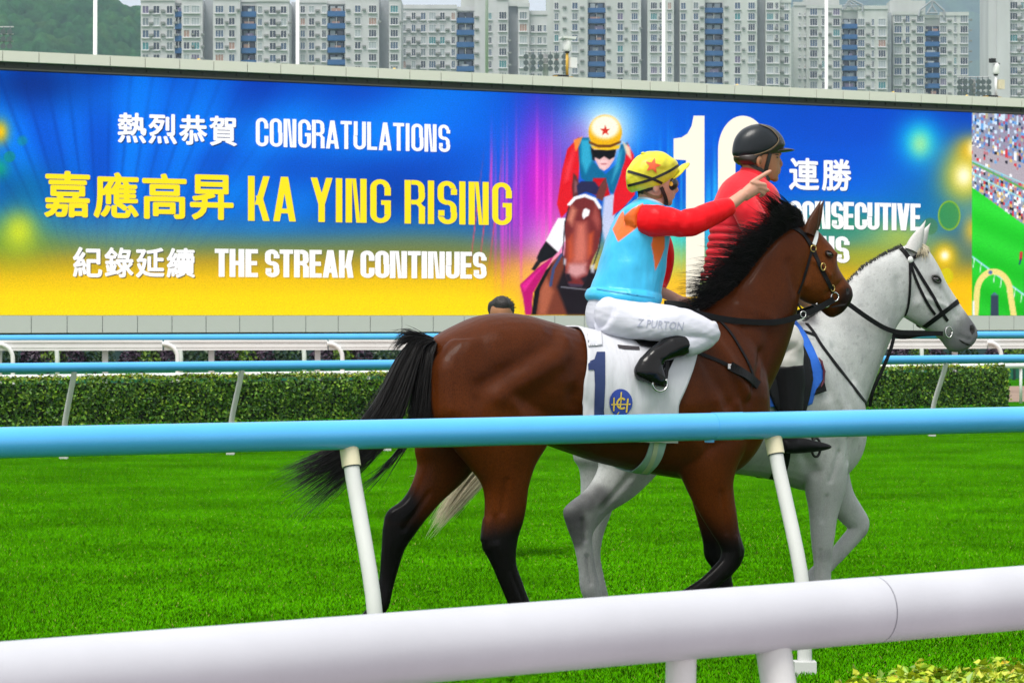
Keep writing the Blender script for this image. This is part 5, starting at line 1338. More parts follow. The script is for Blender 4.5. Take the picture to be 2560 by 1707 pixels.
k = (smoothstep(-.1, .5, n3) * .38)[:, None]; rgb = rgb * (1 - k) + gk * k
k = (smoothstep(.36, .6, n2) * .28 * smoothstep(.55, .9, z_))[:, None]; rgb = rgb * (1 - k) + dk * 2 * k     # flea-bitten specks
def spot(px, q, r, amt, colr):
    global rgb
    p = GRY.px(px[0], px[1], q); d = np.sqrt((x_ - p.x) ** 2 + (z_ - p.z) ** 2 + ((y_ - p.y) * .5) ** 2)
    k = (smoothstep(r, r * .35, d + n1 * r * .5) * amt)[:, None]; rgb = rgb * (1 - k) + np.array(colr) * k
mz = (.13, .13, .14)
for p_, r_, a_ in (((2430, 840), .16, 1.0), ((2400, 830), .20, .85), ((2390, 870), .13, .95), ((2365, 845), .12, .6)): spot(p_, 0, r_, a_, mz)
spot((2340, 697), -.09, .06, .9, (.10, .10, .10)); spot((2322, 700), -.09, .05, .35, (.2, .2, .2))
for p_ in ((1425, 1280), (1440, 1310), (1460, 1255), (1436, 1345), (1490, 1235)): spot(p_, -.13, .08, .85, (.055, .055, .06))
for p_ in ((2062, 1385), (2155, 1330), (2100, 1290)): spot(p_, -.13 if p_[0] < 2080 else .13, .06, .35, (.15, .15, .15))
for p_, q_ in (((2012, 1470), .13), ((1505, 1552), -.13), ((1520, 1545), .13), ((2080, 1528), -.13)): spot(p_, q_, .07, .9, (.06, .055, .05))
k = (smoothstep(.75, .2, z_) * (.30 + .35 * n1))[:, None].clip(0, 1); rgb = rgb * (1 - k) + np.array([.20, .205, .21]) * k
k = (smoothstep(.1, .5, vnoise(co, 13.0, 3)) * .22)[:, None]; rgb = rgb * (1 - k) + np.array([.22, .23, .235]) * k
rgb *= (1 + .14 * n1)[:, None]
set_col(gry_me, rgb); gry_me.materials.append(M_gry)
gry_body = link(bpy.data.objects.new('body', gry_me), gry)
gry_bvh = bvh_of(gry_me)
mb = MB(); ear(GRY, (2264, 620), (2294, 636), (2314, 551), -.05, mb); e1 = mb.build('ear', M_gry, gry, True)
mb = MB(); ear(GRY, (2272, 616), (2302, 630), (2326, 558), .06, mb); e2 = mb.build('ear', M_gry, gry, True)
for o in (e1, e2): set_col(o.data, np.array([.5, .5, .49]))
# ------------------------------------------------------------------ hair and tack of the horses
def fan(fr, ga_, gb_, n, seed, jit=10.0, lmin=.55, qa=0.0, qspread=.05, sag=0.0):
    """hairs between two guide lines; guides: list of (x, y, side offset)"""
    r = np.random.default_rng(seed); out = []
    ga_ = np.array(ga_, float); gb_ = np.array(gb_, float)
    for i in range(n):
        t = r.uniform(); L = r.uniform(lmin, 1.0) if r.uniform() < .8 else r.uniform(.3, 1.08); g = ga_ * (1 - t) + gb_ * t
        m = len(g); jx, jy = r.normal(0, jit), r.normal(0, jit); pts = []; w = r.uniform(0, 6.28); qq = r.normal(0, qspread)
        for k in range(m):
            s_ = k / (m - 1); kk = s_ * L * (m - 1); a = min(int(kk), m - 2); fr_ = kk - a; p = g[a] * (1 - fr_) + g[a + 1] * fr_
            e = s_ ** 1.5
            pts.append(fr.px(p[0] + jx * e + math.sin(w + s_ * 5) * 2.5 * e, p[1] + jy * e + math.cos(w * 1.7 + s_ * 4) * 2.5 * e, p[2] + qq * (.25 + e)))
        out.append(pts)
    return out
h_ = fan(BAY, [(1082, 848, -.02), (1036, 840, -.03), (992, 900, -.05), (946, 1000, -.08), (880, 1092, -.1), (782, 1142, -.1), (684, 1182, -.1)],
         [(1088, 852, -.05), (1056, 868, -.06), (1036, 940, -.08), (1004, 1040, -.1), (952, 1120, -.1), (872, 1195, -.1), (772, 1292, -.1)], 2400, 1, 9, .6, 0, .04)
h_ += fan(BAY, [(1082, 848, -.02), (1062, 868, -.04), (1040, 950, -.06), (1030, 1020, -.06), (1012, 1085, -.06)],
          [(1092, 858, -.06), (1082, 900, -.09), (1078, 980, -.1), (1074, 1045, -.1), (1060, 1100, -.1)], 800, 2, 6, .75, 0, .03)
h_ += fan(BAY, [(1084, 844, -.02), (1046, 832, -.03), (1008, 822, -.04), (985, 836, -.05)], [(1084, 848, -.02), (1030, 846, -.04), (996, 866, -.05), (972, 905, -.06)], 160, 3, 7, .5, 0, .03)
h_ += fan(BAY, [(1040, 1090, -.08), (1000, 1140, -.1), (955, 1200, -.12)], [(1010, 1100, -.08), (940, 1190, -.1), (860, 1250, -.12)], 30, 4, 9, .6, 0, .03)
strands('tail', h_, M_hair_b, bay, .0023, 12)
# mane, blown back by the wind
r = np.random.default_rng(5); mane = []; crest = [(1770, 772), (1815, 740), (1862, 692), (1900, 642), (1940, 596), (1975, 566), (2005, 556)]
tips = [(1718, 768), (1722, 738), (1752, 680), (1806, 612), (1858, 566), (1916, 490), (1950, 500)]
for i in range(3600):
    t = r.uniform(0, 6); a = int(min(t, 5)); f_ = t - a
    c = np.array(crest[a]) * (1 - f_) + np.array(crest[a + 1]) * f_; e = np.array(tips[a]) * (1 - f_) + np.array(tips[a + 1]) * f_
    L = .3 + .85 * r.beta(2, 2.6) if r.uniform() < .88 else r.uniform(.9, 1.35)
    cl_ = int(t * 16); cr_ = np.random.default_rng(cl_ + 100); e = c + (e - c) * L * cr_.uniform(.75, 1.2) + cr_.normal(0, 7, 2) + r.normal(0, 4, 2) - (c - np.array(crest[a]) * (1 - (cl_ / 16 - a)) - np.array(crest[a + 1]) * (cl_ / 16 - a)) * .55; c = c + r.normal(0, 3.0, 2) + np.array((4, 3)); q0 = r.uniform(-.035, .03); q1 = q0 + r.normal(-.01, .05)
    m1 = c * .66 + e * .34 + np.array((2, -9 + r.normal(0, 4))); m2 = c * .33 + e * .67 + np.array((0, -7 + r.normal(0, 5)))
    mane.append([BAY.px(*c, q0), BAY.px(*m1, q0 * .7 + q1 * .3), BAY.px(*m2, q0 * .3 + q1 * .7), BAY.px(*e, q1)])
for i in range(420):       # the tuft over the poll
    t = r.uniform(); c = np.array((1965 + 45 * t, 566 - 4 * t)) + r.normal(0, 2.5, 2); e = np.array((1922 + 30 * t, 552 + 10 * r.normal())) ; m_ = np.array((1958 + 38 * t, 522 - 12 * r.uniform() + 16 * t)) + r.normal(0, 4, 2); q0 = r.uniform(-.05, .03)
    mane.append([BAY.px(*c, q0), BAY.px(*(c * .4 + m_ * .6), q0), BAY.px(*m_, q0), BAY.px(*(m_ * .55 + e * .45 + np.array((-3, -8))), q0 - .02), BAY.px(*e, q0 - .03)])
strands('mane', mane, M_hair_b, bay, .0018, 9)
# grey: cream tail, clipped mane, forelock
h_ = fan(GRY, [(1482, 870, 0), (1420, 890, 0), (1330, 1000, 0), (1220, 1110, 0), (1130, 1215, 0), (1072, 1316, 0)], [(1492, 880, 0), (1450, 930, 0), (1370, 1040, 0), (1265, 1150, 0), (1180, 1240, 0), (1106, 1318, 0)], 560, 6, 4, .82, 0, .02)
h_ += fan(GRY, [(1180, 1160, 0), (1100, 1180, 0), (1022, 1198, 0)], [(1180, 1170, 0), (1110, 1184, 0), (1030, 1195, 0)], 12, 7, 3, .6, 0, .02)
strands('tail', h_, M_hair_w, gry, .0030, 12)
M_hair_g = mat('grey stubble', (.10, .10, .10), rough=.6, var=.4, vscale=60); gm_ = []
gc = [(2000, 808), (2062, 764), (2110, 714), (2158, 666), (2210, 635), (2256, 613)]
for i in range(1000):
    t = r.uniform(0, 5); a = int(min(t, 4)); f_ = t - a; c = np.array(gc[a]) * (1 - f_) + np.array(gc[a + 1]) * f_ + np.array((2.5, 3)); q0 = r.normal(0, .012); e = c + np.array((-5, -6)) * r.uniform(.5, 1.5)
    gm_.append([GRY.px(*c, q0), GRY.px(*((c + e) / 2), q0), GRY.px(*e, q0 * 1.3)])
strands('mane', gm_, M_hair_g, gry, .0022, 4)
fl = []
for i in range(220):
    t = r.uniform(); c = np.array((2282 + 22 * t, 606 + 4 * t)); e = np.array((2296 + 22 * t, 640 + 8 * t)) + r.normal(0, 6, 2); q0 = r.uniform(-.03, .03); q1 = r.uniform(-.085, -.03) if r.uniform() < .6 else r.uniform(-.03, .05)
    m_ = (c + e) / 2 + np.array((8, -4)); fl.append([GRY.px(*c, q0), GRY.px(*m_, (q0 + q1) / 2 - .015), GRY.px(*e, q1)])
strands('forelock', fl, M_hair_w, gry, .002, 6)

# eyes, nostrils
M_nostril = mat('nostril', (.006, .004, .004), rough=.7)
M_lid = mat('eyelid', (.03, .028, .028), rough=.5)
def eye(fr, bvh, root, c, rr_, lidm):
    p, n_ = cast(fr, bvh, *c)
    if p is None: p = fr.px(*c, -.08); n_ = Vector((0, -1, 0))
    for sgn, nm in ((1, 'eye'), (-1, 'eye')):
        q_ = p - n_ * rr_ * .45; mb = MB(); mb.sphere((q_.x, q_.y * sgn, q_.z), (rr_ * 1.25, rr_ * .95, rr_ * .95), 14, 10); e = mb.build(nm, M_eye, root, True)
        mb = MB(); t_ = Vector((.86, 0, -.5)); up_ = Vector((.5, 0, .86))
        for lid in (1, -1):
            pts_ = []
            for i in range(11):
                a = math.pi * i / 10; v = p + n_ * rr_ * .30 * math.sin(a) + t_ * rr_ * 1.45 * -math.cos(a) + up_ * rr_ * .72 * math.sin(a) * lid; pts_.append((v.x, v.y * sgn, v.z))
            mb.tube(pts_, rr_ * .26, 6)
        ld = mb.build('eyelid', lidm, e, True); ld['kind'] = 'stuff'
eye(BAY, bay_bvh, bay, (2073, 635), .017, M_bay); eye(GRY, gry_bvh, gry, (2341, 698), .021, M_lid)
for o in bay.children_recursive:
    if o.name.startswith('eyelid'): set_col(o.data, np.array([.03, .012, .007]))
decal('nostril', BAY, bay_bvh, [(2114, 722), (2120, 720), (2124, 726), (2122, 735), (2116, 738), (2115, 730)], M_nostril, bay, .002, 2, mirror=True)
decal('nostril', GRY, gry_bvh, [(2424, 814), (2431, 811), (2436, 818), (2436, 830), (2430, 836), (2425, 828)], M_nostril, gry, .002, 2, mirror=True)
decal('mouth', BAY, bay_bvh, [(2078, 766), (2095, 762), (2112, 760), (2118, 756), (2112, 763), (2096, 766), (2080, 769)], M_nostril, bay, .002, 2, mirror=True)
decal('mouth', GRY, gry_bvh, [(2398, 848), (2412, 856), (2428, 862), (2420, 864), (2408, 859), (2398, 851)], M_nostril, gry, .002, 2, mirror=True)

# ---- bay bridle
bt = empty('bay_tack_rest'); bpy.data.objects.remove(bt)
st = lambda n, p, w, **k: strap(n, BAY, bay_bvh, p, w, k.pop('m', M_black), bay, mirror=True, **k)
st('headpiece', [(1969, 566), (1985, 570), (2005, 583), (2020, 604), (2030, 618)], .026)
st('cheekpiece', [(2031, 622), (2045, 655), (2060, 686), (2071, 708), (2083, 732)], .021)
st('throatlash', [(2028, 628), (2019, 662), (2006, 702), (1994, 734)], .012)
st('browband', [(2040, 578), (2040, 592), (2034, 612)], .020, m=mat('pale browband', (.55, .58, .58), rough=.4))
st('rein', [(2082, 752), (2060, 764), (2050, 768)], .02)
def reins(fr, bvh, root, pts, width, name, thick=.005):
    rows = dense([(p[0], p[1], p[2]) for p in pts], 5.0); P = []; N = []
    for r_ in rows:
        h, n_ = cast(fr, bvh, r_[0], r_[1]); f = fr.px(r_[0], r_[1], r_[2])
        if h is not None and h.y - .012 < f.y: f = fr.px(r_[0], r_[1], h.y - .012)
        P.append(f); N.append(Vector((0, -1, 0)))
    for _ in range(6): P = [P[0]] + [(P[i - 1] + P[i] * 2 + P[i + 1]) / 4 for i in range(1, len(P) - 1)] + [P[-1]]
    return ribbon(name, P, N, width, thick, M_black, root, mirror=False)
reins(BAY, bay_bvh, bay, [(2084, 748, -.07), (2050, 768, -.08), (2005, 788, -.11), (1975, 798, -.13), (1930, 806, -.14), (1850, 803, -.15), (1790, 794, -.14), (1740, 782, -.1), (1705, 766, -.02)], .030, 'rein')
far = reins(BAY, BVHTree.FromPolygons([(90, 90, 90), (91, 90, 90), (90, 91, 90)], [(0, 1, 2)]), bay, [(2084, 748, .07), (2040, 765, .12), (1960, 790, .17), (1850, 795, .17), (1705, 766, .04)], .026, 'rein')
for c, a, b_ in (((2032, 622), .016, 1.0), ((2056, 668), .013, 1.4), ((2079, 719), .011, 1.4)):
    p, n_ = cast(BAY, bay_bvh, *c)
    if p is not None:
        mb = MB(); pts_ = [p + n_ * .008 + Vector((math.cos(R(i * 15)) * a, 0, math.sin(R(i * 15)) * a * b_)) for i in range(25)]; mb.tube(pts_, .0028, 6); mb.build('buckle', M_brass, bay, True)
ringmesh('bit_ring', BAY, (2087, 742), -.068, .022, .004, M_steel, bay); ringmesh('bit_ring', BAY, (2087, 742), .068, .022, .004, M_steel, bay)
ringmesh('bit_lead', BAY, (2058, 758), -.072, .052, .004, M_steel, bay, sx=.75, sz=.42, arc=(180, 360))
ringmesh('martingale_ring', BAY, (2008, 786), -.12, .016, .003, M_steel, bay)
free_strap('martingale', BAY, [(1984, 747, -.03), (1995, 762, -.06), (2005, 776, -.1)], .014, .004, M_black, bay)
# breast girth
st('breastplate', [(1797, 800), (1825, 832), (1848, 868), (1872, 912), (1886, 955)], .014)
st('breast_girth', [(1735, 878), (1770, 892), (1805, 906), (1830, 918), (1862, 938), (1890, 962)], .018); st('breast_pad', [(1824, 914), (1845, 928), (1870, 944), (1893, 964)], .044, lift=.006, thick=.01)
p, n_ = cast(BAY, bay_bvh, 1822, 915)
mb = MB(); mb.box(p + n_ * .012 - Vector((.012, .004, .012)), p + n_ * .012 + Vector((.012, .004, .012))); mb.build('buckle', M_steel, bay)
# girth under the belly
M_girth = mat('pale girth webbing', (.42, .55, .60), rough=.7, var=.1, vscale=20); M_gstrap = mat('cream girth strap', (.62, .62, .50), rough=.6)
st('girth', [(1648, 1040), (1646, 1090), (1640, 1120), (1628, 1150), (1608, 1172), (1600, 1178)], .085, m=M_girth, lift=.004, thick=.008); st('girth_strap', [(1640, 1090), (1634, 1130), (1624, 1158), (1612, 1175)], .024, m=M_gstrap, lift=.014, thick=.004)

# ---- saddle cloth, wrapped over the back
M_cloth = mat('white saddlecloth', (.54, .55, .59), rough=.75, spec=.2, var=.04, vscale=12, bump=.006, bscale=12, stretch=(2.5, 1, .6))
M_navy = mat('navy print', (.012, .028, .115), rough=.7); M_badge = mat('blue badge', (.015, .05, .32), rough=.6); M_gold = mat('gold thread', (.65, .47, .05), rough=.5)
def wrap(fr, bvh, rear, front, phis, lift, ax_w, nu=46, folds=.006, seed=3.0):
    """rear/front: functions phi(deg, 0 top) -> local x ; returns grid of points"""
    rows = []
    for ph in phis:
        row = []
        for i in range(nu):
            t = i / (nu - 1); u = rear(abs(ph)) * (1 - t) + front(abs(ph)) * t
            d = Vector((0, -math.sin(R(ph)), math.cos(R(ph)))); o_ = Vector((u, 0, ax_w)); h = bvh.ray_cast(o_ + d * 1.2, -d)
            p = h[0] if h[0] is not None else o_ + d * .3
            fo = folds * noise.noise(Vector((u * 9 + seed, ph * .012, 0))) * smoothstep(30, 100, abs(ph)) + folds * .6 * noise.noise(Vector((u * 22 + seed, ph * .02, 3))) * smoothstep(50, 110, abs(ph))
            row.append(p + d * (lift + fo))
        rows.append(row)
    # cloth hangs straight once past the widest place
    for i in range(nu):
        for sgn in (1, -1):
            mx = 0
            for j in (range(len(phis)) if sgn > 0 else range(len(phis) - 1, -1, -1)):
                if phis[j] * sgn <= 0: continue
                y_ = rows[j][i].y * -sgn
                if abs(phis[j]) > 88: y_ = max(y_, mx - .010)
                mx = max(mx, y_); rows[j][i].y = y_ * -sgn
    return rows
xr = lambda a: BAY.px(1436, 820).x + (BAY.px(1462, 930, -.3).x - BAY.px(1436, 820).x) * min(1, a / 70)
xf = lambda a: BAY.px(1745, 800).x + (BAY.px(1690, 980, -.3).x - BAY.px(1745, 800).x) * min(1, a / 90)
phis = [-124 + 4 * k for k in range(63)]
G = wrap(BAY, bay_bvh, xr, xf, phis, .014, 1.18, folds=.016); nu = len(G[0])
cl_v = [p for row in G for p in row]; cl_f = [(j * nu + i, j * nu + i + 1, (j + 1) * nu + i + 1, (j + 1) * nu + i) for j in range(len(G) - 1) for i in range(nu - 1)]
cloth = mesh_obj('saddlecloth', cl_v, cl_f, M_cloth, bay, True); md = cloth.modifiers.new('thickness', 'SOLIDIFY'); md.thickness = .008; md.offset = 0
cloth_bvh = BVHTree.FromPolygons([tuple(v) for v in cl_v], cl_f)
decal('cloth_number', BAY, cloth_bvh, [(1490, 881), (1511, 881), (1511, 960), (1507, 1072), (1483, 1072), (1486, 960), (1484, 925), (1469, 925), (1468, 905), (1484, 899)], M_navy, cloth, .008, 5)
cb = (1550, 1006); ci = [(cb[0] + 29 * math.cos(R(i * 12)), cb[1] + 34 * math.sin(R(i * 12))) for i in range(30)]
decal('cloth_badge', BAY, cloth_bvh, ci, M_badge, cloth, .008, 5)
arc = [(cb[0] + 3 + 14 * math.cos(R(a)), cb[1] + 2 + 15 * math.sin(R(a))) for a in range(50, 311, 20)]; arci = [(cb[0] + 3 + 9.5 * math.cos(R(a)), cb[1] + 2 + 10 * math.sin(R(a))) for a in range(310, 49, -20)]
decal('badge_emblem', BAY, cloth_bvh, arc + arci, M_gold, cloth, .010, 3)
for pl in ([(1530, 994), (1534, 993), (1534, 1026), (1530, 1027)], [(1566, 996), (1570, 995), (1567, 1030), (1563, 1030)], [(1524, 1009), (1574, 1008), (1574, 1011), (1524, 1012)], [(1550, 980), (1553, 980), (1552, 995), (1549, 995)], [(1550, 996), (1553, 996), (1550, 1018), (1547, 1018)], [(1545, 1028), (1547, 1029), (1541, 1038), (1538, 1037)]):
    decal('badge_emblem', BAY, cloth_bvh, pl, M_gold, cloth, .012, 3)
decal('cloth_slot', BAY, cloth_bvh, [(1542, 864), (1560, 866), (1597, 869), (1598, 877), (1560, 875), (1545, 872)], mat('dark slot', (.03, .025, .03), rough=.6), cloth, .008, 4)
decal('cloth_pocket', BAY, cloth_bvh, [(1466, 835), (1502, 832), (1504, 866), (1468, 868)], M_cloth, cloth, .010, 5, solid=.003)
# small racing saddle
sb = Blob(); sb.pairs(BAY, [(1500, 818, 1500, 850, .14, 0), (1560, 822, 1560, 850, .16, 0), (1640, 812, 1640, 850, .16, 0), (1700, 790, 1700, 835, .10, 0), (1725, 782, 1722, 810, .05, 0)], n=18)
sm_ = sb.fuse('saddle', .012, 4); sm_.materials.append(M_black); link(bpy.data.objects.new('saddle', sm_), bay)
decal('saddle_flap', BAY, cloth_bvh, [(1540, 838), (1600, 850), (1665, 845), (1690, 860), (1670, 885), (1625, 872), (1600, 868), (1585, 855)], M_black, bay, .014, 6, mirror=True, solid=.004)
ringmesh('stirrup', BAY, (1650, 960), -.365, .045, .006, M_steel, bay, sx=.9, sz=.75, arc=(150, 400))
free_strap('stirrup_leather', BAY, [(1665, 850, -.30), (1668, 900, -.34), (1664, 945, -.36)], .02, .004, M_black, bay)

# ---- grey tack
gs = lambda n, p, w, **k: strap(n, GRY, gry_bvh, p, w, k.pop('m', M_black), gry, mirror=True, **k)
gs('headpiece', [(2248, 618), (2262, 632), (2273, 648)], .026); gs('cheekpiece', [(2279, 655), (2302, 692), (2330, 737), (2352, 778), (2368, 802)], .017); gs('noseband_strap', [(2275, 658), (2290, 702), (2318, 758), (2337, 786)], .015)
gs('throatlash', [(2274, 658), (2274, 715), (2269, 766), (2258, 797)], .014); gs('noseband', [(2311, 816), (2345, 791), (2372, 770), (2394, 754)], .028); gs('browband', [(2278, 648), (2300, 636), (2319, 630)], .018)
p, n_ = cast(GRY, gry_bvh, 2275, 650); mb = MB(); mb.sphere(p + n_ * .006, (.018, .008, .018), 14, 8); mb.build('rosette', M_white, gry, True)
for q_ in (-.062, .062):
    ringmesh('bit_ring', GRY, (2372, 830), q_, .030, .0045, M_steel, gry, sx=.75)
reins(GRY, gry_bvh, gry, [(2086, 742, -.15), (2118, 758, -.15), (2165, 792, -.15), (2226, 827, -.11), (2290, 832, -.09), (2356, 834, -.07)], .026, 'rein')
free_strap('rein', GRY, [(2086, 742, .13), (2165, 792, .14), (2240, 840, .11), (2300, 836, .09), (2356, 834, .07)], .024, .005, M_black, gry)
reins(GRY, gry_bvh, gry, [(2236, 828, -.10), (2228, 868, -.1), (2205, 925, -.1), (2182, 975, -.1), (2174, 1015, -.08)], .020, 'martingale')
gs('breastplate', [(2016, 810), (2034, 832), (2052, 862), (2088, 910), (2118, 948), (2150, 990), (2176, 1024)], .018); gs('breastplate_strap', [(1972, 820), (2005, 828), (2036, 838)], .016)
M_bluepad = mat('blue saddle pad', (.015, .13, .60), rough=.8, var=.1, vscale=15, bump=.002, bscale=60); M_maroon = mat('maroon piping', (.10, .01, .03), rough=.7); M_flap = mat('saddle flap', (.007, .008, .009), rough=.5, spec=.15, var=.2, vscale=20)
decal('saddle_pad', GRY, gry_bvh, [(1975, 798), (1987, 803), (2014, 842), (2044, 902), (2055, 928), (2052, 955), (2032, 985), (2025, 1010), (2008, 1016), (1995, 1022), (1900, 1015), (1880, 960), (1900, 830)], M_bluepad, gry, .012, 8, mirror=True, solid=.012)
decal('pad_piping', GRY, gry_bvh, [(2042, 896), (2049, 904), (2058, 928), (2055, 955), (2044, 970), (2052, 950), (2053, 925)], M_maroon, gry, .022, 4, mirror=True, solid=.006)
decal('pad_corner', GRY, gry_bvh, [(2054, 945), (2061, 978), (2030, 988), (2034, 975)], M_flap, gry, .016, 5, mirror=True, solid=.008)
decal('saddle_flap', GRY, gry_bvh, [(1920, 830), (1970, 832), (1994, 856), (2016, 905), (2022, 950), (2014, 990), (2004, 1030), (1940, 1035), (1905, 960), (1905, 860)], M_flap, gry, .030, 8, mirror=True, solid=.012)
sb = Blob(); sb.pairs(GRY, [(1800, 800, 1800, 850, .13, 0), (1850, 808, 1850, 850, .15, 0), (1910, 805, 1910, 850, .14, 0), (1960, 790, 1955, 835, .10, 0), (1980, 790, 1975, 815, .06, 0)], n=18); sm_ = sb.fuse('saddle', .012, 4); sm_.materials.append(M_flap); link(bpy.data.objects.new('saddle', sm_), gry)
gs('girth', [(1960, 1040), (1962, 1100), (1955, 1160), (1940, 1195)], .075)
ringmesh('stirrup', GRY, (2040, 1118), -.33, .055, .007, M_blk, gry, sx=.5, sz=.9); free_strap('stirrup_leather', GRY, [(1985, 900, -.27), (2000, 1000, -.3), (2035, 1100, -.33)], .025, .005, M_black, gry)
# ------------------------------------------------------------------ the riders
M_skin = mat('skin', (.52, .27, .19), rough=.5, spec=.3, var=.06, vscale=25, bump=.0004, bscale=150)
M_skin2 = mat('tanned skin', (.36, .165, .085), rough=.5, spec=.3, var=.06, vscale=25)
M_skin.node_tree.nodes['Principled BSDF'].inputs['Subsurface Weight'].default_value = .08
M_silk_t = mat('turquoise silk', (.03, .42, .72), rough=.38, spec=.4, sheen=.1, var=.08, vscale=12, bump=.006, bscale=15, stretch=(1.4, 1, .6), attr='Col')
M_silk_r = mat('red silk', (.78, .004, .010), rough=.42, spec=.15, var=.08, vscale=10, bump=.005, bscale=16, stretch=(1.5, 1, .8))
M_silk_o = mat('orange silk', (.75, .13, .012), rough=.42, spec=.35, bump=.002, bscale=26)
M_cap = mat('yellow silk cap', (.64, .58, .03), rough=.38, spec=.4, var=.08, vscale=18, bump=.004, bscale=28)
M_star = mat('orange star', (.68, .09, .02), rough=.45)
M_breech = mat('white breeches', (.54, .55, .62), rough=.6, spec=.25, var=.03, vscale=10, bump=.0025, bscale=14, stretch=(1.6, 1, 3.0))
M_boot = mat('black patent boot', (.003, .003, .0035), rough=.15, spec=.25, coat=.12, bump=.0015, bscale=16)
M_lens = mat('amber lens', (.55, .28, .01), rough=.15); M_rub = mat('black rubber', (.01, .01, .011), rough=.45)
M_brown = mat('tan harness', (.16, .07, .02), rough=.5); M_hairbr = mat('short brown hair', (.03, .018, .012), rough=.7, bump=.002, bscale=200)
M_ink = mat('grey stitching', (.34, .36, .46), rough=.7)

def fused(name, blob, material, parent, voxel=.006, smooth=4, grow=.002, wr=None):
    me = blob.fuse(name, voxel, smooth, .5, grow)
    if wr:
        for w_ in wr: wrinkle(me, *w_)
    me.materials.append(material); return link(bpy.data.objects.new(name, me), parent)

def star_pts(c, ro, ri, rot=0.0, sq=1.0):
    return [(c[0] + (ro if i % 2 == 0 else ri) * math.sin(i * math.pi / 5 + rot), c[1] - (ro if i % 2 == 0 else ri) * math.cos(i * math.pi / 5 + rot) * sq) for i in range(10)]

# ---- jockey on the bay
jk = BAY.root('person'); tag(jk, 'jockey in turquoise, orange and red silks pointing ahead, yellow cap with star, riding the bay', 'person')
P_ = BAY.px
TORSO = [(1596, 498, 1648, 520, .075, 0), (1568, 522, 1655, 545, .165, 0), (1541, 566, 1660, 582, .185, 0), (1518, 622, 1656, 628, .172, 0), (1501, 680, 1650, 682, .165, 0), (1488, 722, 1640, 738, .172, 0), (1484, 738, 1632, 756, .165, 0)]
HIPS = [(1510, 715, 1615, 720, .13, 0), (1486, 748, 1624, 764, .160, 0), (1478, 780, 1625, 800, .175, 0), (1486, 815, 1600, 835, .165, 0), (1510, 838, 1570, 846, .12, 0)]
LEG_N = [(1530, 745, 1500, 830, .10, -.10), (1610, 757, 1555, 842, .105, -.16), (1665, 765, 1625, 848, .098, -.235), (1718, 777, 1685, 853, .086, -.275), (1760, 798, 1735, 855, .076, -.295), (1785, 815, 1752, 860, .066, -.30), (1793, 835, 1742, 852, .06, -.30)]
SHIN_N = [(1782, 806, 1738, 818, .06, -.30), (1793, 836, 1730, 826, .062, -.30), (1780, 862, 1718, 832, .058, -.302), (1752, 878, 1706, 836, .054, -.307), (1722, 888, 1690, 840, .048, -.315)]
LEG_F = [(r_[0] - 4, r_[1] + 2, r_[2] - 4, r_[3] + 2, r_[4], -r_[5]) for r_ in LEG_N]; SHIN_F = [(r_[0], r_[1], r_[2], r_[3], r_[4], -r_[5]) for r_ in SHIN_N]
BOOT_N = [(1726, 880, 1700, 833, .052, -.315), (1704, 890, 1678, 838, .052, -.318), (1676, 897, 1648, 858, .047, -.322), (1658, 905, 1618, 880, .044, -.33), (1655, 915, 1597, 905, .044, -.335), (1660, 930, 1587, 925, .045, -.338), (1664, 950, 1590, 941, .044, -.338), (1664, 966, 1600, 947, .04, -.338), (1662, 968, 1640, 963, .034, -.338)]
BOOT_F = [(r_[0], r_[1], r_[2], r_[3], r_[4], -r_[5]) for r_ in BOOT_N]
def arm_chain(pts): return [(P_(x, y, q), r / 515.0, r / 515.0 * .95) for x, y, q, r in pts]
ARM_N = [(1612, 552, -.13, 36), (1640, 551, -.19, 39), (1675, 556, -.22, 35), (1702, 560, -.235, 30), (1722, 556, -.24, 33), (1745, 549, -.24, 33), (1775, 536, -.235, 30), (1800, 526, -.23, 28), (1818, 519, -.225, 24), (1827, 515, -.222, 21)]
ARM_F = [(1610, 555, .13, 34), (1640, 590, .19, 34), (1655, 640, .22, 30), (1650, 690, .21, 27), (1640, 718, .18, 24), (1650, 730, .15, 20)]
HEAD = [(1610, 398, 1652, 394, .04, 0), (1592, 415, 1672, 412, .066, 0), (1587, 436, 1681, 436, .075, 0), (1590, 455, 1684, 454, .075, 0), (1596, 468, 1682, 468, .072, 0), (1602, 482, 1682, 482, .066, 0), (1612, 492, 1680, 494, .057, 0), (1626, 500, 1677, 505, .047, 0), (1645, 506, 1672, 512, .034, 0)]
b = Blob()
b.pairs(BAY, shrink(TORSO, .86, .84)); b.pairs(BAY, shrink(HIPS, .74, .72)); b.pairs(BAY, HEAD, n=24)
b.pairs(BAY, [(1602, 478, 1654, 496, .058, 0), (1600, 500, 1654, 516, .06, 0), (1596, 530, 1652, 545, .07, 0)])
b.chain([(P_(1680, 460), .010, .012), (P_(1687, 470), .012, .014), (P_(1691, 476), .010, .013), (P_(1684, 481), .008, .012)], 3, 10)      # nose
b.chain([(P_(1679, 487, -.022), .006), (P_(1684, 488, 0), .0085), (P_(1679, 487, .022), .006)], 3, 8, side=(1, 0, 0)); b.chain([(P_(1677, 494, -.02), .006), (P_(1682, 494.5, 0), .008), (P_(1677, 494, .02), .006)], 3, 8, side=(1, 0, 0))   # lips
b.ball(P_(1671, 507), (.018, .022, .016)); b.ball(P_(1672, 452, 0), (.022, .06, .010))       # chin, brow
for rows in (LEG_N, LEG_F, SHIN_N, SHIN_F, BOOT_N, BOOT_F): b.pairs(BAY, shrink(rows, .74, .74), n=16)
b.chain([(c, r1 * .8, r2 * .8) for c, r1, r2 in arm_chain(ARM_N)]); b.chain([(c, r1 * .8, r2 * .8) for c, r1, r2 in arm_chain(ARM_F)])
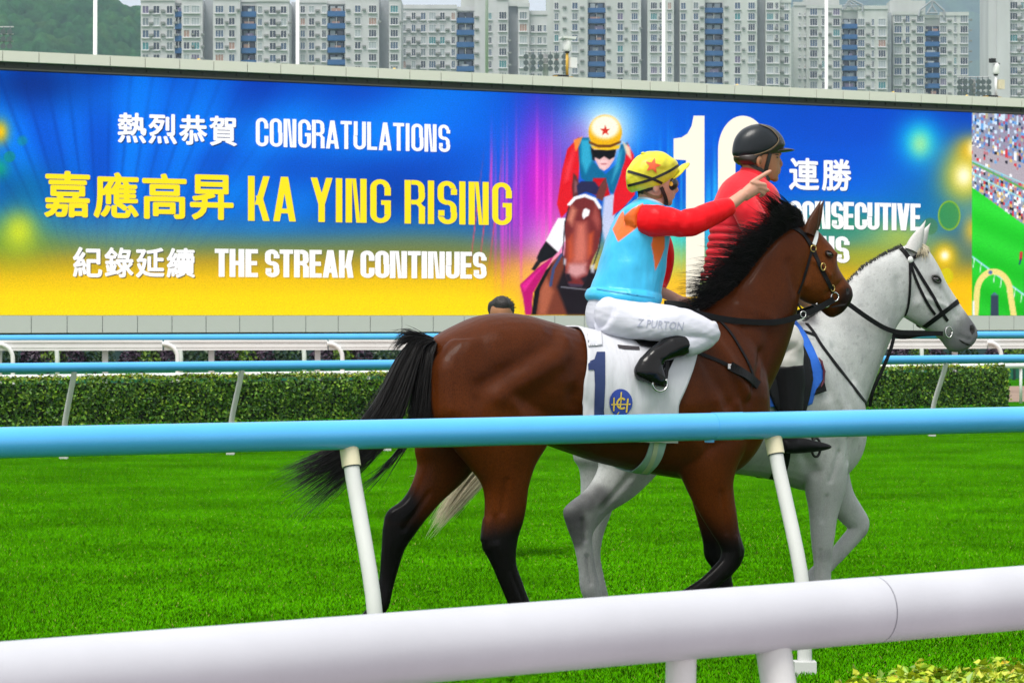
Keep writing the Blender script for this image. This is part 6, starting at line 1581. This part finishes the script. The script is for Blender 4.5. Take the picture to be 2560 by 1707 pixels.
# pointing right hand: bare wrist, palm, five fingers
b.chain([(P_(1815, 520, -.225), .026, .03), (P_(1832, 507, -.222), .029, .033), (P_(1848, 495, -.222), .027, .031), (P_(1860, 485, -.222), .026, .029)], 4, 14)
b.pairs(BAY, [(1846, 484, 1866, 503, .022, -.222), (1862, 468, 1880, 494, .027, -.222), (1878, 454, 1893, 486, .027, -.222), (1886, 448, 1900, 478, .022, -.222)], n=16)
b.chain([(P_(1878, 459, -.235), .0125, .0125), (P_(1893, 448, -.236), .0115, .0115), (P_(1909, 438, -.236), .0105, .0105), (P_(1920, 431, -.236), .0095, .0095), (P_(1928, 427, -.236), .006, .006)], 4, 12)
for (a, m_, t_, q_, r_) in (((1888, 459), (1912, 463), (1906, 474), -.242, .0112), ((1893, 467), (1914, 474), (1904, 484), -.240, .0108), ((1894, 476), (1909, 484), (1899, 491), -.234, .0098)):
    b.chain([(P_(*a, q_), r_ * 1.1), (P_((a[0] + m_[0]) / 2, (a[1] + m_[1]) / 2 - 1, q_ - .004), r_), (P_(*m_, q_ - .002), r_ * .98), (P_((m_[0] + t_[0]) / 2 + 1, (m_[1] + t_[1]) / 2 + 1, q_ + .014), r_ * .9), (P_(*t_, q_ + .026), r_ * .8)], 3, 10)
b.chain([(P_(1866, 478, -.203), .013), (P_(1886, 470, -.192), .0125), (P_(1904, 470, -.19), .0115), (P_(1919, 476, -.196), .0095), (P_(1922, 479, -.2), .006)], 3, 10)       # thumb
# left hand on the reins
b.chain([(P_(1645, 727, .16), .026, .026), (P_(1672, 738, .11), .026, .028), (P_(1692, 748, .07), .024, .026), (P_(1706, 756, .04), .028, .03)], 4, 12)
for k_, (dx, dy) in enumerate(((0, -6), (3, 0), (4, 6), (4, 12))):
    b.chain([(P_(1706 + dx, 754 + dy, .04), .012), (P_(1722 + dx * .6, 757 + dy, .025), .011), (P_(1724 + dx * .4, 765 + dy, .01), .010), (P_(1714, 768 + dy, .012), .008)], 3, 10)
b.chain([(P_(1700, 748, .02), .012), (P_(1714, 748, .005), .0115), (P_(1724, 754, .002), .008)], 3, 10)
jb_me = b.fuse('body', .0052, 3, .5, .0012); jb_me.materials.append(M_skin); jbody = link(bpy.data.objects.new('body', jb_me), jk)
# ear
mb = MB(); c = P_(1640, 468, -.072)
mb.sphere(c, (.017, .008, .028), 12, 8); er = mb.build('ear', M_skin, jk, True)
decal('hair', BAY, bvh_of(jb_me), [(1594, 462), (1612, 462), (1630, 462), (1632, 474), (1618, 480), (1606, 486), (1598, 482)], M_hairbr, jk, .003, 4, mirror=True)
# silks
b = Blob(); b.pairs(BAY, TORSO, n=32); b.chain([(P_(1590, 545, -.06), .07, .08), (P_(1612, 545, -.13), .072, .07)], 3); b.chain([(P_(1590, 545, .06), .07, .08), (P_(1612, 545, .13), .072, .07)], 3)
b.pairs(BAY, [(1482, 722, 1642, 740, .180, 0), (1475, 736, 1640, 754, .192, 0), (1478, 748, 1632, 766, .190, 0)], n=30)
silk = fused('silk_jacket', b, M_silk_t, jk, .0062, 4, .003, [(.005, 8, 1, (1.3, .6, 1.6)), (.0025, 17, 5, (2.4, 1, .7))])
b = Blob(); b.chain(arm_chain(ARM_N), 5, 20); slv = fused('sleeve', b, M_silk_r, jk, .0058, 3, .003, [(.006, 10, 2, (1.8, 1, .7)), (.003, 24, 6, (1.4, 1, 1))])
b = Blob(); b.chain(arm_chain(ARM_F), 5, 20); fused('sleeve', b, M_silk_r, jk, .0058, 3, .003, [(.005, 9, 8)])
silk_bvh = bvh_of(silk.data)
co = get_co(silk.data); no = get_no(silk.data); sxy = []
for p in co:                     # dyed chevrons: where the garment's pattern pieces lie, seen from its right side
    w_ = BAY.m @ Vector(p); sxy.append((CX + w_.x / w_.y * FPX, HY - (w_.z - CAMH) / w_.y * FPX))
sxy = np.array(sxy); orange = np.zeros(len(co))
for poly in ([(1606, 508), (1618, 530), (1612, 552), (1600, 563), (1572, 585), (1545, 605), (1534, 580), (1522, 556), (1538, 533), (1555, 516), (1561, 539), (1580, 522)], [(1636, 580), (1662, 580), (1662, 620), (1652, 648), (1638, 678), (1634, 640), (1628, 612)]):
    ins = np.zeros(len(co), bool); j = len(poly) - 1
    for i in range(len(poly)):
        (xi, yi), (xj, yj) = poly[i], poly[j]
        ins ^= ((yi > sxy[:, 1]) != (yj > sxy[:, 1])) & (sxy[:, 0] < (xj - xi) * (sxy[:, 1] - yi) / (yj - yi + 1e-9) + xi); j = i
    sd = np.where(ins, 1, -1) * seg_dist(sxy, poly + [poly[0]]); orange = np.maximum(orange, smoothstep(-1.2, 1.2, sd))
orange *= (no[:, 1] < .1) | (co[:, 1] < 0)
set_col(silk.data, np.array([.03, .42, .72]) * (1 - orange[:, None]) + np.array([.80, .13, .010]) * orange[:, None])
decal('hem_seam', BAY, silk_bvh, [(1492, 721), (1540, 729), (1600, 738), (1636, 744), (1636, 746), (1600, 741), (1540, 732), (1492, 724)], mat('seam thread', (.02, .26, .48), rough=.6), silk, .003, 4)
b = Blob(); b.chain([(P_(1600, 500, 0), .064, .072), (P_(1599, 512, 0), .066, .075)], 3, 20) ; b = None
mb = MB(); pts_ = [P_(1600 + 0, 496, 0)]
cv = []
for i in range(25):
    a = 2 * math.pi * i / 24; cv.append(Vector((math.cos(a) * .058, math.sin(a) * .064, -math.cos(a) * .022)) + P_(1627, 508, 0))
mb.tube(cv, .009, 8); mb.build('collar', mat('pale collar', (.40, .55, .66), rough=.6), silk, True)
# breeches, socks, boots
b = Blob(); b.pairs(BAY, HIPS, n=30); b.pairs(BAY, LEG_N, n=24); b.pairs(BAY, LEG_F, n=24); b.pairs(BAY, SHIN_N, n=20); b.pairs(BAY, SHIN_F, n=20)
for s_ in (-1, 1): b.ball(P_(1535, 785, .105 * s_), (.10, .07, .085)); b.ball(P_(1580, 795, .13 * s_), (.10, .07, .08))
br = fused('breeches', b, M_breech, jk, .0062, 9, .008, [(.002, 9, 3, (.6, 1, 2.0)), (.0022, 16, 7, (2.2, .4, 3.4))]); br_bvh = bvh_of(br.data)
for nm, rows in (('boot', BOOT_N), ('boot', BOOT_F)):
    b = Blob(); b.pairs(BAY, rows, n=20); fused(nm, b, M_boot, jk, .0055, 3, .003, [(.004, 14, 4), (.0015, 34, 9)])
mb = MB()
for s_ in (-1, 1):
    pass
so = decal('boot_sole', BAY, bvh_of(*[o.data for o in jk.children if o.name.startswith('boot')]), [(1588, 932), (1600, 940), (1640, 960), (1662, 966), (1662, 970), (1636, 967), (1598, 949), (1588, 942)], M_rub, jk, .004, 4)
# name stitched faintly on the thigh
c_ = bpy.data.curves.new('g', 'FONT'); c_.body = 'Z PURTON'; c_.resolution_u = 2
o_ = bpy.data.objects.new('g', c_); COL.objects.link(o_); bpy.context.view_layer.update(); m_ = bpy.data.meshes.new_from_object(o_.evaluated_get(bpy.context.evaluated_depsgraph_get()))
vc = get_co(m_); lo, hi = vc.min(0), vc.max(0); tv = []
for p in vc:
    a = (p[0] - lo[0]) / (hi[0] - lo[0]); h__ = (p[1] - lo[1]) / (hi[1] - lo[1]); x_t, y_t = 1592 + 114 * a + 4 * h__, 816 + 9 * a - 19 * h__
    h, n_ = cast(BAY, br_bvh, x_t, y_t); tv.append((h + n_ * .003) if h is not None else P_(x_t, y_t, -.3))
mesh_obj('stitched_name', tv, [tuple(p.vertices) for p in m_.polygons], M_ink, br); bpy.data.objects.remove(o_); bpy.data.curves.remove(c_)
# cap
b = Blob(); b.pairs(BAY, [(1582, 480, 1676, 450, .078, 0), (1573, 470, 1690, 425, .088, 0), (1569, 446, 1689, 408, .094, 0), (1575, 420, 1679, 397, .091, 0), (1592, 397, 1662, 386, .074, 0), (1612, 383, 1645, 380, .043, 0), (1624, 378, 1633, 378, .012, 0)], n=28)
cap = fused('cap', b, M_cap, jk, .0055, 3, .002, [(.004, 20, 3, (1, 1, 1)), (.0022, 45, 3)])
b = Blob(); b.pairs(BAY, [(1650, 462, 1668, 446, .070, 0), (1678, 447, 1688, 428, .072, 0), (1696, 431, 1700, 419, .06, 0), (1711, 418, 1713, 410, .042, 0), (1720, 410, 1721, 407, .016, 0)], n=20); fused('cap_peak', b, M_cap, jk, .005, 2, .001, [(.003, 30, 1)])
cap_bvh = bvh_of(cap.data, *[o.data for o in jk.children if o.name.startswith('cap_peak')])
decal('cap_star', BAY, cap_bvh, star_pts((1632, 415), 21, 9, .22, .95), M_star, cap, .004, 3)
for pts in ([(1571, 464), (1600, 457), (1632, 447), (1665, 432), (1695, 414)], [(1571, 429), (1600, 437), (1630, 447), (1650, 456), (1664, 463)]): strap('cap_band', BAY, cap_bvh, pts, .013, M_rub, cap, .002, .003, 3)
mb = MB(); mb.sphere(P_(1608, 384, 0), (.012, .012, .008), 10, 6); mb.build('cap_button', M_cap, cap, True)
# goggles, chin strap
b = Blob(); b.chain([(P_(1674, 458, -.066), .020, .020), (P_(1679, 460, -.05), .033, .028), (P_(1685, 459, 0), .024, .022), (P_(1679, 460, .05), .033, .028), (P_(1674, 458, .066), .02, .02)], 4, 16, side=(1, 0, 0)); gg = fused('goggles', b, M_rub, jk, .005, 2, .001)
gb = bvh_of(gg.data); decal('goggle_lens', BAY, gb, [(1678 + 4.6 * math.cos(R(a)), 460 + 5.5 * math.sin(R(a))) for a in range(0, 360, 24)], M_lens, gg, .003, 3)
jb_bvh = bvh_of(jb_me); strap('chin_strap', BAY, jb_bvh, [(1652, 468), (1658, 482), (1664, 498), (1666, 510)], .018, M_rub, jk, .003, .004, 3, mirror=True); strap('harness', BAY, jb_bvh, [(1610, 480), (1626, 490), (1645, 494), (1656, 486), (1656, 470)], .014, M_brown, jk, .003, .003, 3, mirror=True)
free_strap('whip', BAY, [(1660, 758, -.04), (1690, 760, -.03), (1712, 766, -.02), (1722, 778, -.03)], .028, .02, M_rub, jk)

# ---- rider on the grey
rd = GRY.root('person'); tag(rd, 'rider in red quilted top and black helmet on the grey horse, looking right', 'person')
P_ = GRY.px; SK = 472.0
M_redtop = mat('red jersey', (.66, .008, .02), rough=.65, spec=.2, sheen=.2, var=.06, vscale=14, bump=.002, bscale=30); M_quilt = mat('red quilted vest', (.50, .006, .018), rough=.6, spec=.25, var=.08, vscale=10, attr='Col')
M_helm = mat('black helmet shell', (.008, .012, .016), rough=.34, spec=.3, coat=.08, bump=.0003, bscale=300); M_helm2 = mat('brown black helmet trim', (.022, .014, .011), rough=.35); M_beige = mat('stone breeches', (.50, .49, .46), rough=.8, var=.05, vscale=20)
TOR = [(1856, 430, 1905, 460, .065, 0), (1822, 460, 1925, 478, .15, 0), (1798, 505, 1938, 515, .172, 0), (1786, 560, 1936, 570, .165, 0), (1776, 615, 1925, 625, .155, 0), (1767, 668, 1915, 680, .15, 0), (1764, 700, 1910, 712, .15, 0)]
HIP2 = [(1768, 680, 1905, 690, .155, 0), (1762, 735, 1900, 740, .17, 0), (1768, 790, 1890, 800, .175, 0), (1785, 820, 1870, 830, .14, 0)]
LG = [(1830, 740, 1800, 820, .10, -.12), (1880, 760, 1850, 840, .10, -.2), (1935, 790, 1905, 870, .085, -.25), (1985, 812, 1950, 885, .075, -.275), (2003, 850, 1955, 880, .065, -.285), (2004, 890, 1942, 890, .06, -.29), (2004, 928, 1942, 930, .058, -.295)]
BT = [(2005, 912, 1938, 918, .06, -.295), (2008, 940, 1938, 945, .06, -.297), (2006, 1000, 1946, 1005, .055, -.305), (1998, 1060, 1952, 1065, .045, -.315), (1996, 1095, 1952, 1100, .042, -.32), (2000, 1112, 1955, 1128, .044, -.325)]
FT = [(1956, 1098, 1956, 1130, .035, -.325), (1990, 1094, 1990, 1132, .042, -.328), (2030, 1102, 2032, 1128, .042, -.332), (2060, 1108, 2062, 1124, .034, -.335), (2076, 1113, 2076, 1120, .014, -.336)]
mir = lambda rows: [(r_[0], r_[1], r_[2], r_[3], r_[4], -r_[5]) for r_ in rows]
HD2 = [(1868, 340, 1925, 336, .045, 0), (1852, 358, 1942, 356, .07, 0), (1848, 378, 1946, 376, .075, 0), (1852, 395, 1946, 394, .074, 0), (1858, 412, 1945, 412, .069, 0), (1868, 426, 1945, 428, .062, 0), (1882, 438, 1942, 442, .052, 0), (1905, 446, 1937, 452, .04, 0)]
def ac(pts): return [(P_(x, y, q), r / SK, r / SK * .95) for x, y, q, r in pts]
AN = [(1842, 487, -.14, 31), (1866, 522, -.185, 35), (1887, 566, -.21, 33), (1900, 610, -.235, 31), (1922, 650, -.22, 28), (1950, 690, -.2, 24), (1975, 722, -.17, 20)]
AF = [(1845, 487, .14, 31), (1880, 530, .19, 33), (1905, 590, .23, 31), (1925, 640, .22, 27), (1955, 690, .18, 22), (1975, 722, .14, 19)]
b = Blob(); b.pairs(GRY, shrink(TOR, .86, .85)); b.pairs(GRY, shrink(HIP2, .86, .85)); b.pairs(GRY, HD2, n=24); b.pairs(GRY, [(1860, 405, 1915, 425, .058, 0), (1858, 430, 1918, 448, .06, 0), (1850, 460, 1915, 475, .07, 0)])
b.chain([(P_(1944, 392), .008, .010), (P_(1949, 404), .011, .013), (P_(1952, 412), .010, .014), (P_(1945, 417), .008, .012)], 3, 10); b.chain([(P_(1943, 424, -.022), .006), (P_(1949, 424.5, 0), .0085), (P_(1943, 424, .022), .006)], 3, 8, side=(1, 0, 0)); b.chain([(P_(1942, 431, -.02), .006), (P_(1947, 432, 0), .0085), (P_(1942, 431, .02), .006)], 3, 8, side=(1, 0, 0)); b.ball(P_(1937, 447), (.018, .022, .017)); b.ball(P_(1940, 386), (.014, .055, .009))
for rows in (LG, BT, FT): b.pairs(GRY, shrink(rows, .84, .84), n=16); b.pairs(GRY, shrink(mir(rows), .84, .84), n=16)
for arm in (AN, AF):
    b.chain([(c, r1 * .8, r2 * .8) for c, r1, r2 in ac(arm)]); s_ = -1 if arm is AN else 1; q0 = arm[-1][2]
    b.chain([(P_(1972, 718, q0), .028, .028), (P_(1990, 735, q0 * .8), .028, .03), (P_(2004, 748, q0 * .65), .028, .03), (P_(2014, 757, q0 * .55), .03, .026)], 4, 12)
    for k_ in range(4): b.chain([(P_(2014, 748 + 6 * k_, q0 * .55), .012), (P_(2030, 752 + 6 * k_, q0 * .5), .011), (P_(2034, 760 + 5 * k_, q0 * .35), .010), (P_(2024, 764 + 5 * k_, q0 * .25), .008)], 3, 10)
    b.chain([(P_(2008, 745, q0 * .4), .013), (P_(2022, 744, q0 * .25), .0115), (P_(2032, 750, q0 * .2), .008)], 3, 10)
rb_me = b.fuse('body', .0055, 3, .5, .0012); rb_me.materials.append(M_skin2); link(bpy.data.objects.new('body', rb_me), rd); rb_bvh = bvh_of(rb_me)
mb = MB(); mb.sphere(P_(1898, 403, -.074), (.018, .009, .030), 12, 8); mb.build('ear', M_skin2, rd, True); mb = MB(); mb.sphere(P_(1901, 404, -.082), (.008, .004, .016), 10, 6); mb.build('ear_inner', M_brown, rd, True)
decal('eyebrow', GRY, rb_bvh, [(1936, 386), (1942, 385), (1946, 387), (1946, 389), (1940, 388)], M_hairbr, rd, .002, 2, mirror=True); decal('eye', GRY, rb_bvh, [(1939, 393), (1944, 392), (1946, 394), (1943, 396)], M_rub, rd, .002, 2, mirror=True)
b = Blob(); b.pairs(GRY, TOR, n=32); b.pairs(GRY, [(1763, 680, 1908, 690, .17, 0), (1762, 700, 1905, 712, .172, 0)], n=28); vest = b.fuse('quilted_vest', .0065, 4, .5, .003)
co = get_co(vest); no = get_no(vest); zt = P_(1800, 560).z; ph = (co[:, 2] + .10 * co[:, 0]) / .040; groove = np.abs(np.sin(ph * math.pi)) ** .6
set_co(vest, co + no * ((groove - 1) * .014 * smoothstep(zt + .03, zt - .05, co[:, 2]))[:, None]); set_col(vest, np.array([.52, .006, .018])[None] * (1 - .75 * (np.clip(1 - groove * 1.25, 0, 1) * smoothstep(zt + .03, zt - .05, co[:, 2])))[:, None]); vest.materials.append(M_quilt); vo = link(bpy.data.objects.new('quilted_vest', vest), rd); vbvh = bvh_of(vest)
b = Blob(); b.pairs(GRY, [(1852, 428, 1908, 458, .072, 0), (1818, 457, 1926, 476, .156, 0), (1795, 505, 1940, 513, .178, 0), (1789, 535, 1938, 545, .172, 0), (1797, 560, 1930, 562, .15, 0)], n=30)
fused('yoke', b, M_redtop, rd, .0065, 3, .004, [(.004, 9, 3)]);
for arm in (AN, AF): b = Blob(); b.chain(ac(arm), 5, 20); fused('sleeve', b, M_redtop, rd, .006, 3, .004, [(.007, 9, 2, (1, 1, 1)), (.004, 22, 6)])
mb = MB(); cv = []
for k_ in range(3):
    pass
b = Blob(); b.pairs(GRY, [(1857, 418, 1916, 446, .066, 0), (1853, 428, 1914, 455, .072, 0), (1847, 446, 1910, 470, .085, 0)], n=28); fused('collar', b, M_redtop, rd, .0055, 2, .002)
b = Blob(); b.pairs(GRY, [(1764, 700, 1905, 712, .168, 0), (1762, 722, 1903, 734, .170, 0), (1766, 738, 1900, 748, .165, 0)], n=26); fused('jersey_hem', b, mat('lime hem', (.40, .50, .16), rough=.8), rd, .0065, 2, .006)
b = Blob(); b.pairs(GRY, HIP2, n=28); b.pairs(GRY, LG, n=22); b.pairs(GRY, mir(LG), n=22); fused('breeches', b, M_beige, rd, .0065, 3, .002, [(.005, 10, 3, (1, 1, 2)), (.003, 26, 6)])
for f_ in (lambda r_: r_, mir):
    b = Blob(); b.pairs(GRY, f_(BT), n=20); b.pairs(GRY, f_(FT), n=18); fused('boot', b, M_black, rd, .006, 3, .003, [(.003, 14, 4)])
# helmet
b = Blob(); b.pairs(GRY, [(1842, 394, 1950, 380, .078, 0), (1835, 385, 1953, 372, .088, 0), (1837, 362, 1958, 360, .094, 0), (1844, 342, 1950, 342, .09, 0), (1858, 325, 1936, 326, .074, 0), (1876, 315, 1920, 316, .05, 0), (1892, 311, 1903, 311, .014, 0)], n=32)
hm = fused('helmet', b, M_helm, rd, .0055, 5, .002); hm_bvh = bvh_of(hm.data)
decal('helmet_front', GRY, hm_bvh, [(1896, 312), (1914, 316), (1934, 326), (1948, 342), (1957, 360), (1957, 380), (1925, 384), (1918, 380), (1938, 366), (1946, 350), (1940, 336), (1922, 322)], M_helm2, hm, .003, 4, mirror=True, solid=.003)
strap('helmet_trim', GRY, hm_bvh, [(1836, 390), (1860, 392), (1885, 387), (1910, 380), (1930, 370), (1944, 356), (1944, 344), (1926, 324), (1900, 313)], .005, mat('tan trim', (.18, .13, .07), rough=.5), hm, .003, .003, 3, mirror=True)
b = Blob(); b.pairs(GRY, [(1922, 384, 1925, 374, .082, 0), (1950, 382, 1952, 371, .082, 0), (1968, 380, 1970, 373, .06, 0), (1982, 377, 1983, 374, .022, 0)], n=24); fused('helmet_peak', b, M_helm2, rd, .005, 3, .001)
b = Blob(); b.pairs(GRY, [(1838, 390, 1926, 382, .079, 0), (1842, 402, 1890, 396, .078, 0), (1856, 412, 1884, 410, .074, 0)], n=24); fused('helmet_liner', b, M_helm2, rd, .0055, 3, .002)
strap('chin_strap', GRY, rb_bvh, [(1924, 384), (1920, 400), (1914, 424), (1914, 440), (1922, 452)], .022, M_rub, rd, .003, .004, 3, mirror=True); strap('chin_strap', GRY, rb_bvh, [(1872, 408), (1888, 418), (1904, 426), (1914, 436)], .016, M_rub, rd, .004, .004, 3, mirror=True)

# ---- dark-haired person walking behind the bay; only the top of the head shows
HM = Frame((1253 - CX) / FPX * 20.0, 20.0, R(-90)); hp = HM.root('person'); tag(hp, 'person with short black hair, only the head showing over the bay rump', 'person'); P_ = HM.px
L = lambda u, v, w: Vector((u, v, w)); b = Blob()
b.chain([(L(0, 0, .86), .10, .15), (L(0, 0, 1.0), .105, .155), (L(.0, 0, 1.15), .105, .15), (L(0, 0, 1.3), .115, .175), (L(-.01, 0, 1.4), .085, .165), (L(0, 0, 1.45), .055, .07), (L(.015, 0, 1.5), .05, .052), (L(.02, 0, 1.54), .06, .055), (L(.025, 0, 1.6), .092, .072), (L(.02, 0, 1.66), .092, .073), (L(.01, 0, 1.70), .06, .05)], 4, 20)
for s_ in (-1, 1):
    b.chain([(L(0, .055 * s_, .92), .085, .075), (L(.01, .05 * s_, .7), .075, .065), (L(.01, .03 * s_, .47), .055, .05), (L(-.01, .03 * s_, .3), .052, .045), (L(-.02, .03 * s_, .09), .038, .032), (L(-.02, .03 * s_, .03), .04, .034)], 4, 14); b.chain([(L(-.05, .03 * s_, .035), .026, .028), (L(.06, .034 * s_, .035), .024, .03), (L(.15, .036 * s_, .03), .014, .024)], 3, 10)
    b.chain([(L(-.01, .17 * s_, 1.38), .05), (L(-.02, .21 * s_, 1.2), .042), (L(.0, .22 * s_, 1.07), .036), (L(.05, .21 * s_, .92), .03), (L(.08, .2 * s_, .82), .024)], 4, 12); b.chain([(L(.08, .2 * s_, .83), .022, .03), (L(.095, .19 * s_, .76), .02, .036), (L(.1, .185 * s_, .71), .016, .03)], 3, 10)
    for k_ in range(4): b.chain([(L(.115 - .022 * k_, .185 * s_, .72), .010), (L(.118 - .022 * k_, .178 * s_, .675), .009), (L(.112 - .021 * k_, .168 * s_, .645 + .006 * abs(k_ - 1)), .007)], 3, 8)
    b.chain([(L(.115, .18 * s_, .77), .011), (L(.135, .165 * s_, .73), .010), (L(.135, .155 * s_, .70), .007)], 3, 8)
b.chain([(L(.10, 0, 1.62), .010), (L(.125, 0, 1.585), .013), (L(.105, 0, 1.575), .008)], 3, 8)
fused('body', b, M_skin2, hp, .008, 3, .001)
b = Blob(); b.chain([(L(0, 0, .93), .115, .165), (L(0, 0, 1.15), .12, .165), (L(0, 0, 1.3), .128, .19), (L(-.01, 0, 1.41), .09, .17), (L(0, 0, 1.45), .06, .075)], 4, 20)
for s_ in (-1, 1): b.chain([(L(-.01, .17 * s_, 1.38), .062), (L(-.02, .21 * s_, 1.2), .056), (L(-.01, .22 * s_, 1.12), .054)], 4, 12)
fused('shirt', b, mat('dark shirt', (.02, .025, .04), rough=.8), hp, .009, 3, .003)
b = Blob(); b.chain([(L(0, 0, .84), .115, .165), (L(0, 0, .98), .118, .168)], 3, 20)
for s_ in (-1, 1): b.chain([(L(0, .055 * s_, .92), .096, .084), (L(.01, .05 * s_, .7), .086, .074), (L(.01, .03 * s_, .47), .068, .06), (L(-.02, .03 * s_, .06), .058, .05)], 4, 14)
fused('trousers', b, mat('dark trousers', (.015, .015, .018), rough=.8), hp, .009, 3, .003)
for s_ in (-1, 1):
    b = Blob(); b.chain([(L(-.06, .03 * s_, .045), .042, .04), (L(.05, .034 * s_, .045), .042, .046), (L(.17, .036 * s_, .03), .028, .042), (L(.19, .036 * s_, .025), .012, .02)], 3, 12); fused('shoe', b, M_rub, hp, .008, 2, .003)
M_hblack = mat('short black hair', (.008, .006, .006), rough=.6, bump=.004, bscale=90)
b = Blob(); b.chain([(L(-.035, 0, 1.575), .05, .074), (L(-.02, 0, 1.62), .085, .084), (L(.008, 0, 1.665), .104, .084), (L(.02, 0, 1.69), .096, .072), (L(.012, 0, 1.712), .05, .045)], 4, 20); fused('hair', b, M_hblack, hp, .007, 2, .001, [(.006, 30, 1)])
hs_ = []
for i in range(150):
    d = Vector(r.normal(0, 1, 3)).normalized(); d.z = abs(d.z); p = L(0, 0, 1.65) + Vector((d.x * .085, d.y * .075, d.z * .072)); hs_.append([p, p + d * .010 + Vector((.006, .004, .002)), p + d * .016 + Vector((.014, .01, .0))])
strands('hair_tips', hs_, M_hblack, hp, .0022, 4)
